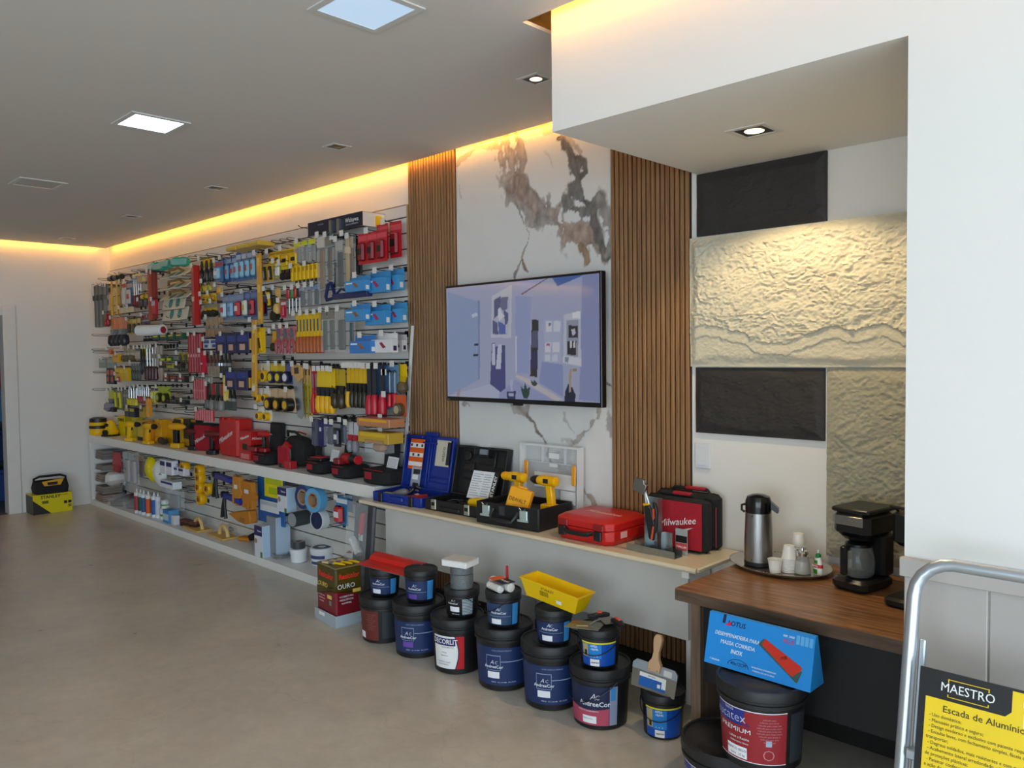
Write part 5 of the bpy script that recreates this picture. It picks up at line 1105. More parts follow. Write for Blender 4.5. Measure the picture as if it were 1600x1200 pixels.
hook(at(500, 350, y=-.02).x, at(500, 352, y=-.2).z+.02, .18, 0, 'wire hook carrying the left end of the Walsywa sign'.replace('Walsywa', 'navy header'))
hook(at(548, 345, y=-.02).x, at(548, 345, y=-.2).z+.02, .18, 0, 'wire hook carrying the right end of the navy header sign')
I('card', 560, 605, 362, 411, -.20, 3, [('c8252e', '8a1820', 'e05058', '1a1a1a')], 'red blister card with a pistol shaped tool, front row at the top right', 'red blister cards at the top right', d=.03, fill=1.02, hl='front red blister cards', hooks=3)
I('card', 588, 629, 348, 404, -.10, 2, [('c8252e', '98202a', 'e05058', '1a1a1a')], 'red blister card with a pistol shaped tool, rear pair at the top right', 'rear red blister cards', d=.03, hl='rear red blister cards', hooks=2)
I('boxtab', 549, 579, 431, 456, -.22, 1, ('3f93cf', '9a5a3a', 'e8e4e0'), 'light blue box with a brown sander picture, left box of the top blue row', d=.05, hl='left box of the top blue row', fill=1)
I('boxtab', 580, 611, 424, 458, -.16, 1, ('3f93cf', 'b03050', 'e8e4e0'), 'light blue box with a red tool picture, middle box of the top blue row', d=.05, hl='middle box of the top blue row', fill=1)
I('boxtab', 610, 632, 420, 454, -.09, 1, ('4a9fd6', 'b03050', 'e8e4e0'), 'light blue box nearest the timber strip, right box of the top blue row', d=.05, hl='right box of the top blue row', fill=1)
I('boxtab', 549, 579, 475, 502, -.22, 1, ('3f93cf', '9a5a3a', 'e8e4e0'), 'light blue box with a brown sander picture, left box of the second blue row', d=.05, hl='left box of the second blue row', fill=1)
I('boxtab', 580, 611, 476, 508, -.16, 1, ('3f93cf', 'b03050', 'e8e4e0'), 'light blue box with a red tool picture, middle box of the second blue row', d=.05, hl='middle box of the second blue row', fill=1)
I('boxtab', 612, 637, 473, 504, -.09, 1, ('4a9fd6', 'b03050', 'e8e4e0'), 'light blue box nearest the timber strip, right box of the second blue row', d=.05, hl='right box of the second blue row', fill=1)
I('boxtab', 556, 588, 524, 552, -.22, 1, ('3a7fc8', '9a5a3a', 'e8e4e0'), 'mid blue box with a brown sander picture beside the white boxes', d=.05, hl='mid blue sander box', fill=1)
I('boxtab', 590, 622, 521, 551, -.18, 1, ('e6e4e2', 'a02040', '2a2a50'), 'white box with a dark red tool picture, front one of the two white boxes', d=.05, hl='front white box', fill=1)
I('boxtab', 622, 636, 523, 549, -.08, 1, ('d8d6d4', '2a2a50', '2a2a50'), 'white box with a dark band, rear one of the two white boxes', d=.04, hl='rear white box', fill=1)
# long bagged bits under the header
I('bag', 499, 512, 368, 455, -.20, 1, ('8a6a3c', 'cfcabc'), 'tall clear bag of bronze chain shapes hanging under the navy header', d=.02, hl='tall bag of bronze pieces')
I('bag', 512, 523, 368, 442, -.19, 1, ('5c4a34', '8a8478'), 'narrow clear bag of dark brass bits under the navy header', d=.02, hl='narrow bag of brass bits')
I('driver', 524, 532, 372, 448, -.16, 1, ('x', '1a1a1c'), 'long black shafted tool hanging under the navy header', hl='long black shafted tool')
I('bag', 527, 541, 375, 452, -.20, 1, ('2c2a28', 'b8b4ac'), 'clear pack with a black handled tool and orange ring under the header', d=.02, hl='black handled tool pack')
I('rod', 540, 548, 366, 450, -.20, 1, ('b09a78', 'c8b090'), 'bright steel rod shining under the navy header', hl='bright steel rod', d=.02)
I('bag', 547, 557, 370, 446, -.17, 1, ('7a5a40', 'c0a890'), 'brown and clear pack hanging right of the bright steel rod', d=.02, hl='brown pack by the rod')
I('rod', 556, 566, 372, 428, -.12, 2, ('141416', '141416'), 'black rod hanging between the brown pack and the red cards', 'black rods beside the red cards', hl='black rods', hooks=1)
# blue caulking frame / saw frame
t = thing('hacksaw', 'navy blue saw frame hanging below the navy header', 'saw', (at(508, 468, y=-.21).x, -.21, at(508, 468, y=-.21).z), 0)
k = (at(580, 468, y=-.21).x-at(508, 468, y=-.21).x); m_nf = mat('navy_frame', '16265c', .4)
b = MB().m(m_nf); b.tube([(.01, 0, .02), (.04, 0, .10), (.075, 0, .11), (.11, 0, .05), (.12, 0, .005), (.02, 0, -.005)], .012, 8, closed=True); b.build('grip', t)
b = MB().m(m_nf); b.box(.1, k-.03, -.012, .012, -.008, .03, c=.004); b.tube([(.14, 0, .03), (.2, 0, .062), (.26, 0, .04)], .008, 8); b.prism([(k-.04, -.008), (k, -.008), (k, .008), (k-.12, .06), (k-.14, .04)], -.01, .01); b.build('frame', t)
hook(t.location.x+.06, t.location.z+.115, .21, 0, 'wire hook holding the navy blue saw frame')
# neon-topped grey bags and yellow cards left of the header
I('bag', 464, 499, 376, 412, -.18, 3, ('8c8a84', 'd6d820'), 'clear pack of grey comb pieces with a lime header', 'lime topped packs left of the header', d=.03, hl='lime topped packs', hooks=1.5)
I('pack', 458, 502, 414, 437, -.18, 7, ('f2c000', 'b88a00'), 'yellow cutter with black sleeve in the row under the lime topped packs', 'yellow cutters under the lime packs', cat='knife', name='snap_knife', d=.03, fill=.55, hl='yellow cutters', hooks=2)
I('pack', 461, 504, 412, 441, -.15, 7, ('1a1812',), 'black sleeve between the yellow cutters', 'black sleeves between the yellow cutters', d=.012, fill=.4, hooks=0)
I('card', 421, 441, 393, 414, -.20, 2, [('f0c010', 'e0b000', 'b88a10', '1a1a1a')], 'yellow tool card in the upper row, left pair beside the wooden level', 'upper yellow cards, left pair', hl='left pair of yellow cards', d=.02, fill=1)
I('card', 440, 468, 388, 418, -.20, 2, [('f0c010', 'e8b800', 'b88a10', '1a1a1a')], 'larger yellow tool card in the upper row left of the lime topped packs', 'upper yellow cards, right pair', hl='right pair of yellow cards', d=.02, fill=1.05)
I('cutter', 411, 428, 412, 440, -.19, 2, [('d8a820', '2a2a2a', 'c8c8c8')], 'yellow card with a dark blade hanging below the left yellow cards', 'cards below the left yellow cards', hl='dark blade cards', d=.02)
I('card', 430, 441, 409, 434, -.2, 1, ('b8b020', 'e8e8d8', 'f0e8c0'), 'olive card with a white tool below the upper yellow cards', d=.02, hl='olive card')
I('slim', 441, 456, 410, 437, -.2, 2, [('e0c020', '1a1a1a', '1a1a1a')], 'black tilted grip on a yellow card left of the cutters', 'tilted black grips', hl='tilted black grips')
# long level bars
I('lev', 403, 411, 396, 506, -.24, 1, ('dca030', 'f0c860'), 'long ochre spirit level hanging upright, upper one', hl='upper ochre level', fill=.75, ry=-.8, d=.016)
I('lev', 396, 405, 500, 620, -.25, 1, ('dca030', 'f0c860'), 'long ochre spirit level hanging upright, lower one', hl='lower ochre level', fill=.75, ry=2.6, d=.016)
# blue bottle cards
I('card', 336, 350, 408, 440, -.20, 1, [('4f7fae', '9fc0d8', 'c83848', 'e8e8e8')], 'blue blister card with a round clear bottle, leftmost of the upper bottle row', d=.04, hl='leftmost bottle card')
I('card', 346, 371, 402, 441, -.17, 3, [('2f5f9c', '6aa0c8', '93b4d4', 'c04048')], 'blue card with a slender chalk bottle in the upper bottle row', 'slender bottle cards', d=.035, hl='slender bottle cards', hooks=1.5)
I('card', 369, 404, 392, 438, -.17, 4, [('2f6ba6', '8fc4dc', 'b8c8dc', 'c05040')], 'blue card with a red capped clear bottle, beside the ochre level', 'red capped bottle cards', d=.04, hl='red capped bottle cards', hooks=2, fill=.95)
I('card', 348, 381, 460, 499, -.18, 3, [('7488ac', 'c8dce8', '8fa0c0', 'c03040'), ('7a90b4', '8fb8d8', '8fa0c0', '5a90c0'), ('7488ac', 'c02530', '8fa0c0', 'f0e0e0')], ['grey blue card with a white and red bottle in the lower bottle row', 'grey blue card with a pale blue bottle in the lower bottle row', 'grey blue card with a plump red bottle, left part of the lower bottle row'], 'grey blue bottle cards', d=.04, hl='grey blue bottle cards', hooks=1.5, fill=1)
I('card', 381, 403, 455, 497, -.17, 2, [('4a6aa0', 'd8d8c8', '6f88b4', 'd8b050'), ('4a6aa0', 'b8202c', '6f88b4', '2a1a1a')], ['blue card with a cream bottle next to the ochre level', 'blue card with a red bottle next to the ochre level'], 'lower bottle cards by the level', d=.04, hl='lower bottle cards by the level')
I('card', 410, 418, 462, 494, -.15, 1, ('3a3f78', 'a01828'), 'dark red bottle card just right of the ochre level', d=.04, hl='dark red bottle card')
# black and yellow snips, sockets
I('pliers', 314, 336, 404, 442, -.2, 3, [('14140f', '2a2a2a', 'e8b800')], 'black handled snips on a yellow header, right of the long red pack', 'black handled snips', hl='black handled snips', d=.03, hooks=1.5)
I('pliers', 314, 332, 440, 456, -.2, 2, [('c8b838', '6a6030')], 'olive yellow clamp below the black handled snips', 'olive clamps', hl='olive clamps', hooks=2)
I('card', 314, 328, 460, 474, -.22, 1, ('e8b818', 'c89810', 'f0d040', '3a3010'), 'small yellow tag card, left of the pair under the olive clamps', hl='left yellow tag card')
I('card', 327, 339, 458, 473, -.2, 1, ('e8b818', 'c89810', 'f0d040', '3a3010'), 'small yellow tag card, right of the pair under the olive clamps', hl='right yellow tag card')
I('card', 339, 349, 446, 460, -.18, 1, ('d8c098', 'f0b010'), 'yellow centred card beside the first grey blue bottle card', hl='yellow centred card')
I('slim', 319, 341, 472, 494, -.2, 3, [('98907c', '2a2820', 'e0b020')], 'grey blade with black foot under the small yellow tags', 'grey blades under the yellow tags', hl='grey blades')
I('brush', 323, 352, 495, 526, -.2, 4, [('b8906c', 'a88468')], 'pale wooden shaped tool hanging in the middle left', 'pale wooden tools', name='wooden_tool', cat='wooden tool', hl='pale wooden handles', hooks=2)
# long red pack
I('tube', 302, 315, 416, 508, -.24, 1, ('b3201a', 'e0b8a0'), 'long bright red box hanging upright in the upper middle left', hl='long red box', d=.04, fill=.75)
I('tube', 298, 318, 522, 582, -.22, 5, [('a01420', 'e0b8b8')], 'red tube pack in the middle bundle of five', 'middle bundle of red tubes', hl='middle red tubes', d=.03, fill=.9, hooks=2.5, tags=2)
I('tube', 316, 324, 548, 584, -.24, 1, ('c01838', 'e8c0c8'), 'crimson tube pack at the right edge of the middle red bundle', d=.03, hl='crimson tube')
I('tube', 306, 324, 592, 624, -.23, 5, [('a81820', 'd88a8a')], 'short red tube pack in the bundle below the middle one', 'lower bundle of red tubes', hl='lower red tubes', d=.03, hooks=2.5)
I('tube', 308, 336, 640, 657, -.23, 8, [('b81c20', 'd86060')], 'small red pack in the lowest red row above the tool shelf', 'lowest row of small red packs', hl='small red packs', d=.03, fill=.75, hooks=4)
# navy packs
I('pack', 345, 397, 521, 552, -.2, 3, [('18204c', '2a3c8c', 'd8a890')], 'navy blue pack with a small white dot, upper navy row', 'upper navy packs', hl='upper navy packs', d=.05, fill=.95)
I('pack', 360, 396, 578, 609, -.2, 2, [('18204c', '2a3c8c', 'd8a890')], 'navy blue pack with a small white dot, lower navy row', 'lower navy packs', hl='lower navy packs', d=.05, fill=.95)
I('pack', 391, 397, 529, 547, -.21, 1, ('d8a820',), 'small ochre box at the right end of the upper navy row', hooks=0, d=.03)
I('pack', 390, 396, 590, 606, -.21, 1, ('d8a820',), 'small ochre box at the right end of the lower navy row', hooks=0, d=.03)
I('pack', 320, 344, 530, 545, -.22, 2, [('c8c8c8', '3a5a9c', '2a4a8c')], 'white and blue flat pack right of the middle red tubes', 'white and blue flat packs', hl='white and blue packs', d=.02)
I('brush', 324, 345, 552, 586, -.22, 4, [('5c3c2c', '9a8a78')], 'dark brown handled brush below the white and blue packs', 'dark brown brushes', hl='dark brown brushes', hooks=2, tags=2)
I('brush', 346, 364, 552, 586, -.2, 3, [('2c2c2c', '4a4844')], 'black handled brush right of the dark brown ones', 'black brushes beside the brown ones', hl='black brushes', hooks=3)
I('card', 320, 333, 586, 599, -.23, 1, ('b8bab0', 'a8aaa0', '8a8a80'), 'pale grey square card right of the lower red tubes', hl='pale grey card')
I('slim', 324, 352, 600, 641, -.22, 4, [('2c4034', '6a6862', '1a1a1a'), ('b03030', '8a8680', '2a2a2a')], ['dark green handled spatula in the low middle row', 'red and black handled spatula in the low middle row'], 'low middle spatulas', name='spatula', cat='spatula', hl='low middle spatulas', hooks=2)
I('lev', 352, 358, 587, 625, -.22, 1, ('e8c850', 'f4e090'), 'short yellow stick standing out in the low middle row', hl='short yellow stick', fill=1)
I('brush', 353, 371, 607, 641, -.21, 3, [('15181a', '4c5450')], 'dark brush with grey bristles next to the short yellow stick', 'dark grey brushes', hl='dark grey brushes', hooks=3)
# middle: knives & small tools
I('cutter', 416, 426, 452, 480, -.21, 1, ('2a2a20', 'f0c010', '2a2a2a'), 'yellow and black long cutter right of the ochre level', hl='yellow and black long cutter')
I('slim', 424, 435, 464, 501, -.2, 1, ('3a3c38', '23261f', '1a1a1a'), 'black slanted scraper with a long dark grip', hl='black slanted scraper', ry=-8)
I('slim', 431, 440, 450, 491, -.19, 1, ('e0b868', 'd8b060', 'c89848'), 'tan wooden stick tool in the middle row', hl='tan stick tool')
I('card', 439, 448, 470, 497, -.21, 1, ('c8344c', 'b82038', 'f0d0d4'), 'red lettered tall card in the middle row', hl='red lettered card')
I('driver_up', 449, 471, 450, 490, -.18, 4, [('x', 'c02a30'), ('x', '2a8040'), ('x', 'b83828'), ('x', '1c1c20')], ['red handled screwdriver hanging handle up in the middle row', 'green handled screwdriver hanging handle up in the middle row', 'orange red handled screwdriver hanging handle up in the middle row', 'black handled screwdriver hanging handle up in the middle row'], 'handle up screwdrivers', hl='handle up screwdrivers', hooks=2, tags=2)
I('bag', 470, 502, 446, 478, -.17, 3, [('5a5c62', 'a8b0b8'), ('6c6c70', '98a4b4'), ('48484c', '7fa0c4')], ['clear pack of grey bits left of the saw frame', 'clear pack of pale bits left of the saw frame', 'clear pack of dark bits with blue header left of the saw frame'], 'clear packs left of the saw frame', d=.02, hl='clear packs of bits', tags=2)
I('file', 463, 506, 489, 552, -.19, 8, [('f0c210', 'b0581c', '2a4a7c')], 'wood chisel with yellow sleeve and orange brown handle', 'yellow sleeved chisels in the centre right', name='wood_chisel', cat='chisel', hl='yellow sleeved chisels', hooks=2, tags=2, fill=.98)
I('bag', 505, 515, 485, 550, -.19, 1, ('4a5a54', '8a8478'), 'narrow clear pack with green handled tool, left of the bagged files', d=.02, hl='narrow green handle pack')
I('bag', 515, 527, 484, 549, -.19, 1, ('5a5a50', '8a8478'), 'clear pack with green handled files, middle one', d=.02, hl='middle file pack')
I('bag', 528, 546, 483, 550, -.2, 1, ('56524a', 'b0aaa0'), 'wide clear pack with three green handled files', d=.03, hl='wide file pack', tags=2)
I('bag', 547, 556, 490, 546, -.15, 1, ('3a5a5c', '8a8478'), 'thin clear pack with teal handles beside the mid blue box', d=.02, hl='thin teal pack')
I('pliers', 432, 463, 510, 553, -.2, 3, [('b05058', '6a6a70', 'c87078')], 'pink headed pliers pack left of the yellow sleeved chisels', 'pink headed pliers', hl='pink headed pliers', hooks=1, tags=2, d=.03)
I('cutter', 400, 416, 512, 552, -.23, 1, ('f0c818', 'e8b810', '1a1a1a'), 'bright yellow card with a folding knife right of the lower ochre level', hl='folding knife card', tags=2)
I('slim', 426, 434, 518, 548, -.2, 1, ('e8a818', '2a2a20', 'c88a10'), 'orange and black thin tool left of the pink headed pliers', hl='orange and black thin tool')
I('tapemeasure', 400, 423, 568, 597, -.2, 2, [('f0b800', '1c1c40', 'e8e0b8')], 'yellow round tape measure on a clear card, left upper pair', 'upper yellow tape measures', hl='upper yellow tapes', d=.04)
I('tapemeasure', 423, 458, 568, 600, -.2, 3, [('1c2148', 'f0d020', 'f0c818'), ('222238', 'f0d020', 'd8b818'), ('1c2148', 'e8e8f0', '5a6090')], ['navy tape measure on a yellow card', 'dark tape measure on an ochre card', 'navy tape measure on a blue card'], 'navy tape measures on cards', hl='navy tape measures', d=.04, fill=.95, tags=2)
I('tapemeasure', 400, 424, 607, 629, -.22, 2, [('f0b400', '2a2420', 'e8e4d8')], 'yellow tape measure on a white card in the second tape row', 'second row yellow tapes', hl='second row yellow tapes', d=.04)
I('tapemeasure', 421, 463, 608, 643, -.22, 3, [('19160f', 'e8b010', 'd8b890')], 'large black and yellow tape measure on a clear card', 'large black tape measures', hl='large black tape measures', d=.06, fill=.95)
I('tapemeasure', 403, 426, 636, 657, -.24, 2, [('f0b810', '5a3a10', 'f0ece0')], 'small yellow and white tape measure lowest above the red cases', 'lowest small tapes', hl='lowest small tapes', d=.04)
# saws
I('saw', 459, 474, 569, 654, -.22, 1, ('steel', 'd0a060'), 'big hand saw with a pale wooden handle', hl='big wooden handled saw', fill=1.1)
I('saw', 474, 489, 572, 654, -.18, 3, [('c8b030', 'd0a868')], 'yellow edged saw hanging right of the big hand saw', 'yellow edged saws', hl='yellow edged saws')
I('file', 487, 498, 573, 646, -.2, 2, [('b8203c', 'c82020', '8a8a90')], 'red handled saw pack right of the yellow edged saws', 'red handled saw packs', name='keyhole_saw', cat='saw', hl='red handled saws')
I('slim', 497, 525, 576, 645, -.2, 4, [('f0c818', 'f0b400', '1c1c22')], 'keyhole saw with bright yellow grip and black guard', 'yellow grip keyhole saws', hl='yellow grip saws', tags=2, fill=1.1)
I('slim', 521, 541, 577, 638, -.19, 2, [('c8a818', '3a2c18', '14140f')], 'black and brown grip saw right of the yellow grip ones', 'black and brown grip saws', hl='black and brown grip saws', fill=1)
I('slim', 543, 575, 571, 637, -.18, 5, [('e8b818', '2a2410', '14140f'), ('e8b818', 'e8b010', '14140f')], ['black gripped knife on yellow card in the row of five', 'yellow gripped knife on yellow card in the row of five'], 'knives on yellow cards', name='hand_saw_card', seq=[1, 0, 0, 0, 0], hl='knives on yellow cards', tags=2, fill=.95)
for k, (a, c) in enumerate(((573, 'left'), (581, 'middle'), (593, 'right'))):
    I('file', a, a+9, 572, 649, -.19-.01*(k == 1), 1, ('2a2c34', 'c01830'), 'long file with a red handle, the '+c+' of three on blue cards', name='long_file', hl=c+' red handled file', fill=.95)
    I('pack', a-1, a+11, 571, 652, -.15, 1, ('3c6a9c',), 'tall blue backing card behind the '+c+' red handled file', d=.003, hooks=0, fill=1, name='backing_card', cat='card')
I('driver', 605, 621, 582, 637, -.16, 2, [('x', 'c81c28')], 'red handled screwdriver on a light blue card', 'screwdrivers on light blue cards', hl='screwdrivers on blue cards', fill=.7, tags=2)
I('pack', 604, 624, 570, 640, -.13, 2, [('6a94be',)], 'light blue card behind a red handled screwdriver', 'light blue screwdriver cards', d=.003, hooks=0, name='backing_card', cat='card')
I('slim', 624, 638, 569, 614, -.1, 1, ('f0c818', '6a5a40', 'd8b010'), 'yellow trigger tool hanging next to the timber strip', hl='yellow trigger tool')
I('tapemeasure', 618, 636, 617, 651, -.17, 1, ('5c5038', 'b8a888', 'd85a28'), 'brown wheel pack with an orange header above the shelf', d=.04, hl='brown wheel pack')
# low right
I('pack', 580, 634, 652, 665, -.2, 1, ('c08058', 'e8a818'), 'brown paper sandpaper pack with a yellow top, upper one', d=.12, hl='upper sandpaper pack', fill=.95)
I('pack', 582, 632, 673, 690, -.2, 1, ('c8a030', 'e0b820'), 'ochre striped sandpaper pack, middle of the low right stack', d=.12, hl='ochre sandpaper pack', fill=.95)
I('bag', 584, 618, 686, 706, -.24, 1, ('a87850', 'b88860'), 'brown wrapped pack hanging just above the black soft case', d=.08, hl='brown wrapped pack')
I('glove', 491, 512, 655, 697, -.2, 2, [('5a5c6c', '3a3c4c'), ('2a2c5c', 'd8d8e0')], ['grey glove pack hanging left in the low dark group', 'navy striped glove pack in the low dark group'], 'low dark glove packs', hl='low dark gloves', d=.03, fill=1)
I('bag', 511, 527, 658, 696, -.2, 1, ('2c3050', '3c4070'), 'navy pack in the middle of the low dark group', d=.03, hl='navy pack of the dark group')
I('card', 521, 534, 659, 698, -.23, 1, ('24242c', '3a3a48', '8a8c94', 'e8e8e8'), 'black card with a white sticker in the low dark group', hl='black card with white sticker', tags=2)
I('bag', 534, 546, 656, 694, -.18, 1, ('3c4468', '2c3458'), 'dark blue pack at the right of the low dark group', d=.03, hl='dark blue pack')
I('slim', 545, 562, 660, 706, -.17, 2, [('d8d8dc', '8a8c90', 'c02838')], 'white and red tall pack right of the low dark group', 'white and red tall packs', hl='white and red packs')
# --- far left part of the board
I('rod', 150, 168, 446, 511, -.22, 3, [('6a6258', '4a4238')], 'long grey steel rod hanging at the far left end', 'grey rods at the far left', hl='grey rods')
I('rod', 165, 171, 446, 509, -.2, 1, ('8a8268', '7a7058'), 'paler steel rod beside the three grey ones', hl='paler rod')
I('card', 168, 176, 446, 490, -.2, 1, ('d8a8a0', 'd0b8a0', '5a4a40', '8a6a5a'), 'pinkish tall card with dark ticks at the far left', hl='pinkish card')
I('hammer', 174, 190, 430, 492, -.2, 2, [('1c1c1e', 'e0a810')], 'black headed hammer with a yellow handle at the top left', 'yellow handled hammers', hl='yellow handled hammers', d=.1)
I('hammer', 187, 197, 428, 492, -.18, 1, ('1c1c1e', 'a87830'), 'black headed hammer with a brown handle beside the yellow ones', hl='brown handled hammer', d=.1)
I('card', 191, 198, 440, 480, -.2, 1, ('e4dcd4', 'd8ccc4', 'c84040'), 'white tilted card with red letters at the top left', hl='white lettered card')
I('card', 197, 208, 440, 479, -.19, 1, ('3c6494', 'c8c4bc', 'c8a898', 'c83c40'), 'blue card with a red band at the top left', hl='blue card with red band')
I('driver', 208, 222, 436, 479, -.18, 4, [('x', '6c1428')], 'dark shafted screwdriver with a crimson handle at the upper left', 'crimson screwdrivers', hl='crimson screwdrivers', hooks=2)
I('bag', 216, 236, 428, 443, -.2, 1, ('d8b060', 'f0c870'), 'yellow topped cloth bag at the upper left', d=.06, hl='yellow topped bag')
I('card', 220, 236, 457, 468, -.18, 2, [('c8a818', 'e0c020', '3a3818')], 'small yellow blister card under the yellow topped bag', 'small yellow blisters', hl='small yellow blisters')
I('pack', 219, 234, 468, 478, -.18, 2, [('2a2628', '5c5a66')], 'small dark pack under the small yellow blisters', 'small dark packs', hl='small dark packs')
I('tube', 236, 241, 424, 500, -.22, 1, ('a84428', 'b86040'), 'tall rust red tube at the upper left', hl='tall rust tube', d=.04)
I('tube', 241, 247, 426, 498, -.2, 1, ('8c3428', 'a05040'), 'tall dark rust tube right beside the brighter one', hl='dark rust tube', d=.04)
I('pack', 241, 248, 468, 491, -.24, 1, ('c02028', 'b8b8d0'), 'short bright red pack in front of the rust tubes', hl='short red pack', d=.03)
# goggles on top of hooks
for k, (x, y) in enumerate(((244, 416), (254, 416), (264, 412), (276, 409), (287, 409))):
    P = at(x, y, y=-.2); t = thing('safety_goggles', 'teal safety goggles resting along the top left hooks', 'goggles', P, random.uniform(-20, 20), 'teal goggles on the top left hooks')
    b = MB().m(mat('teal_goggle', '2fae98', .2)); b.xf(S(1, .6, .55)); b.lathe([(.075, -.035), (.085, 0), (.07, .04), (.04, .045)], 16, 'x'); b.build('frame', t)
    b = MB().m(mat('goggle_lens', '9fd8cc', .05, alpha=.6)); b.prism([(-.08, -.03), (.08, -.03), (.09, .02), (-.09, .02)], -.055, -.045); b.build('lens', t, flat=True)
for x in (243, 256, 269, 282, 293): hook(at(x, 424, y=-.02).x, at(x, 424-(x-243)*.22, y=-.2).z, .2, 0, 'wire hook under the teal goggles', 'hooks under the teal goggles')
for k, (xl, xr, y, nm) in enumerate(((258, 296, 428, 'topmost'), (256, 298, 446, 'second'), (258, 300, 462, 'third'), (256, 290, 474, 'fourth'), (256, 294, 491, 'lowest'))):
    P = at((xl+xr)/2, y, y=-.2); L = at(xr, y, y=-.2).x-at(xl, y, y=-.2).x
    t = thing('float_trowel', nm+' of the cream trowels with teal badges stacked on the left hooks', 'trowel', P, 0, None, 35 if k < 3 else 78)
    b = MB().m(pl('d6cfb8')); b.box(-L/2, L/2, -.06, .06, 0, .012, c=.003); b.build('blade', t)
    b = MB().m(pl('8a6a30')); b.tube([(-L*.3, 0, .012), (-L*.2, 0, .05), (L*.2, 0, .05), (L*.3, 0, .012)], .012, 8) if k < 3 else b.box(-L/2, L/2, -.062, -.06, 0, .012); b.build('grip' if k < 3 else 'edge', t)
    for s in (-.12, .2): b = MB().m(pl('2f8f8c')); b.lathe([(.045, .0122), (.001, .013)], 14, 'z', (s*L, -.02 if k < 3 else 0, 0)); b.build('teal_badge', t)
    hook(P.x-.12, P.z-.03, .22, 0, 'left wire hook under the '+nm+' cream trowel'); hook(P.x+.14, P.z-.03, .22, 0, 'right wire hook under the '+nm+' cream trowel')
# second left band
I('pliers', 166, 172, 489, 510, -.24, 1, ('b02028', 'a81c24', 'c04040'), 'small red clamp at the far left', hl='small red clamp')
I('pack', 190, 210, 480, 489, -.2, 3, [('ddc8a0',)], 'cream block in the row under the blue card', 'cream blocks', hl='cream blocks', d=.03)
I('slim', 174, 200, 496, 540, -.22, 4, [('d88a50', '23262c', '8a8c90'), ('e07850', '2c2c30', '6a6c70')], ['orange topped dark tool in the second left row', 'coral topped dark tool in the second left row'], 'orange topped dark tools', name='trimming_tool', cat='hand tool', hl='orange topped tools', hooks=2)
I('card', 200, 221, 498, 522, -.2, 3, [('c0a848', '3c3830', 'd8c060')], 'ochre headed card with dark blades in the second left row', 'ochre headed cards', hl='ochre headed cards', hooks=1.5)
I('brush', 221, 236, 492, 510, -.18, 3, [('8a4858', '6a5a70')], 'plum coloured small brush above the white roll', 'plum small brushes', hl='plum brushes', hooks=3)
P = at(236, 516, y=-.26); t = thing('paper_roll', 'white roll with a red round end sticking out on the left', 'roll', P, 18)
b = MB().m(m_wht); b.lathe([(.04, -.17), (.052, -.165), (.052, .16), (.046, .165)], 22, 'x'); b.build('roll', t); b = MB().m(pl('b02838')); b.lathe([(.032, .165), (.03, .168), (.001, .1685)], 20, 'x'); b.build('red_end', t)
hook(P.x-.1, P.z+.06, .26, 0, 'wire hook beside the white roll')
I('brush', 226, 247, 522, 533, -.22, 4, [('1c1c18', '14140f')], 'black block brush under the white roll', 'black block brushes', hl='black block brushes', hooks=2)
I('pack', 247, 296, 523, 530, -.2, 4, [('1f5a44', 'e0b838')], 'green and yellow sponge in the row of four', 'green and yellow sponges', hl='green and yellow sponges', d=.06, fill=.75)
I('pack', 160, 184, 560, 575, -.22, 2, [('8a948c', 'a8b0a4')], 'grey green pack at the far left edge', 'grey green packs', hl='grey green packs', d=.04)
I('card', 170, 178, 545, 554, -.22, 1, ('e07838', 'd86828'), 'orange small card at the far left edge', hl='orange small card')
I('pack', 170, 183, 575, 600, -.2, 2, [('1e2030', 'c85c38', 'c85c38')], 'dark and orange narrow pack at the far left', 'dark and orange packs', hl='dark and orange packs', d=.03)
I('pack', 183, 193, 553, 566, -.22, 1, ('e0a818', 'c89010'), 'ochre box high in the third left row', hl='ochre box', d=.05)
I('pack', 185, 206, 574, 595, -.22, 3, [('d8b010', 'e8c828')], 'yellow pack in the third left row', 'yellow packs of the third left row', hl='yellow packs', d=.04)
I('card', 183, 191, 584, 598, -.25, 1, ('e0b8c8', 'b82048', 'e8d8dc', 'f0e8e8'), 'pink and crimson card in the third left row', hl='pink and crimson card')
I('slim', 194, 212, 542, 564, -.2, 3, [('a89878', '6a5a48', 'c8c0b0')], 'brown and silver small tool in the third left row', 'brown and silver tools', hl='brown and silver tools', name='putty_knife', cat='spatula')
I('card', 211, 223, 543, 563, -.2, 1, ('a8a494', 'b0ac9c', '5a584c'), 'plain grey beige card in the third left row', hl='grey beige card')
I('pliers', 207, 222, 566, 594, -.2, 4, [('4a504c', '6c7470')], 'grey green steel tool in the third left row', 'grey green steel tools', hl='grey green steel tools', hooks=2, name='wrench', cat='wrench')
I('pliers', 221, 229, 542, 583, -.2, 2, [('14160f', '202018', 'c8b820')], 'black handled shears with a yellow top, left of the plum ones', 'black shears with yellow tops', hl='black shears')
I('driver', 228, 246, 542, 594, -.2, 4, [('x', '481c24')], 'long steel shafted tool with a plum black handle', 'plum black handled tools', name='long_screwdriver', hl='plum black handled tools', hooks=1, d=.02, tags=2)
I('rod', 240, 255, 540, 594, -.18, 3, [('9a8a7c', '8a7a6c')], 'beige thin rod right of the plum black handled tools', 'beige rods', hl='beige rods', hooks=1)
I('tapemeasure', 252, 272, 557, 564, -.2, 2, [('c8c838', '3a5a2c', '2c6a38')], 'lime and green squeezer pack in the left centre', 'lime and green packs', hl='lime and green packs', d=.04)
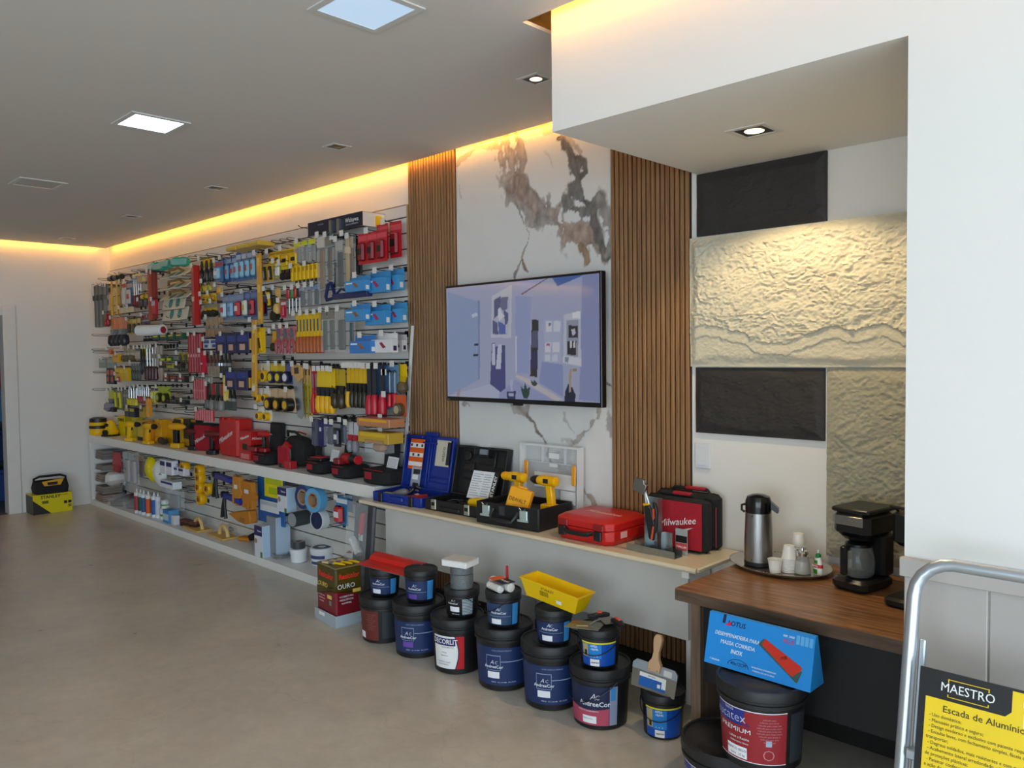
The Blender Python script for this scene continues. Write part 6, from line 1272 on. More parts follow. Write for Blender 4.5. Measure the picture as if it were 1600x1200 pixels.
I('pack', 254, 290, 568, 575, -.2, 3, [('24241c', '9a3844'), ('b8b030', '30482c'), ('30302c', '8a3038')], ['dark pack with a red centre in the left centre', 'lime pack with a green band in the left centre', 'dark pack with a maroon centre in the left centre'], 'left centre small packs', hl='left centre packs', d=.04)
I('pliers', 280, 296, 551, 580, -.18, 2, [('4c4c34', '5a5a44', 'b8a020')], 'olive C clamp hanging left of the red tubes', 'olive clamps left of the red tubes', name='clamp', cat='clamp', hl='olive C clamps')
I('pack', 262, 296, 587, 597, -.2, 3, [('3a2c28', 'a83c30', 'c8c0b4')], 'brown red pack in the left centre, upper row', 'brown red packs', hl='brown red packs', d=.05)
I('pack', 260, 298, 624, 631, -.2, 3, [('241c18', '8a3830'), ('1c1c1c', '5a5c58'), ('1c1c1c', '4c4e4a')], ['dark pack with a red stripe in the left centre, lower row', 'black pack with a grey stripe in the left centre, lower row', 'black end pack with a dim stripe in the left centre, lower row'], 'lower dark packs left centre', hl='lower dark packs', d=.05)
# fourth left band
I('slim', 170, 180, 610, 641, -.24, 1, ('c8c038', '8a8c94', '6c6e78'), 'grey scraper with a yellow top at the far left', hl='grey scraper')
I('cutter', 177, 192, 608, 640, -.22, 2, [('8a8a70', 'e0d828', '3c4430')], 'bright yellow knife on a card at the far left', 'bright yellow knives', hl='bright yellow knives', fill=1.05)
I('pack', 171, 184, 636, 643, -.24, 1, ('1c1e14',), 'small black block under the grey scraper', hooks=0, d=.04)
I('rod', 192, 202, 608, 642, -.2, 4, [('6c6660', '8a8480')], 'thin brown grey rod in the fourth left row', 'thin brown grey rods', hl='thin rods', hooks=1)
I('driver', 200, 215, 606, 634, -.22, 4, [('x', 'd0c020')], 'small driver with a yellow green handle in the fourth left row', 'yellow green drivers', hl='yellow green drivers', hooks=2, tags=2)
I('driver', 214, 234, 604, 630, -.2, 6, [('x', 'a03040')], 'slim pink red tool in the fourth left row', 'slim pink red tools', hl='slim pink red tools', hooks=2, tags=2)
I('card', 236, 248, 604, 631, -.22, 2, [('e0dc80', 'e8e468', '3a3c78', 'f0f0e8')], 'pale yellow pack with a violet top, fourth left row', 'pale yellow packs', hl='pale yellow packs')
I('tapemeasure', 247, 267, 604, 630, -.22, 2, [('303018', 'b8b828', 'b8c028')], 'lime green card with dark round tools, fourth left row', 'lime green cards', hl='lime green cards', d=.04)
I('pack', 202, 218, 636, 651, -.22, 2, [('1c1a28', 'b8a830')], 'dark pack with an olive top just above the yellow boxes', 'dark packs above the yellow boxes', hl='dark packs above the boxes', d=.05)
I('lev', 231, 238, 623, 650, -.25, 1, ('e89418', 'f0b040'), 'small orange upright stick above the yellow boxes', hl='small orange stick', fill=1)
I('pack', 224, 232, 636, 652, -.22, 1, ('b89828', '6a5a30'), 'ochre frame pack left of the small orange stick', hl='ochre frame pack', d=.04)
# empty hooks
for nm, lst in {'far left edge': [(150, 548), (152, 552), (150, 525), (151, 610), (152, 583)], 'left centre': [(262, 507), (275, 508), (290, 505), (252, 535), (268, 536), (284, 538), (266, 546), (283, 546), (270, 580), (288, 583), (270, 612), (285, 616), (262, 638), (278, 641), (296, 645), (290, 635)], 'middle': [(376, 622), (386, 625), (372, 565), (388, 564), (352, 508), (366, 510), (378, 508), (412, 558), (425, 560), (345, 425), (360, 448), (380, 447)], 'upper edge': [(160, 438), (212, 425), (222, 424), (302, 404), (312, 402), (330, 400), (432, 380), (445, 378), (456, 376), (392, 390), (378, 392)], 'low right': [(496, 657), (508, 655), (520, 654), (556, 653), (566, 655), (578, 668), (590, 668), (576, 693), (600, 695)]}.items():
    for x, y in lst:
        P = at(x, y, y=-.2); hook(P.x, P.z, .22, 0, 'empty black wire hook in the '+nm+' of the slatwall', 'empty hooks, '+nm, two=1)
# ochre cloth tops above the bottles
I('pack', 378, 432, 383, 390, -.2, 3, [('d8b040', 'e8c860')], 'folded ochre bundle lying across the hooks above the bottle cards', 'ochre bundles above the bottles', hooks=0, d=.14, name='folded_cloth', cat='cloth')
# leaning white profile
t = thing('corner_profile', 'long white corner profile leaning against the right end of the slatwall', 'profile', (0, 0, 0))
A = at(631.5, 757, x=5.335); A.z = .7755; A.y = min(A.y, -.056); Bp = at(644, 509, y=-.052)
b = MB().m(mat('white_profile', 'f4f2ee', .4)); dx, dz = Bp.x-A.x, Bp.z-A.z
for o_, wdt, dpt in ((-.013, .026, .003), (-.013, .003, .026)):
    b.add([(A.x+o_, A.y, A.z), (A.x+o_+wdt, A.y, A.z), (A.x+o_+wdt, A.y+dpt, A.z), (A.x+o_, A.y+dpt, A.z), (Bp.x+o_, Bp.y-.0, Bp.z), (Bp.x+o_+wdt, Bp.y, Bp.z), (Bp.x+o_+wdt, Bp.y+dpt, Bp.z), (Bp.x+o_, Bp.y+dpt, Bp.z)], [(3,2,1,0),(4,5,6,7),(0,1,5,4),(1,2,6,5),(2,3,7,6),(3,0,4,7)])
b.build('profile', t, flat=True)
# ================================================================ white shelf unit under the slatwall
SZ = .775; SB = .062
t = thing('shelf_unit', 'long low white shelf unit running under the slatwall', 'shelf', (0, 0, 0))
MB().m(m_white).box(.075, 5.345, -.297, -.0235, SZ-.08, SZ-.0005, c=.002).build('top_board', t)
MB().m(m_white).box(.075, .115, -.293, -.0235, SB, SZ-.08).build('side_panel', t, flat=True)
MB().m(m_white).box(.075, 5.345, -.293, -.0235, .0005, SB-.0005, c=.002).build('base_board', t)
m_kx = pl('1a1a1c')
def base(px, py, y=None, z=SZ): return at(px, py, z=z)
def hgt(px, py, P): return at(px, py, y=P.y).z-P.z
def carton(px, pyb, pyt, w, d, c, label, rz=0, z=SZ, top=None, cat='box', group=None, name='cardboard_box', txt=None, tc=None, yy=None, side=None, ts=.03, stripe=None):
    P = base(px, pyb, z=z) if yy is None else at(px, pyb, y=yy); P.z = z; h = hgt(px, pyt, P)
    if yy is None and z == SZ and P.y < -.2: P = at(px, pyb, y=-.2); P.z = z
    d = min(d, -.03-P.y); t = thing(name, label, cat, P+Vector((0, 0, .0005)), rz, group)
    MB().m(pl(c, .45)).box(-w/2, w/2, 0, d, 0, h).build('box', t, flat=True, bevel=.0015)
    if side: MB().m(pl(side)).box(w/2, w/2+.0008, .004, d-.004, .004, h-.004).build('side_print', t, flat=True)
    if stripe: MB().m(pl(stripe[0])).box(-w/2+.003, w/2-.003, -.0008, 0, h*stripe[1], h*stripe[2]).build('print_band', t, flat=True)
    if txt: text(txt, ts, tc or m_blk, t, (0, -.0018, h*.8), bold=.01)
    return t, h
# yellow tools, left end
P = base(154, 679); h = hgt(154, 652, P)
t = thing('wet_vacuum', 'small yellow and black canister vacuum at the far left end of the shelf', 'vacuum', P, 0)
b = MB().m(m_yel); b.lathe([(.085, 0), (.09, .01), (.085, h*.38), (.085, h*.55), (.09, h*.72), (.07, h*.78)], 24); b.build('drum', t); b = MB().m(m_kx); b.lathe([(.088, h*.36), (.092, h*.38), (.092, h*.5), (.086, h*.54)], 24, caps=False); b.build('clamp_band', t); b = MB().m(m_kx); b.lathe([(.088, h*.7), (.085, h*.93), (.05, h), (.001, h)], 20); b.build('motor_cap', t)
P = base(174, 681); h = hgt(173, 656, P)
t = thing('pressure_washer', 'rounded yellow machine standing beside the canister vacuum', 'machine', P, 25)
b = MB().m(m_yel); b.xf(S(.85, .75, 1)); b.lathe([(.07, 0), (.095, .03), (.1, h*.25), (.07, h*.5), (.06, h*.7), (.05, h*.9), (.02, h)], 22); b.build('housing', t); b = MB().m(m_kx); b.cyl(.03, -.11, -.09, 14, 'y', (.02, 0, h*.25)); b.build('wheel', t); b = MB().m(m_kx); b.box(-.075, .08, -.07, .06, 0, .018, c=.006); b.build('foot', t); b = MB().m(m_kx); b.cyl(.018, -.075, -.055, 12, 'y', (0, 0, h*.7)); b.build('knob', t)
m_st = 'e3d000'
carton(190, 681, 650, .18, .08, m_st, 'tall yellow carton reading STANLEY near the left end of the shelf', txt='STANLEY', ts=.045, side='b8a400')
carton(210, 672, 652, .14, .06, 'cfbb10', 'second yellow carton right behind the STANLEY carton', yy=-.12)
drill(at(206, 684, y=-.255).x, -.255, SZ+.001, 200, 'yellow cordless drill in front of the yellow cartons, leftmost of the shelf drills', 1.02, col=m_yel)
carton(220, 685, 657, .17, .09, 'e8cc10', 'yellow carton with a dark green foot next to the first drill', yy=-.17, stripe=('2a3020', 0, .18))
carton(228, 687, 659, .15, .06, 'e89a10', 'orange yellow carton behind the second shelf drill', yy=-.2, stripe=('2a2a28', .78, .97))
drill(at(234, 690, y=-.255).x, -.255, SZ+.001, 190, 'orange yellow cordless drill, second of the shelf drills', 1.05)
carton(247, 690, 656, .16, .1, 'f0b818', 'tall yellow carton behind the black gripped driver', yy=-.15, side='d8a010')
def driver_tool(px, pb, pt, rz, label, body, grip, foot, name='impact_driver'):
    P = base(px, pb); h = hgt(px, pt, P); P.y = min(P.y, -.1); t = thing(name, label, 'power drill', P+Vector((0, 0, .001)), rz); s = h/.23
    b = MB().m(pl(foot)); b.box(-.05*s, .06*s, -.04*s, .04*s, 0, .045*s, c=.01); b.build('battery', t)
    b = MB().m(pl(grip)); b.prism([(-.012*s, .045*s), (.03*s, .045*s), (.032*s, .17*s), (-.01*s, .17*s)], -.019*s, .019*s); b.build('grip', t, bevel=.005)
    b = MB().m(pl(body)); b.lathe([(.012*s, .09*s), (.03*s, .08*s), (.034*s, -.0), (.03*s, -.05*s), (.018*s, -.085*s), (.01*s, -.1*s)], 16, 'x', (0, 0, .195*s)); b.build('motor_housing', t)
    b = MB().m(m_steel); b.cyl(.01*s, -.12*s, -.095*s, 10, 'x', (0, 0, .195*s)); b.build('bit_holder', t)
    b = MB().m(pl('c01820' if foot == '1c1c1e' else '1a1a1a')); b.prism([(-.02*s, .15*s), (-.01*s, .165*s), (-.008*s, .12*s)], -.006*s, .006*s); b.build('trigger', t)
    return t
driver_tool(250, 688, 659, 200, 'black gripped yellow driver in front of the tall yellow carton', 'e8a800', '1a1a18', 'e8b000')
carton(263, 690, 657, .2, .1, 'f0b000', 'wide yellow carton in the middle of the yellow group', yy=-.1, side='2a2a22')
carton(278, 692, 654, .17, .09, 'eab512', 'yellow carton with a dark label behind the tallest driver', yy=-.14, stripe=('2c2c20', .8, .97))
carton(291, 690, 655, .13, .08, '2c2a18', 'dark olive carton with a yellow lower half', yy=-.12, stripe=('c89a10', .05, .3))
carton(302, 690, 656, .12, .08, '201c14', 'black carton with a thin yellow edge at the right end of the yellow group', yy=-.1, stripe=('b88a10', .92, 1))
P = base(278, 699); driver_tool(278, 700, 661, 200, 'tall yellow driver with black grip standing on a yellow battery, front of the yellow group', 'f0a810', '17181a', 'e8b410')
P = base(255, 693); t = thing('angle_grinder', 'small yellow and black grinder lying flat in front of the yellow cartons', 'grinder', P+Vector((0, -.02, .001)), -8)
b = MB().m(m_yel); b.lathe([(.02, -.15), (.032, -.12), (.03, -.02)], 14, 'x', (0, 0, .034)); b.build('gear_head', t); b = MB().m(m_kx); b.lathe([(.03, -.02), (.028, .1), (.024, .17)], 14, 'x', (0, 0, .034)); b.build('body', t)
for k, (x, y, w) in enumerate(((232, 690, .34), (262, 696, .3), (300, 702, .26), (340, 708, .26))):
    P = base(x, y); MB_ = MB().m(pl('3a2a26', .6)); MB_.box(-w/2, w/2, -.05, .05, 0, .0006); 
# Red group
def redbox(px, pb, pt, w, d, label, fabric=False, rz=0, yy=None, name='tool_case', c=.02, col=None):
    P = base(px, pb) if yy is None else at(px, pb, y=yy); P.z = SZ; h = hgt(px, pt, P)
    d = min(d, -.035-P.y); t = thing(name, label, 'tool case', P+Vector((0, 0, .001)), rz)
    b = MB().m(col or (m_fr if fabric else m_rc)); b.box(-w/2, w/2, 0, d, 0, h, c=c); b.build('body', t, bevel=.004)
    return t, h
t, h = redbox(315, 703, 665, .22, .13, 'crimson fabric tool bag with white script behind the first dark driver', True, 10, yy=-.16, name='tool_bag', c=.01)
text('Milwaukee', .05, m_wht, t, (0, -.003, h*.5), (90, -25, 0), shear=.3, bold=.012)
b = MB().m(m_fab); b.box(-.1, .11, .02, .12, h*.93, h+.012, c=.008); b.build('zip_top', t)
driver_tool(303, 703, 670, 205, 'dark red and black driver on its battery, left one of the dark pair', '5c1a1c', '241416', '1c1c1e')
driver_tool(333, 710, 673, 205, 'dark red and black driver on its battery, right one of the dark pair', '6a1c1e', '241416', '1c1c1e')
t, h = redbox(356, 706, 654, .33, .15, 'tall upright red hard case with white script, biggest case on the shelf', yy=-.19)
text('Milwaukee', .06, m_wht, t, (-.03, -.003, h*.5), (90, -22, 0), shear=.3, bold=.012)
b = MB().m(m_rc)
for x in (-.12, .0): b.box(x, x+.05, -.004, .02, h-.02, h+.008, c=.004)
b.box(-.15, .15, -.005, 0, .07, .078); b.build('moulded_rib', t)
t, h = redbox(383, 716, 674, .19, .15, 'square red carton with white print between the big red case and the open black case', yy=-.2, name='cardboard_box', c=.001)
text('Milwaukee', .035, m_wht, t, (0, -.003, h*.78), (90, -15, 0), shear=.3, bold=.01); text('Milwaukee', .03, m_wht, t, (.0965, .075, h*.75), (90, 0, 90), shear=.3); card(t, 'tool_picture', .08, .05, m_kx, (.0, -.001, h*.45)); card(t, 'tool_picture', .07, .06, m_kx, (.0962, .07, h*.4), (90, 0, 90)); card(t, 'white_print', .14, .04, pl('e08080'), (0, -.001, h*.12))
def softcase(px, pb, w, d, hh, label, rz=0, badge='a01828', yy=-.27):
    P = at(px, pb, y=yy); P.z = SZ
    t = thing('soft_case', label, 'tool case', P+Vector((0, 0, .001)), rz)
    b = MB().m(m_fab); b.box(-w/2, w/2, 0, d, 0, hh, c=.03); b.build('body', t, bevel=.004)
    b = MB().m(pl('8a1424', .7)); b.tube([(-w/2+.03, -.001, hh*.97), (w/2-.03, -.001, hh*.97)], .003, 6); b.build('zip_piping', t)
    b = MB().m(pl(badge, .6)); b.box(-w*.32, -w*.32+.07, -.004, 0, hh*.35, hh*.8, c=.002); b.build('badge', t); return t
def caselid(px, pb, pt, w, label, yy, tilt=-12, rz=0, zb=SZ+.001):
    P = at(px, pb, y=yy); P.z = zb; h = hgt(px, pt, P); P.y = min(P.y, -.075-h*abs(math.sin(R(tilt)))*1.0); t = thing('case_lid', label, 'case lid', P, rz, None, tilt)
    b = MB().m(m_fab); b.box(-w/2, w/2, 0, .035, 0, h, c=.03); b.build('panel', t, bevel=.006); b = MB().m(pl('2c2c30', .8)); b.box(-w/2+.02, w/2-.02, -.003, .0, .02, h-.02, c=.01); b.build('lining', t); return t, h
softcase(404, 722, .23, .2, .085, 'black soft case with a red badge and a red driver standing in it', yy=-.28)
caselid(434, 716, 660, .2, 'upright black case lid behind the standing red driver', -.065, -4)
t = driver_tool(414, 703, 674, 190, 'red and black driver standing upright in the first black soft case', 'b81c24', '2a2c28', 'a81820'); t.location = (at(414, 704, y=-.2).x, -.2, SZ+.088)
P = at(398, 704, y=-.22); t = thing('battery_charger', 'ribbed red and black charger in the first black soft case', 'charger', (P.x, -.2, SZ+.088), 5)
b = MB().m(pl('8c1c20')); b.box(-.07, .05, -.045, .045, 0, .035, c=.008); b.build('housing', t)
for k in range(4): MB().m(m_kx).box(-.05+k*.022, -.042+k*.022, -.035, .035, .035, .039).build('rib', t, flat=True)
P = at(470, 724, y=-.18); P.z = SZ; h = hgt(465, 678, P)
t = thing('tool_bag', 'bulging black and red duffel tool bag in the middle of the shelf', 'tool bag', (at(462, 720, y=-.17).x, -.17, SZ+.001), 0)
b = MB().m(m_fab); b.xf(S(1, .62, 1)); b.lathe([(.03, -.15), (.08, -.145), (h*.42, -.1), (h*.46, 0), (h*.42, .1), (.08, .145), (.03, .15)], 22, 'x', (0, .05, h*.48)); b.build('body', t)
b = MB().m(m_fr); b.box(-.14, .02, -.075, -.04, .01, h*.62, c=.012); b.build('red_end', t); b = MB().m(pl('9c1428', .7)); b.tube([(-.1, .03, h*.99), (0, .03, h*1.03), (.1, .03, h*.99)], .006, 8); b.build('piping', t)
b = MB().m(m_fab); b.tube([(-.1, 0, h*.9), (-.05, -.03, h*1.06), (.05, -.03, h*1.06), (.1, 0, h*.9)], .01, 8); b.build('handle', t)
P = at(449, 731, z=SZ); t = thing('jigsaw', 'red and black jigsaw standing in front of the duffel bag', 'power tool', P+Vector((0, .0, .001)), 0)
h = hgt(449, 692, P)
b = MB().m(pl('b01c22')); b.tube([(-.05, 0, h*.75), (.0, 0, h*.9), (.05, 0, h*.8)], [.022, .03, .022], 12); b.build('housing', t); b = MB().m(m_kx); b.tube([(-.05, 0, h*.72), (-.06, 0, h*.4), (-.04, 0, h*.2)], .02, 10); b.build('grip', t)
b = MB().m(pl('202420')); b.tube([(.045, 0, h*.75), (.05, 0, h*.45), (.03, 0, h*.18)], .02, 10); b.build('motor', t); b = MB().m(pl('b8262a')); b.box(.0, .09, -.03, .03, 0, h*.3, c=.004); b.build('shoe', t); b = MB().m(m_kx); b.box(-.08, -.02, -.03, .03, 0, h*.2, c=.008); b.build('battery', t)
softcase(487, 741, .19, .22, .085, 'black soft case with a red badge, left of the three joined low ones')
softcase(527, 748, .19, .22, .085, 'black soft case with a red pennant badge, middle of the three joined low ones')
softcase(583, 757, .27, .22, .10, 'widest black soft case with a red badge, next to the white corner profile')
caselid(500, 712, 676, .07, 'narrow black case lid under the hanging gloves', -.06, -6); caselid(546, 716, 684, .08, 'short black case lid under the red and white packs', -.06, -6); caselid(613, 735, 684, .15, 'tall black case lid below the brown wrapped pack', -.07, -6)
for px, pb, pt, w, lab, y in ((521, 722, 703, .1, 'white leaflet standing on the joined soft cases', -.17), (612, 735, 714, .12, 'white printed sheet standing on the widest soft case', -.16)):
    P = at(px, pb, y=y); P.z = SZ+(.088 if px < 600 else .103); h = hgt(px, pt, P)
    t = thing('leaflet', lab, 'leaflet', P, -4, None, -16); MB().m(m_paper).box(-w/2, w/2, -.002, 0, 0, h).build('sheet', t, flat=True)
    for k in range(6): MB().m(pl('b0b0b4')).box(-w*.42, w*.4, -.0026, -.002, h*(.12+.13*k), h*(.15+.13*k)).build('print_line', t, flat=True)
P = at(545, 722, y=-.2); t = thing('cordless_drill', 'red and black drill lying on the joined soft cases', 'power drill', (P.x, -.19, SZ+.09), -4)
b = MB().m(pl('b01c22')); b.lathe([(.02, -.1), (.034, -.08), (.036, 0), (.03, .02)], 16, 'x', (0, 0, .042)); b.build('motor_housing', t); b = MB().m(m_kx); b.lathe([(.03, .02), (.032, .05), (.026, .1)], 16, 'x', (0, 0, .042)); b.build('chuck', t)
b = MB().m(pl('8c1a20')); b.box(-.13, -.05, -.06, .03, 0, .04, c=.008); b.build('battery', t); b = MB().m(pl('c8202a')); b.cyl(.03, .1, .115, 16, 'x', (0, 0, .042)); b.build('ring', t)
P = at(495, 717, y=-.2); t = thing('battery_pack', 'flat red topped battery pack lying on the left joined soft case', 'battery', (P.x, -.18, SZ+.088), 5)
b = MB().m(m_kx); b.box(-.08, .08, -.05, .05, 0, .018, c=.006); b.build('body', t); b = MB().m(pl('c02430')); b.box(-.06, .06, -.04, .04, .018, .024, c=.004); b.build('red_top', t)
# ---------------------------------------------------------------- goods inside the lower bay
def J(kind, xL, xR, yT, yB, Y, n, cols, label, group=None, **k): I(kind, xL, xR, yT, yB, Y, n, cols, label, group, **k)
for k, (a, b_, nm, c) in enumerate(((699, 716, 'topmost', '6a5248'), (723, 733, 'second', '7c6a5c'), (736, 751, 'third', '8a7058'), (755, 769, 'fourth', '7c6244'), (769, 780, 'lowest', '9a6c4c'))):
    P = at(166, b_, y=-.2); P.z = at(166, b_, y=-.2).z; h = (at(166, a, y=-.2).z-P.z)*.8
    t = thing('sanding_sheet_stack', nm+' pack of brown sanding sheets on hooks at the left end of the lower bay', 'sandpaper', P, 0)
    b = MB().m(pl(c, .7))
    for q in range(3): b.box(-.12+.01*q, .12, -.07, .12, h*q/3, h*(q+.8)/3)
    b.build('sheets', t, flat=True); b = MB().m(mat('clear_bag', 'e8ecee', .12, alpha=.16)); b.box(-.13, .13, -.075, .125, -.004, h+.004); b.build('wrap', t, flat=True)
    hook(P.x-.05, P.z-.006, .26, 0, 'left wire hook under the '+nm+' sanding sheet pack'); hook(P.x+.08, P.z-.006, .26, 0, 'right wire hook under the '+nm+' sanding sheet pack')
J('slim', 176, 192, 707, 756, -.24, 1, ('b8202c', 'd8d8d8', 'a01820'), 'red and white hand sander card at the left of the lower bay', hl='red and white sander card', fill=.9, tags=0)
J('card', 186, 196, 742, 757, -.2, 1, ('e8e4e0', 'a8202c', 'e0e0e0'), 'small white and red pack beside the hand sander card', hl='small white and red pack', tags=0, d=.04)
J('bag', 200, 218, 706, 756, -.24, 2, [('b8aeb0', 'a8b0b4')], 'clear bag with pale pink padding in the lower bay', 'pale pink padding bags', hl='pale padding bags', tags=0, d=.05)
J('bag', 218, 232, 712, 745, -.15, 1, ('8c7060', 'c8a868'), 'brown spotted bag behind the yellow visor', hl='brown spotted bag', tags=0, d=.04)
for px, py, r, c, nm in ((238, 733, .115, 'e8d400', 'yellow'), (251, 740, .115, 'eceeee', 'white')):
    P = at(px, py, y=-.2); t = thing('face_shield', nm+' rounded visor shield hanging tilted in the lower bay', 'visor', P, 10, None, 0, -20)
    b = MB().m(pl(c, .3)); b.xf(S(.85, 1, 1.15)); b.lathe([(.001, -.055), (r*.6, -.045), (r*.95, -.01), (r*.97, .0), (r*.9, -.004), (r*.55, -.035)], 26, 'y', caps=False); b.build('visor', t); b = MB().m(pl('9a9c9e')); b.box(-.02, .02, -.0, .02, -r*.8, r*.8); b.build('head_band', t)
    hook(P.x, P.z+.1, .2, 0, 'wire hook carrying the '+nm+' visor')
J('pack', 259, 279, 718, 740, -.24, 2, [('e4e2ec', '2c2a68')], 'white box with a violet band, left pair in the lower bay', 'left white and violet boxes', hl='white and violet boxes', tags=0, d=.06)
J('pack', 279, 297, 729, 741, -.22, 2, [('dcdae6', '34326c')], 'white box with a violet band, lower right pair beside the left ones', 'right white and violet boxes', hl='right white and violet boxes', tags=0, d=.06)
J('pack', 262, 286, 750, 761, -.24, 1, ('e8e8ee', '2a3a8c'), 'flat white box with blue print under the visor shields', hl='flat white and blue box', tags=0, d=.08)
for k, (px, py, nm) in enumerate(((289, 726, 'first from the left'), (312, 731, 'top of the column'), (313, 745, 'second of the column'), (313, 760, 'third of the column'), (327, 762, 'right of the third'), (315, 778, 'lowest of the column'))):
    P = at(px, py, y=-.24); P.z = min(P.z, .63); t = thing('tape_reel', 'round yellow reel with a brown hub, '+nm+', in the lower bay', 'reel', P+Vector((0, 0, -.01)), 0)
    b = MB().m(pl('f0b400', .35)); b.lathe([(.02, -.025), (.046, -.03), (.052, -.018), (.052, .018), (.046, .03), (.02, .025)], 24, 'y'); b.build('reel', t); b = MB().m(pl('8a3a10')); b.lathe([(.02, -.036), (.001, -.038)], 14, 'y'); b.build('hub', t)
    hook(P.x, P.z+.005, .26, 0, 'wire hook threaded through the yellow reel, '+nm)
m_cb = mat('gun_blue', '1c2c90', .35)
for px, py, nm, leg in ((348, 746, 'upper', 330), (362, 778, 'lower', 340)):
    P = at(px, py, y=-.25); L = at(368, py, y=-.25).x-at(330, py, y=-.25).x
    t = thing('tile_cutter', nm+' blue barred tool with black legs hanging in the lower bay', 'hand tool', P, -8)
    b = MB().m(m_cb); b.box(-L/2, L/2, -.022, .022, -.022, .022, c=.008); b.build('bar', t)
    for s in (-1, 1): b = MB().m(m_cb); b.cyl(.028, -.012, .012, 16, 'y', (s*L/2, 0, .0)); b.build('end_disc', t)
    for s in (-1, 1): b = MB().m(m_kx); b.tube([(-L*.4, 0, 0), (-L*.4+s*.03, -.01, -.1), (-L*.4+s*.05, -.01, -.19)], [.014, .012, .015], 8); b.build('leg', t)
    b = MB().m(m_kx); b.cyl(.02, -.03, .03, 12, 'y', (-L*.4, 0, .01)); b.build('pivot', t)
    hook(P.x-L*.2, P.z+.03, .25, 0, 'wire hook holding the '+nm+' blue barred tool'); 
J('glove', 368, 384, 744, 789, -.25, 1, ('c8842c', 'e0e0e8'), 'tan leather work glove with a white tag, left one', hl='left leather glove', tags=0, d=.04, fill=1.1)
J('glove', 382, 404, 752, 795, -.24, 1, ('c07820', 'e0e0e8'), 'tan leather work glove with a white tag, right one', hl='right leather glove', tags=0, d=.04, fill=1.05)
P = at(382, 806, y=-.2); t = thing('leather_apron', 'folded tan leather piece drooping under the work gloves', 'leather piece', P, 0, None)
b = MB().m(mat('tan_leather', 'c47c20', .7, bump=.4, bscale=60)); b.prism([(-.19, .0), (-.08, .03), (.04, .05), (.17, .07), (.19, -.03), (.09, -.05), (-.02, -.045), (-.15, -.01)], -.05, .02); b.build('leather', t, bevel=.01); b = MB().m(pl('a86a30')); b.box(.02, .1, -.054, -.05, -.04, .0); b.build('patch', t)
hook(P.x+.1, P.z+.08, .2, 0, 'wire hook carrying the folded tan leather')
J('pack', 405, 446, 741, 818, -.16, 1, ('1b5fa8',), 'big blue and white backing card in the lower bay', d=.012, hl='big blue backing card', tags=0, fill=1, name='display_card', cat='card')
J('pack', 413, 443, 743, 778, -.18, 1, ('f0e020', 'c8d020', 'b8c818'), 'yellow price poster on the big blue backing card', d=.004, hooks=0, fill=.95, name='price_poster', cat='poster')
J('pack', 407, 436, 783, 800, -.18, 1, ('e4e8ec', 'c8ccd0'), 'white printed strip at the foot of the big blue backing card', d=.004, hooks=0, fill=1, name='printed_strip', cat='card')
def showerbox(px, pb, pt, w, d, label, yy, z=None, wall=False):
    P = at(px, pb, y=yy); 
    if z is not None: P.z = z
    h = at(px, pt, y=yy).z-P.z
    t = thing('cardboard_box', label, 'box', P, 0)
    MB().m(pl('e2e4ec')).box(-w/2, w/2, 0, d, 0, h).build('box', t, flat=True); MB().m(pl('2c2460')).box(-w/2, w/2, -.001, 0, h*.68, h).build('violet_top', t, flat=True)
    MB().m(pl('3a8a2c')).box(w*.25, w/2, -.001, 0, 0, h*.18).build('green_corner', t, flat=True); b = MB().m(pl('a88a60')); b.lathe([(w*.16, -.001), (.001, -.002)], 16, 'y', (-w*.3, 0, h*.5)); b.build('product_picture', t)
    MB().m(pl('b8d4ea')).box(w/2, w/2+.001, .004, d-.004, .004, h-.004).build('side_print', t, flat=True); text('Thermo', .02, m_wht, t, (.02, -.0018, h*.84)); return t
showerbox(441, 800, 762, .13, .08, 'white box with a violet top hanging beside the yellow poster', -.26); hook(at(441, 762, y=-.2).x, at(441, 762, y=-.2).z+.0, .2, 0, 'wire hook holding the upper violet topped box')
showerbox(404, 863, 822, .12, .085, 'white box with a violet top standing at the front of the lower bay', -.285, SB+.0005)
t, h = carton(424, 858, 808, .13, .13, '8f9298', 'tall grey and pale blue carton standing on the lower shelf', z=SB, yy=-.22, side='bcd2e4')
for k, (px, py, c, nm) in enumerate(((478, 776, '5aa0cc', 'left'), (494, 781, '5fa8d4', 'right'))):
    P = at(px, py, y=-.26); t = thing('tape_roll', 'sky blue adhesive tape roll, the '+nm+' one of the hanging pair', 'tape', P, 8)
    b = MB().m(pl(c, .35)); b.lathe([(.055, -.03), (.085, -.03), (.085, .03), (.055, .03), (.055, -.03)], 28, 'y', caps=False); b.build('tape', t); b = MB().m(pl('b08a68')); b.lathe([(.055, -.031), (.045, -.031), (.045, .031), (.055, .031)], 24, 'y', caps=False); b.build('core', t)
    if k == 0: b = MB().m(pl('2c3468')); b.lathe([(.058, -.0312), (.084, -.0312)], 28, 'y', caps=False); b.build('printed_face', t)
    hook(P.x, P.z+.03, .28, 0, 'wire hook through the '+nm+' blue tape roll')
def hroll(px, py, r, L, c, face, label, y=-.22, rz=6, hk=True):
    P = at(px, py, y=y); t = thing('tape_roll', label, 'tape', P, rz)
    b = MB().m(pl(c, .35)); b.lathe([(r*.3, -L/2), (r, -L/2), (r, L/2), (r*.3, L/2)], 26, 'y'); b.build('tape', t); b = MB().m(pl(face)); b.lathe([(r*.9, -L/2-.001), (.001, -L/2-.001)], 22, 'y'); b.build('printed_face', t)
    if hk: hook(P.x, P.z+.004, abs(y)-.01, 0, 'wire hook carrying the '+label[:40].rsplit(' ', 1)[0])
hroll(468, 810, .055, .13, '3a4144', 'c8ccd0', 'dark slate tape roll with a pale printed face in the lower bay')
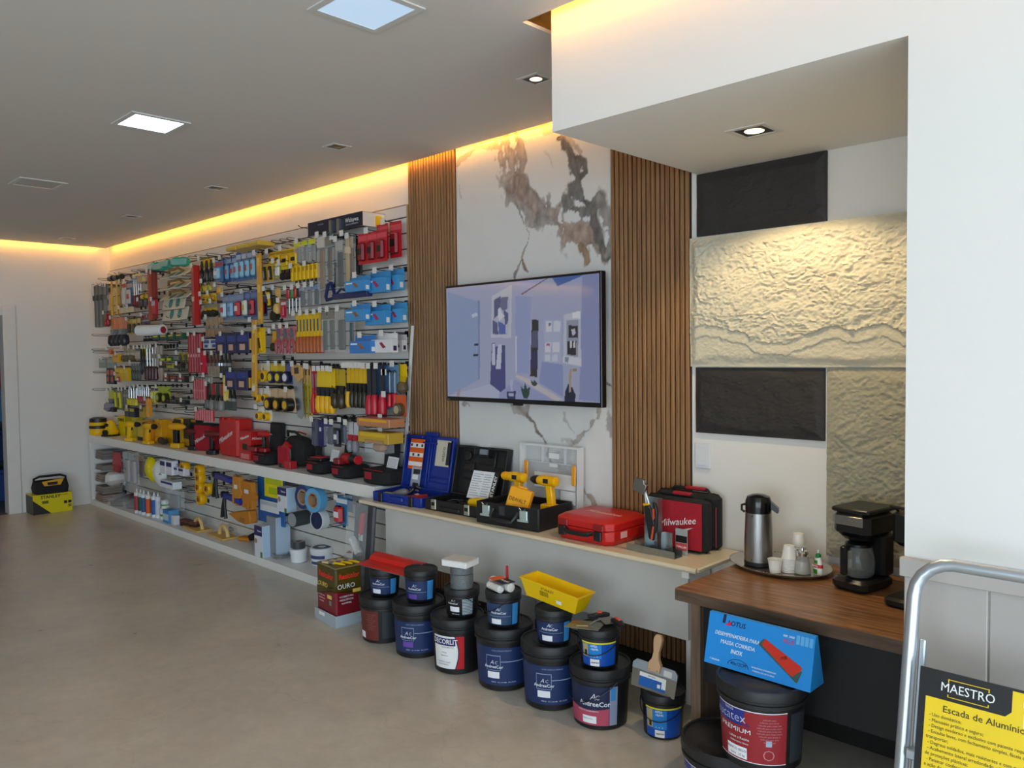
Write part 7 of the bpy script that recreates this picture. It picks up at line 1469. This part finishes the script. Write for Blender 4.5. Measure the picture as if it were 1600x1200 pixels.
hroll(500, 812, .07, .06, 'dfe2e8', '3c4874', 'white tape roll with a navy printed face in the lower bay')
J('card', 524, 545, 776, 820, -.22, 1, ('3a84b8', 'c02c30', 'e8eaec', 'e8eaec'), 'blue and white card with a red item near the right end of the lower bay', hl='blue and white card', d=.05)
J('card', 540, 552, 772, 800, -.15, 1, ('3a84b8', '4a94c8', 'e8eaec'), 'second blue card partly behind the blue and white one', hl='second blue card', d=.03)
P = at(528, 872, z=SB); t = thing('membrane_roll', 'big dark grey roll standing on edge beside the tall blister pack', 'roll', P+Vector((0, .08, .118)), 8)
b = MB().m(pl('55585c', .6)); b.lathe([(.035, -.05), (.117, -.05), (.117, .05), (.035, .05), (.035, -.05)], 32, 'y', caps=False); b.build('roll', t); b = MB().m(pl('8a7a5c')); b.lathe([(.035, -.051), (.03, -.051), (.03, .05), (.035, .05)], 20, 'y', caps=False); b.build('core', t)
P = at(433, 872, z=SB); t = thing('steel_ring_stack', 'low stack of shiny steel rings on the lower shelf', 'rings', P+Vector((0, .03, .0005)))
for k in range(3): b = MB().m(m_steel); b.tube([(.06*math.cos(a*math.pi/12), .06*math.sin(a*math.pi/12), .007+k*.011) for a in range(24)], .005, 6, closed=True); b.build('ring', t)
P = at(456, 880, z=SB); t = thing('plastic_tub', 'plain white tub with a grey roll set in it', 'tub', P+Vector((0, .06, .0005)))
b = MB().m(pl('f0f2f4', .3)); b.lathe([(.05, 0), (.058, .005), (.062, .07), (.066, .08), (.066, .1), (.062, .102)], 28); b.build('tub', t)
t = thing('tape_roll', 'dark grey tape roll resting in the plain white tub', 'tape', P+Vector((.0, .06, .104))); b = MB().m(pl('3e4248', .4)); b.lathe([(.025, 0), (.048, 0), (.048, .05), (.025, .05)], 24); b.build('tape', t); b = MB().m(pl('b8a8a8')); b.lathe([(.022, .051), (.046, .051)], 24, caps=False); b.build('printed_face', t)
P = at(488, 885, z=SB); t = thing('paste_tub', 'white paste tub with navy lid print and labels at the shelf edge', 'tub', P+Vector((0, .085, .0005)))
b = MB().m(pl('eef0f4', .3)); b.lathe([(.07, 0), (.078, .004), (.082, .09), (.084, .1)], 30); b.build('tub', t); b = MB().m(pl('eef0f4', .3)); b.lathe([(.088, .098), (.089, .125), (.084, .13), (.001, .13)], 30); b.build('lid', t); b = MB().m(pl('2a3868')); b.lathe([(.068, .1305), (.03, .1315)], 26, caps=False); b.build('lid_print', t)
wrap(t, 'label', lambda z: .0805, -110, -20, .055, .08, pl('3a4a80'), .003); wrap(t, 'label', lambda z: .0795, -100, -30, .015, .035, pl('46507a'), .003)
# tall blister with roller kit
A = at(565, 880, y=-.33); t = thing('roller_kit', 'tall clear roller kit pack with a red handle leaning by the counter end', 'roller kit', (5.175, -.345, .0015), 0, None, -3, 3)
H2 = .66; KZO = .30
b = MB().m(mat('kit_tray', '4a4c50', .4)); b.box(-.06, .15, .002, .03, 0, H2, c=.01); b.build('tray', t); b = MB().m(mat('clear_bag', 'e8ecee', .12, alpha=.16)); b.box(-.065, .155, -.05, -.048, 0, H2+.01); b.build('blister_front', t, flat=True)
b = MB().m(pl('c02a2c', .3)); b.tube([(.06, -.02, .17+KZO), (.065, -.022, .25+KZO), (.07, -.02, .31+KZO)], [.016, .021, .017], 12); b.build('handle', t); b = MB().m(m_wht); b.box(.01, .05, -.004, .001, .12+KZO, .26+KZO); b.build('insert_card', t, flat=True)
b = MB().m(m_fluff); b.tube([(-.03, -.025, .125+KZO), (.055, -.025, .04+KZO)], .027, 14); b.build('roller_sleeve', t); b = MB().m(m_steel); b.tube([(.06, -.02, .17+KZO), (.03, -.02, .14+KZO), (.07, -.02, .03+KZO)], .004, 6); b.build('frame_wire', t)
b = MB().m(pl('c02a2c', .3)); b.lathe([(.02, 0), (.001, .012)], 12, 'z', (-.045, -.03, .03+KZO)); b.build('end_cap', t)
# floor of the bay
for k, (px, py, c, nm) in enumerate(((178, 792, '6c645e', 'left'), (192, 786, '5a3438', 'middle'), (202, 796, '7a7068', 'right'))):
    P = at(px, py, z=SB); P.y = min(P.y, -.19); t = thing('glove_bundle', ('grey', 'maroon', 'taupe')[k]+' folded glove bundle, the '+nm+' one on the floor of the bay', 'gloves', P+Vector((0, .09, .001)), 30)
    b = MB().m(pl(c, .85)); b.box(-.13, .13, -.05, .05, 0, .05, c=.02); b.xf(T(.02, 0, .05) @ RY(-16)); b.box(-.12, .1, -.045, .045, 0, .035, c=.012); b.build('gloves', t, bevel=.006); b = MB().m(mat('clear_bag', 'e8ecee', .12, alpha=.16)); b.box(-.14, .14, -.056, .056, 0, .085); b.build('bag', t, flat=True)
for k, (px, py, c, c2, nm) in enumerate(((209, 802, 'e0dcdc', 'b03840', 'red labelled'), (215, 803, 'd8e0dc', '2c5a50', 'green labelled'), (220, 805, 'dfe6ea', '2a5a8c', 'teal blue labelled'), (227, 807, 'ece6dc', 'd85a28', 'orange labelled'), (236, 809, 'e8ecf2', '1a64b8', 'royal blue labelled'), (242, 810, 'eceff4', 'd0d8e4', 'plain white'))):
    P = at(px, py, z=SB); h = hgt(px, 764+k*1.5, P); t = thing('sealant_tube', nm+' sealant tube standing in the row on the bay floor', 'sealant tube', P+Vector((0, .035, .0005)))
    b = MB().m(pl(c, .35)); b.lathe([(.027, 0), (.027, h*.84), (.012, h*.87)], 18); b.build('cartridge', t); b = MB().m(pl('f0f0f0')); b.lathe([(.011, h*.86), (.004, h*1.0)], 12); b.build('nozzle', t); b = MB().m(pl(c2)); b.lathe([(.0276, h*.12), (.0276, h*.7)], 18, caps=False); b.build('label', t)
for px, py, z, hh, r, lab in ((249, 812, SB, .1, .05, 'white can with a green stripe, the lower of two stacked'), (250, 789, SB+.102, .08, .036, 'small white can with a green stripe, the upper of two stacked')):
    P = at(249, 812, z=SB); t = thing('filler_can', lab, 'can', (P.x, P.y+.06, z+.001)); b = MB().m(pl('eef2ee', .3)); b.lathe([(r, 0), (r, hh*.85)], 22); b.build('can', t); b = MB().m(pl('e0e8e4', .3)); b.lathe([(r*1.05, hh*.85), (r*1.05, hh)], 22); b.build('lid', t); b = MB().m(pl('5aa82c')); b.lathe([(r*1.01, hh*.3), (r*1.01, hh*.5)], 22, caps=False); b.build('stripe', t)
carton(259, 817, 797, .13, .1, '3a8cc8', 'light blue carton with white panels on the bay floor', z=SB, side='5aa0d4', stripe=('c8d8e4', .2, .7))
carton(270, 820, 806, .07, .05, 'e0e0e4', 'tiny white box between the blue carton and the brushes', z=SB)
P = at(263, 790, y=-.12); t = thing('glue_bottle', 'amber glue bottle with a green cap lying behind the blue carton', 'bottle', (P.x, -.12, SB+.04)); b = MB().m(pl('a8701c')); b.lathe([(.035, -.06), (.038, .03), (.015, .06)], 16, 'x'); b.build('bottle', t); b = MB().m(pl('3a8a3c')); b.cyl(.014, .06, .085, 12, 'x'); b.build('cap', t)
J('bag', 264, 290, 764, 794, -.22, 1, ('98a0a8', 'c8ccd0'), 'clear bag of pale wire clips above the blue carton', hl='bag of wire clips', tags=1, d=.04)
for k in range(3):
    P = at(280+k*7, 823+k*2, z=SB); t = thing('block_brush', 'brown block brush with short bristles on the bay floor', 'brush', P+Vector((0, .06, .001)), 15, 'brown block brushes on the bay floor'); b = MB().m(pl('6a3c28', .6)); b.box(-.05, .05, -.03, .03, .035, .06, c=.006); b.build('block', t); b = MB().m(pl('3a2620', .9)); b.box(-.045, .045, -.026, .026, 0, .035); b.build('bristles', t)
for px, py, nm in ((297, 829, 'left'), (336, 841, 'right')):
    P = at(px, py, z=SB); t = thing('wooden_float', nm+' yellow wooden float with a looped handle on the bay floor', 'float', P+Vector((-.02, .075, .001)), -3)
    b = MB().m(pl('dcae58', .55)); b.box(-.17, .17, -.07, .07, 0, .014, c=.003); b.build('board', t); b = MB().m(pl('e8c47c', .5)); b.tube([(.085*math.cos(R(a))+.03, 0, .012+.085*math.sin(R(a))) for a in range(0, 181, 18)], .016, 10); b.build('loop_handle', t)
P = at(357, 836, z=SB); t = thing('hardware_bag', 'crinkled clear bag of steel parts on the bay floor', 'bag', P+Vector((-.05, .12, .001)), 10); b = MB().m(pl('8a8e90', .25)); b.box(-.1, .1, -.05, .05, 0, .05, c=.025); b.build('contents', t); b = MB().m(mat('clear_bag', 'e8ecee', .12, alpha=.16)); b.box(-.13, .13, -.06, .06, 0, .07, c=.03); b.build('bag', t)
P = at(377, 847, z=SB); t = thing('work_glove', 'orange and black work glove lying on the bay floor', 'glove', P+Vector((0, .08, .001)), 20); b = MB().m(pl('d88a18', .8)); b.box(-.1, .02, -.05, .04, 0, .03, c=.012); b.build('palm', t)
b = MB().m(pl('1c1814', .85)); b.xf(T(.02, 0, 0) @ RY(-25)); b.box(0, .1, -.045, .045, 0, .05, c=.015); b.build('cuff', t); b = MB().m(pl('c87c18', .8)); b.xf(T(.03, .02, .03) @ RY(-40)); b.box(0, .12, -.03, .03, 0, .02, c=.008); b.build('fingers', t)
for nm, lst in {'lower bay, left part': [(232, 716), (244, 715), (256, 742), (270, 744), (276, 764), (288, 768), (298, 750), (300, 770), (296, 786)], 'lower bay, right part': [(350, 764), (362, 766), (420, 737), (518, 766), (532, 770), (546, 768), (512, 782), (455, 818), (505, 826)]}.items():
    for x, y in lst: P = at(x, y, y=-.2); hook(P.x, P.z, .22, 0, 'empty black wire hook in the '+nm, 'empty hooks, '+nm, two=1)
# ---------------------------------------------------------------- box and bag by the far wall
t = thing('cardboard_box', 'black and yellow STANLEY carton on the floor against the far wall', 'box', (.145, -.72, 0), 0)
b = MB().m(pl(m_st)); b.box(-.12, .12, -.185, .185, .0005, .2); b.build('box', t, flat=True, bevel=.001)
MB().m(pl('23241e')).box(-.118, .118, -.1862, -.1852, .002, .19).build('dark_side', t, flat=True)
MB().m(pl('23241e')).prism([(-.185, .001), (-.185, .15), (-.02, .001)], .1202, .121, 'yz').build('dark_wedge', t, flat=True)
text('STANLEY', .045, m_blk, t, (.1215, -.02, .172), (90, 0, 90), bold=.02); 
for k in range(2): card(t, 'icon_block', .03, .03, m_blk, (.1208, .12+.04*k, .1), (90, 0, 90))
card(t, 'icon_block', .03, .03, pl('8a7c10'), (.1208, .16, .06), (90, 0, 90)); card(t, 'tool_drawing', .06, .03, pl('6a6414'), (.1208, -.07, .12), (90, 0, 90)); text('PARAFUSADEIRA', .012, m_blk, t, (.1215, .1, .18), (90, 0, 90))
t = thing('tool_bag', 'open mouthed black tool bag with a yellow lining on the yellow and black carton', 'tool bag', (.15, -.71, .201), 0)
b = MB().m(m_fab)
def brg(hx, hy, z, c=.03): return [(-hx+c, -hy, z), (hx-c, -hy, z), (hx, -hy+c, z), (hx, hy-c, z), (hx-c, hy, z), (-hx+c, hy, z), (-hx, hy-c, z), (-hx, -hy+c, z)]
rs = brg(.1, .15, 0)+brg(.1, .16, .06)+brg(.07, .15, .13)+brg(.06, .14, .13)+brg(.08, .145, .03); fs = [tuple(range(7, -1, -1)), tuple(range(32, 40))]
for k in range(4):
    for i in range(8): j = (i+1) % 8; fs.append((k*8+i, k*8+j, k*8+8+j, k*8+8+i))
b.add(rs, fs); b.build('body', t)
b = MB().m(m_fab); b.tube([(.0, -.15, .1), (0, -.15, .155), (0, -.1, .175), (0, .1, .175), (0, .15, .155), (0, .15, .1)], .012, 8); b.build('frame', t)
b = MB().m(pl('e8a820')); b.prism([(-.1, .13), (.11, .15), (.08, .09), (.06, .05), (-.06, .05), (-.08, .09)], .085, .09, 'yz'); b.build('lining', t, flat=True); b = MB().m(m_kx); b.prism([(-.05, .12), (.05, .12), (.045, .09), (-.045, .09)], .0905, .0925, 'yz'); b.build('inner_label', t, flat=True)
# ---------------------------------------------------------------- details that belong to a part become its sub-parts
PARENT = {'label': ('lettering', 'logo', 'sticker', 'stripe', 'logo_frame', 'title_band', 'label_band', 'label_edge', 'label_lower', 'side_label_top', 'label_top_band', 'label_photo', 'label_panel', 'label_logo_panel', 'label_rim', 'logo_panel', 'icon', 'print_line'),
 'box': ('lettering', 'logo', 'print_band', 'side_print', 'dark_side', 'dark_wedge', 'violet_top', 'green_corner', 'product_picture', 'barcode_sticker'),
 'can_body': ('lettering', 'front_swoosh', 'side_swoosh', 'gold_label', 'seal'), 'yellow_print': ('lettering', 'bracket_print', 'spec_label', 'round_badge', 'badge_band'),
 'pages': ('print_line', 'title_band', 'lettering'), 'sheet': ('print_line',), 'wire': ('price_tag',), 'latch': ('latch_slot', 'latch_wire'), 'handle': ('handle_wrap', 'handle_inlay'),
 'motor_housing': ('model_plate', 'vent_ring'), 'grip': ('trigger', 'grip_inlay'), 'product': ('product_detail',), 'card': ('print_band',), 'bar': ('end_disc', 'pivot'), 'front_pocket': ('lettering', 'logo_flash'),
 'tray': ('lettering', 'barcode_sticker', 'sticker'), 'steel_band': ('lettering',), 'case': ('face',), 'pack': ('print_band', 'picture', 'price_sticker'), 'body': ('red_band', 'green_print', 'badge'), 'face_panel': ('lettering',), 'housing': ('screen', 'logo', 'sensor'), 'jug': ('coffee_residue', 'jug_lid', 'jug_handle')}
def base_name(o): return o.name.split('.')[0]
def mid(o): return Vector([(o.bound_box[0][i]+o.bound_box[6][i])/2 for i in range(3)])
kids = {}
for o in COL.objects:
    if o.parent is not None: kids.setdefault(o.parent, []).append(o)
for t, ch in list(kids.items()):
    if t.parent is not None: continue
    ident = [c for c in ch if c.location.length < 1e-6 and abs(c.rotation_euler.x)+abs(c.rotation_euler.y)+abs(c.rotation_euler.z) < 1e-6 and c.scale == Vector((1, 1, 1)) and c not in kids]
    done = set()
    for pn, names in PARENT.items():
        ps = [c for c in ident if base_name(c) == pn and c not in done]
        if not ps: continue
        for c in ch:
            if c in done or c in ps or c in kids or base_name(c) not in names: continue
            p = min(ps, key=lambda q: (mid(q)-mid(c)-c.location).length); c.parent = p; done.add(c)
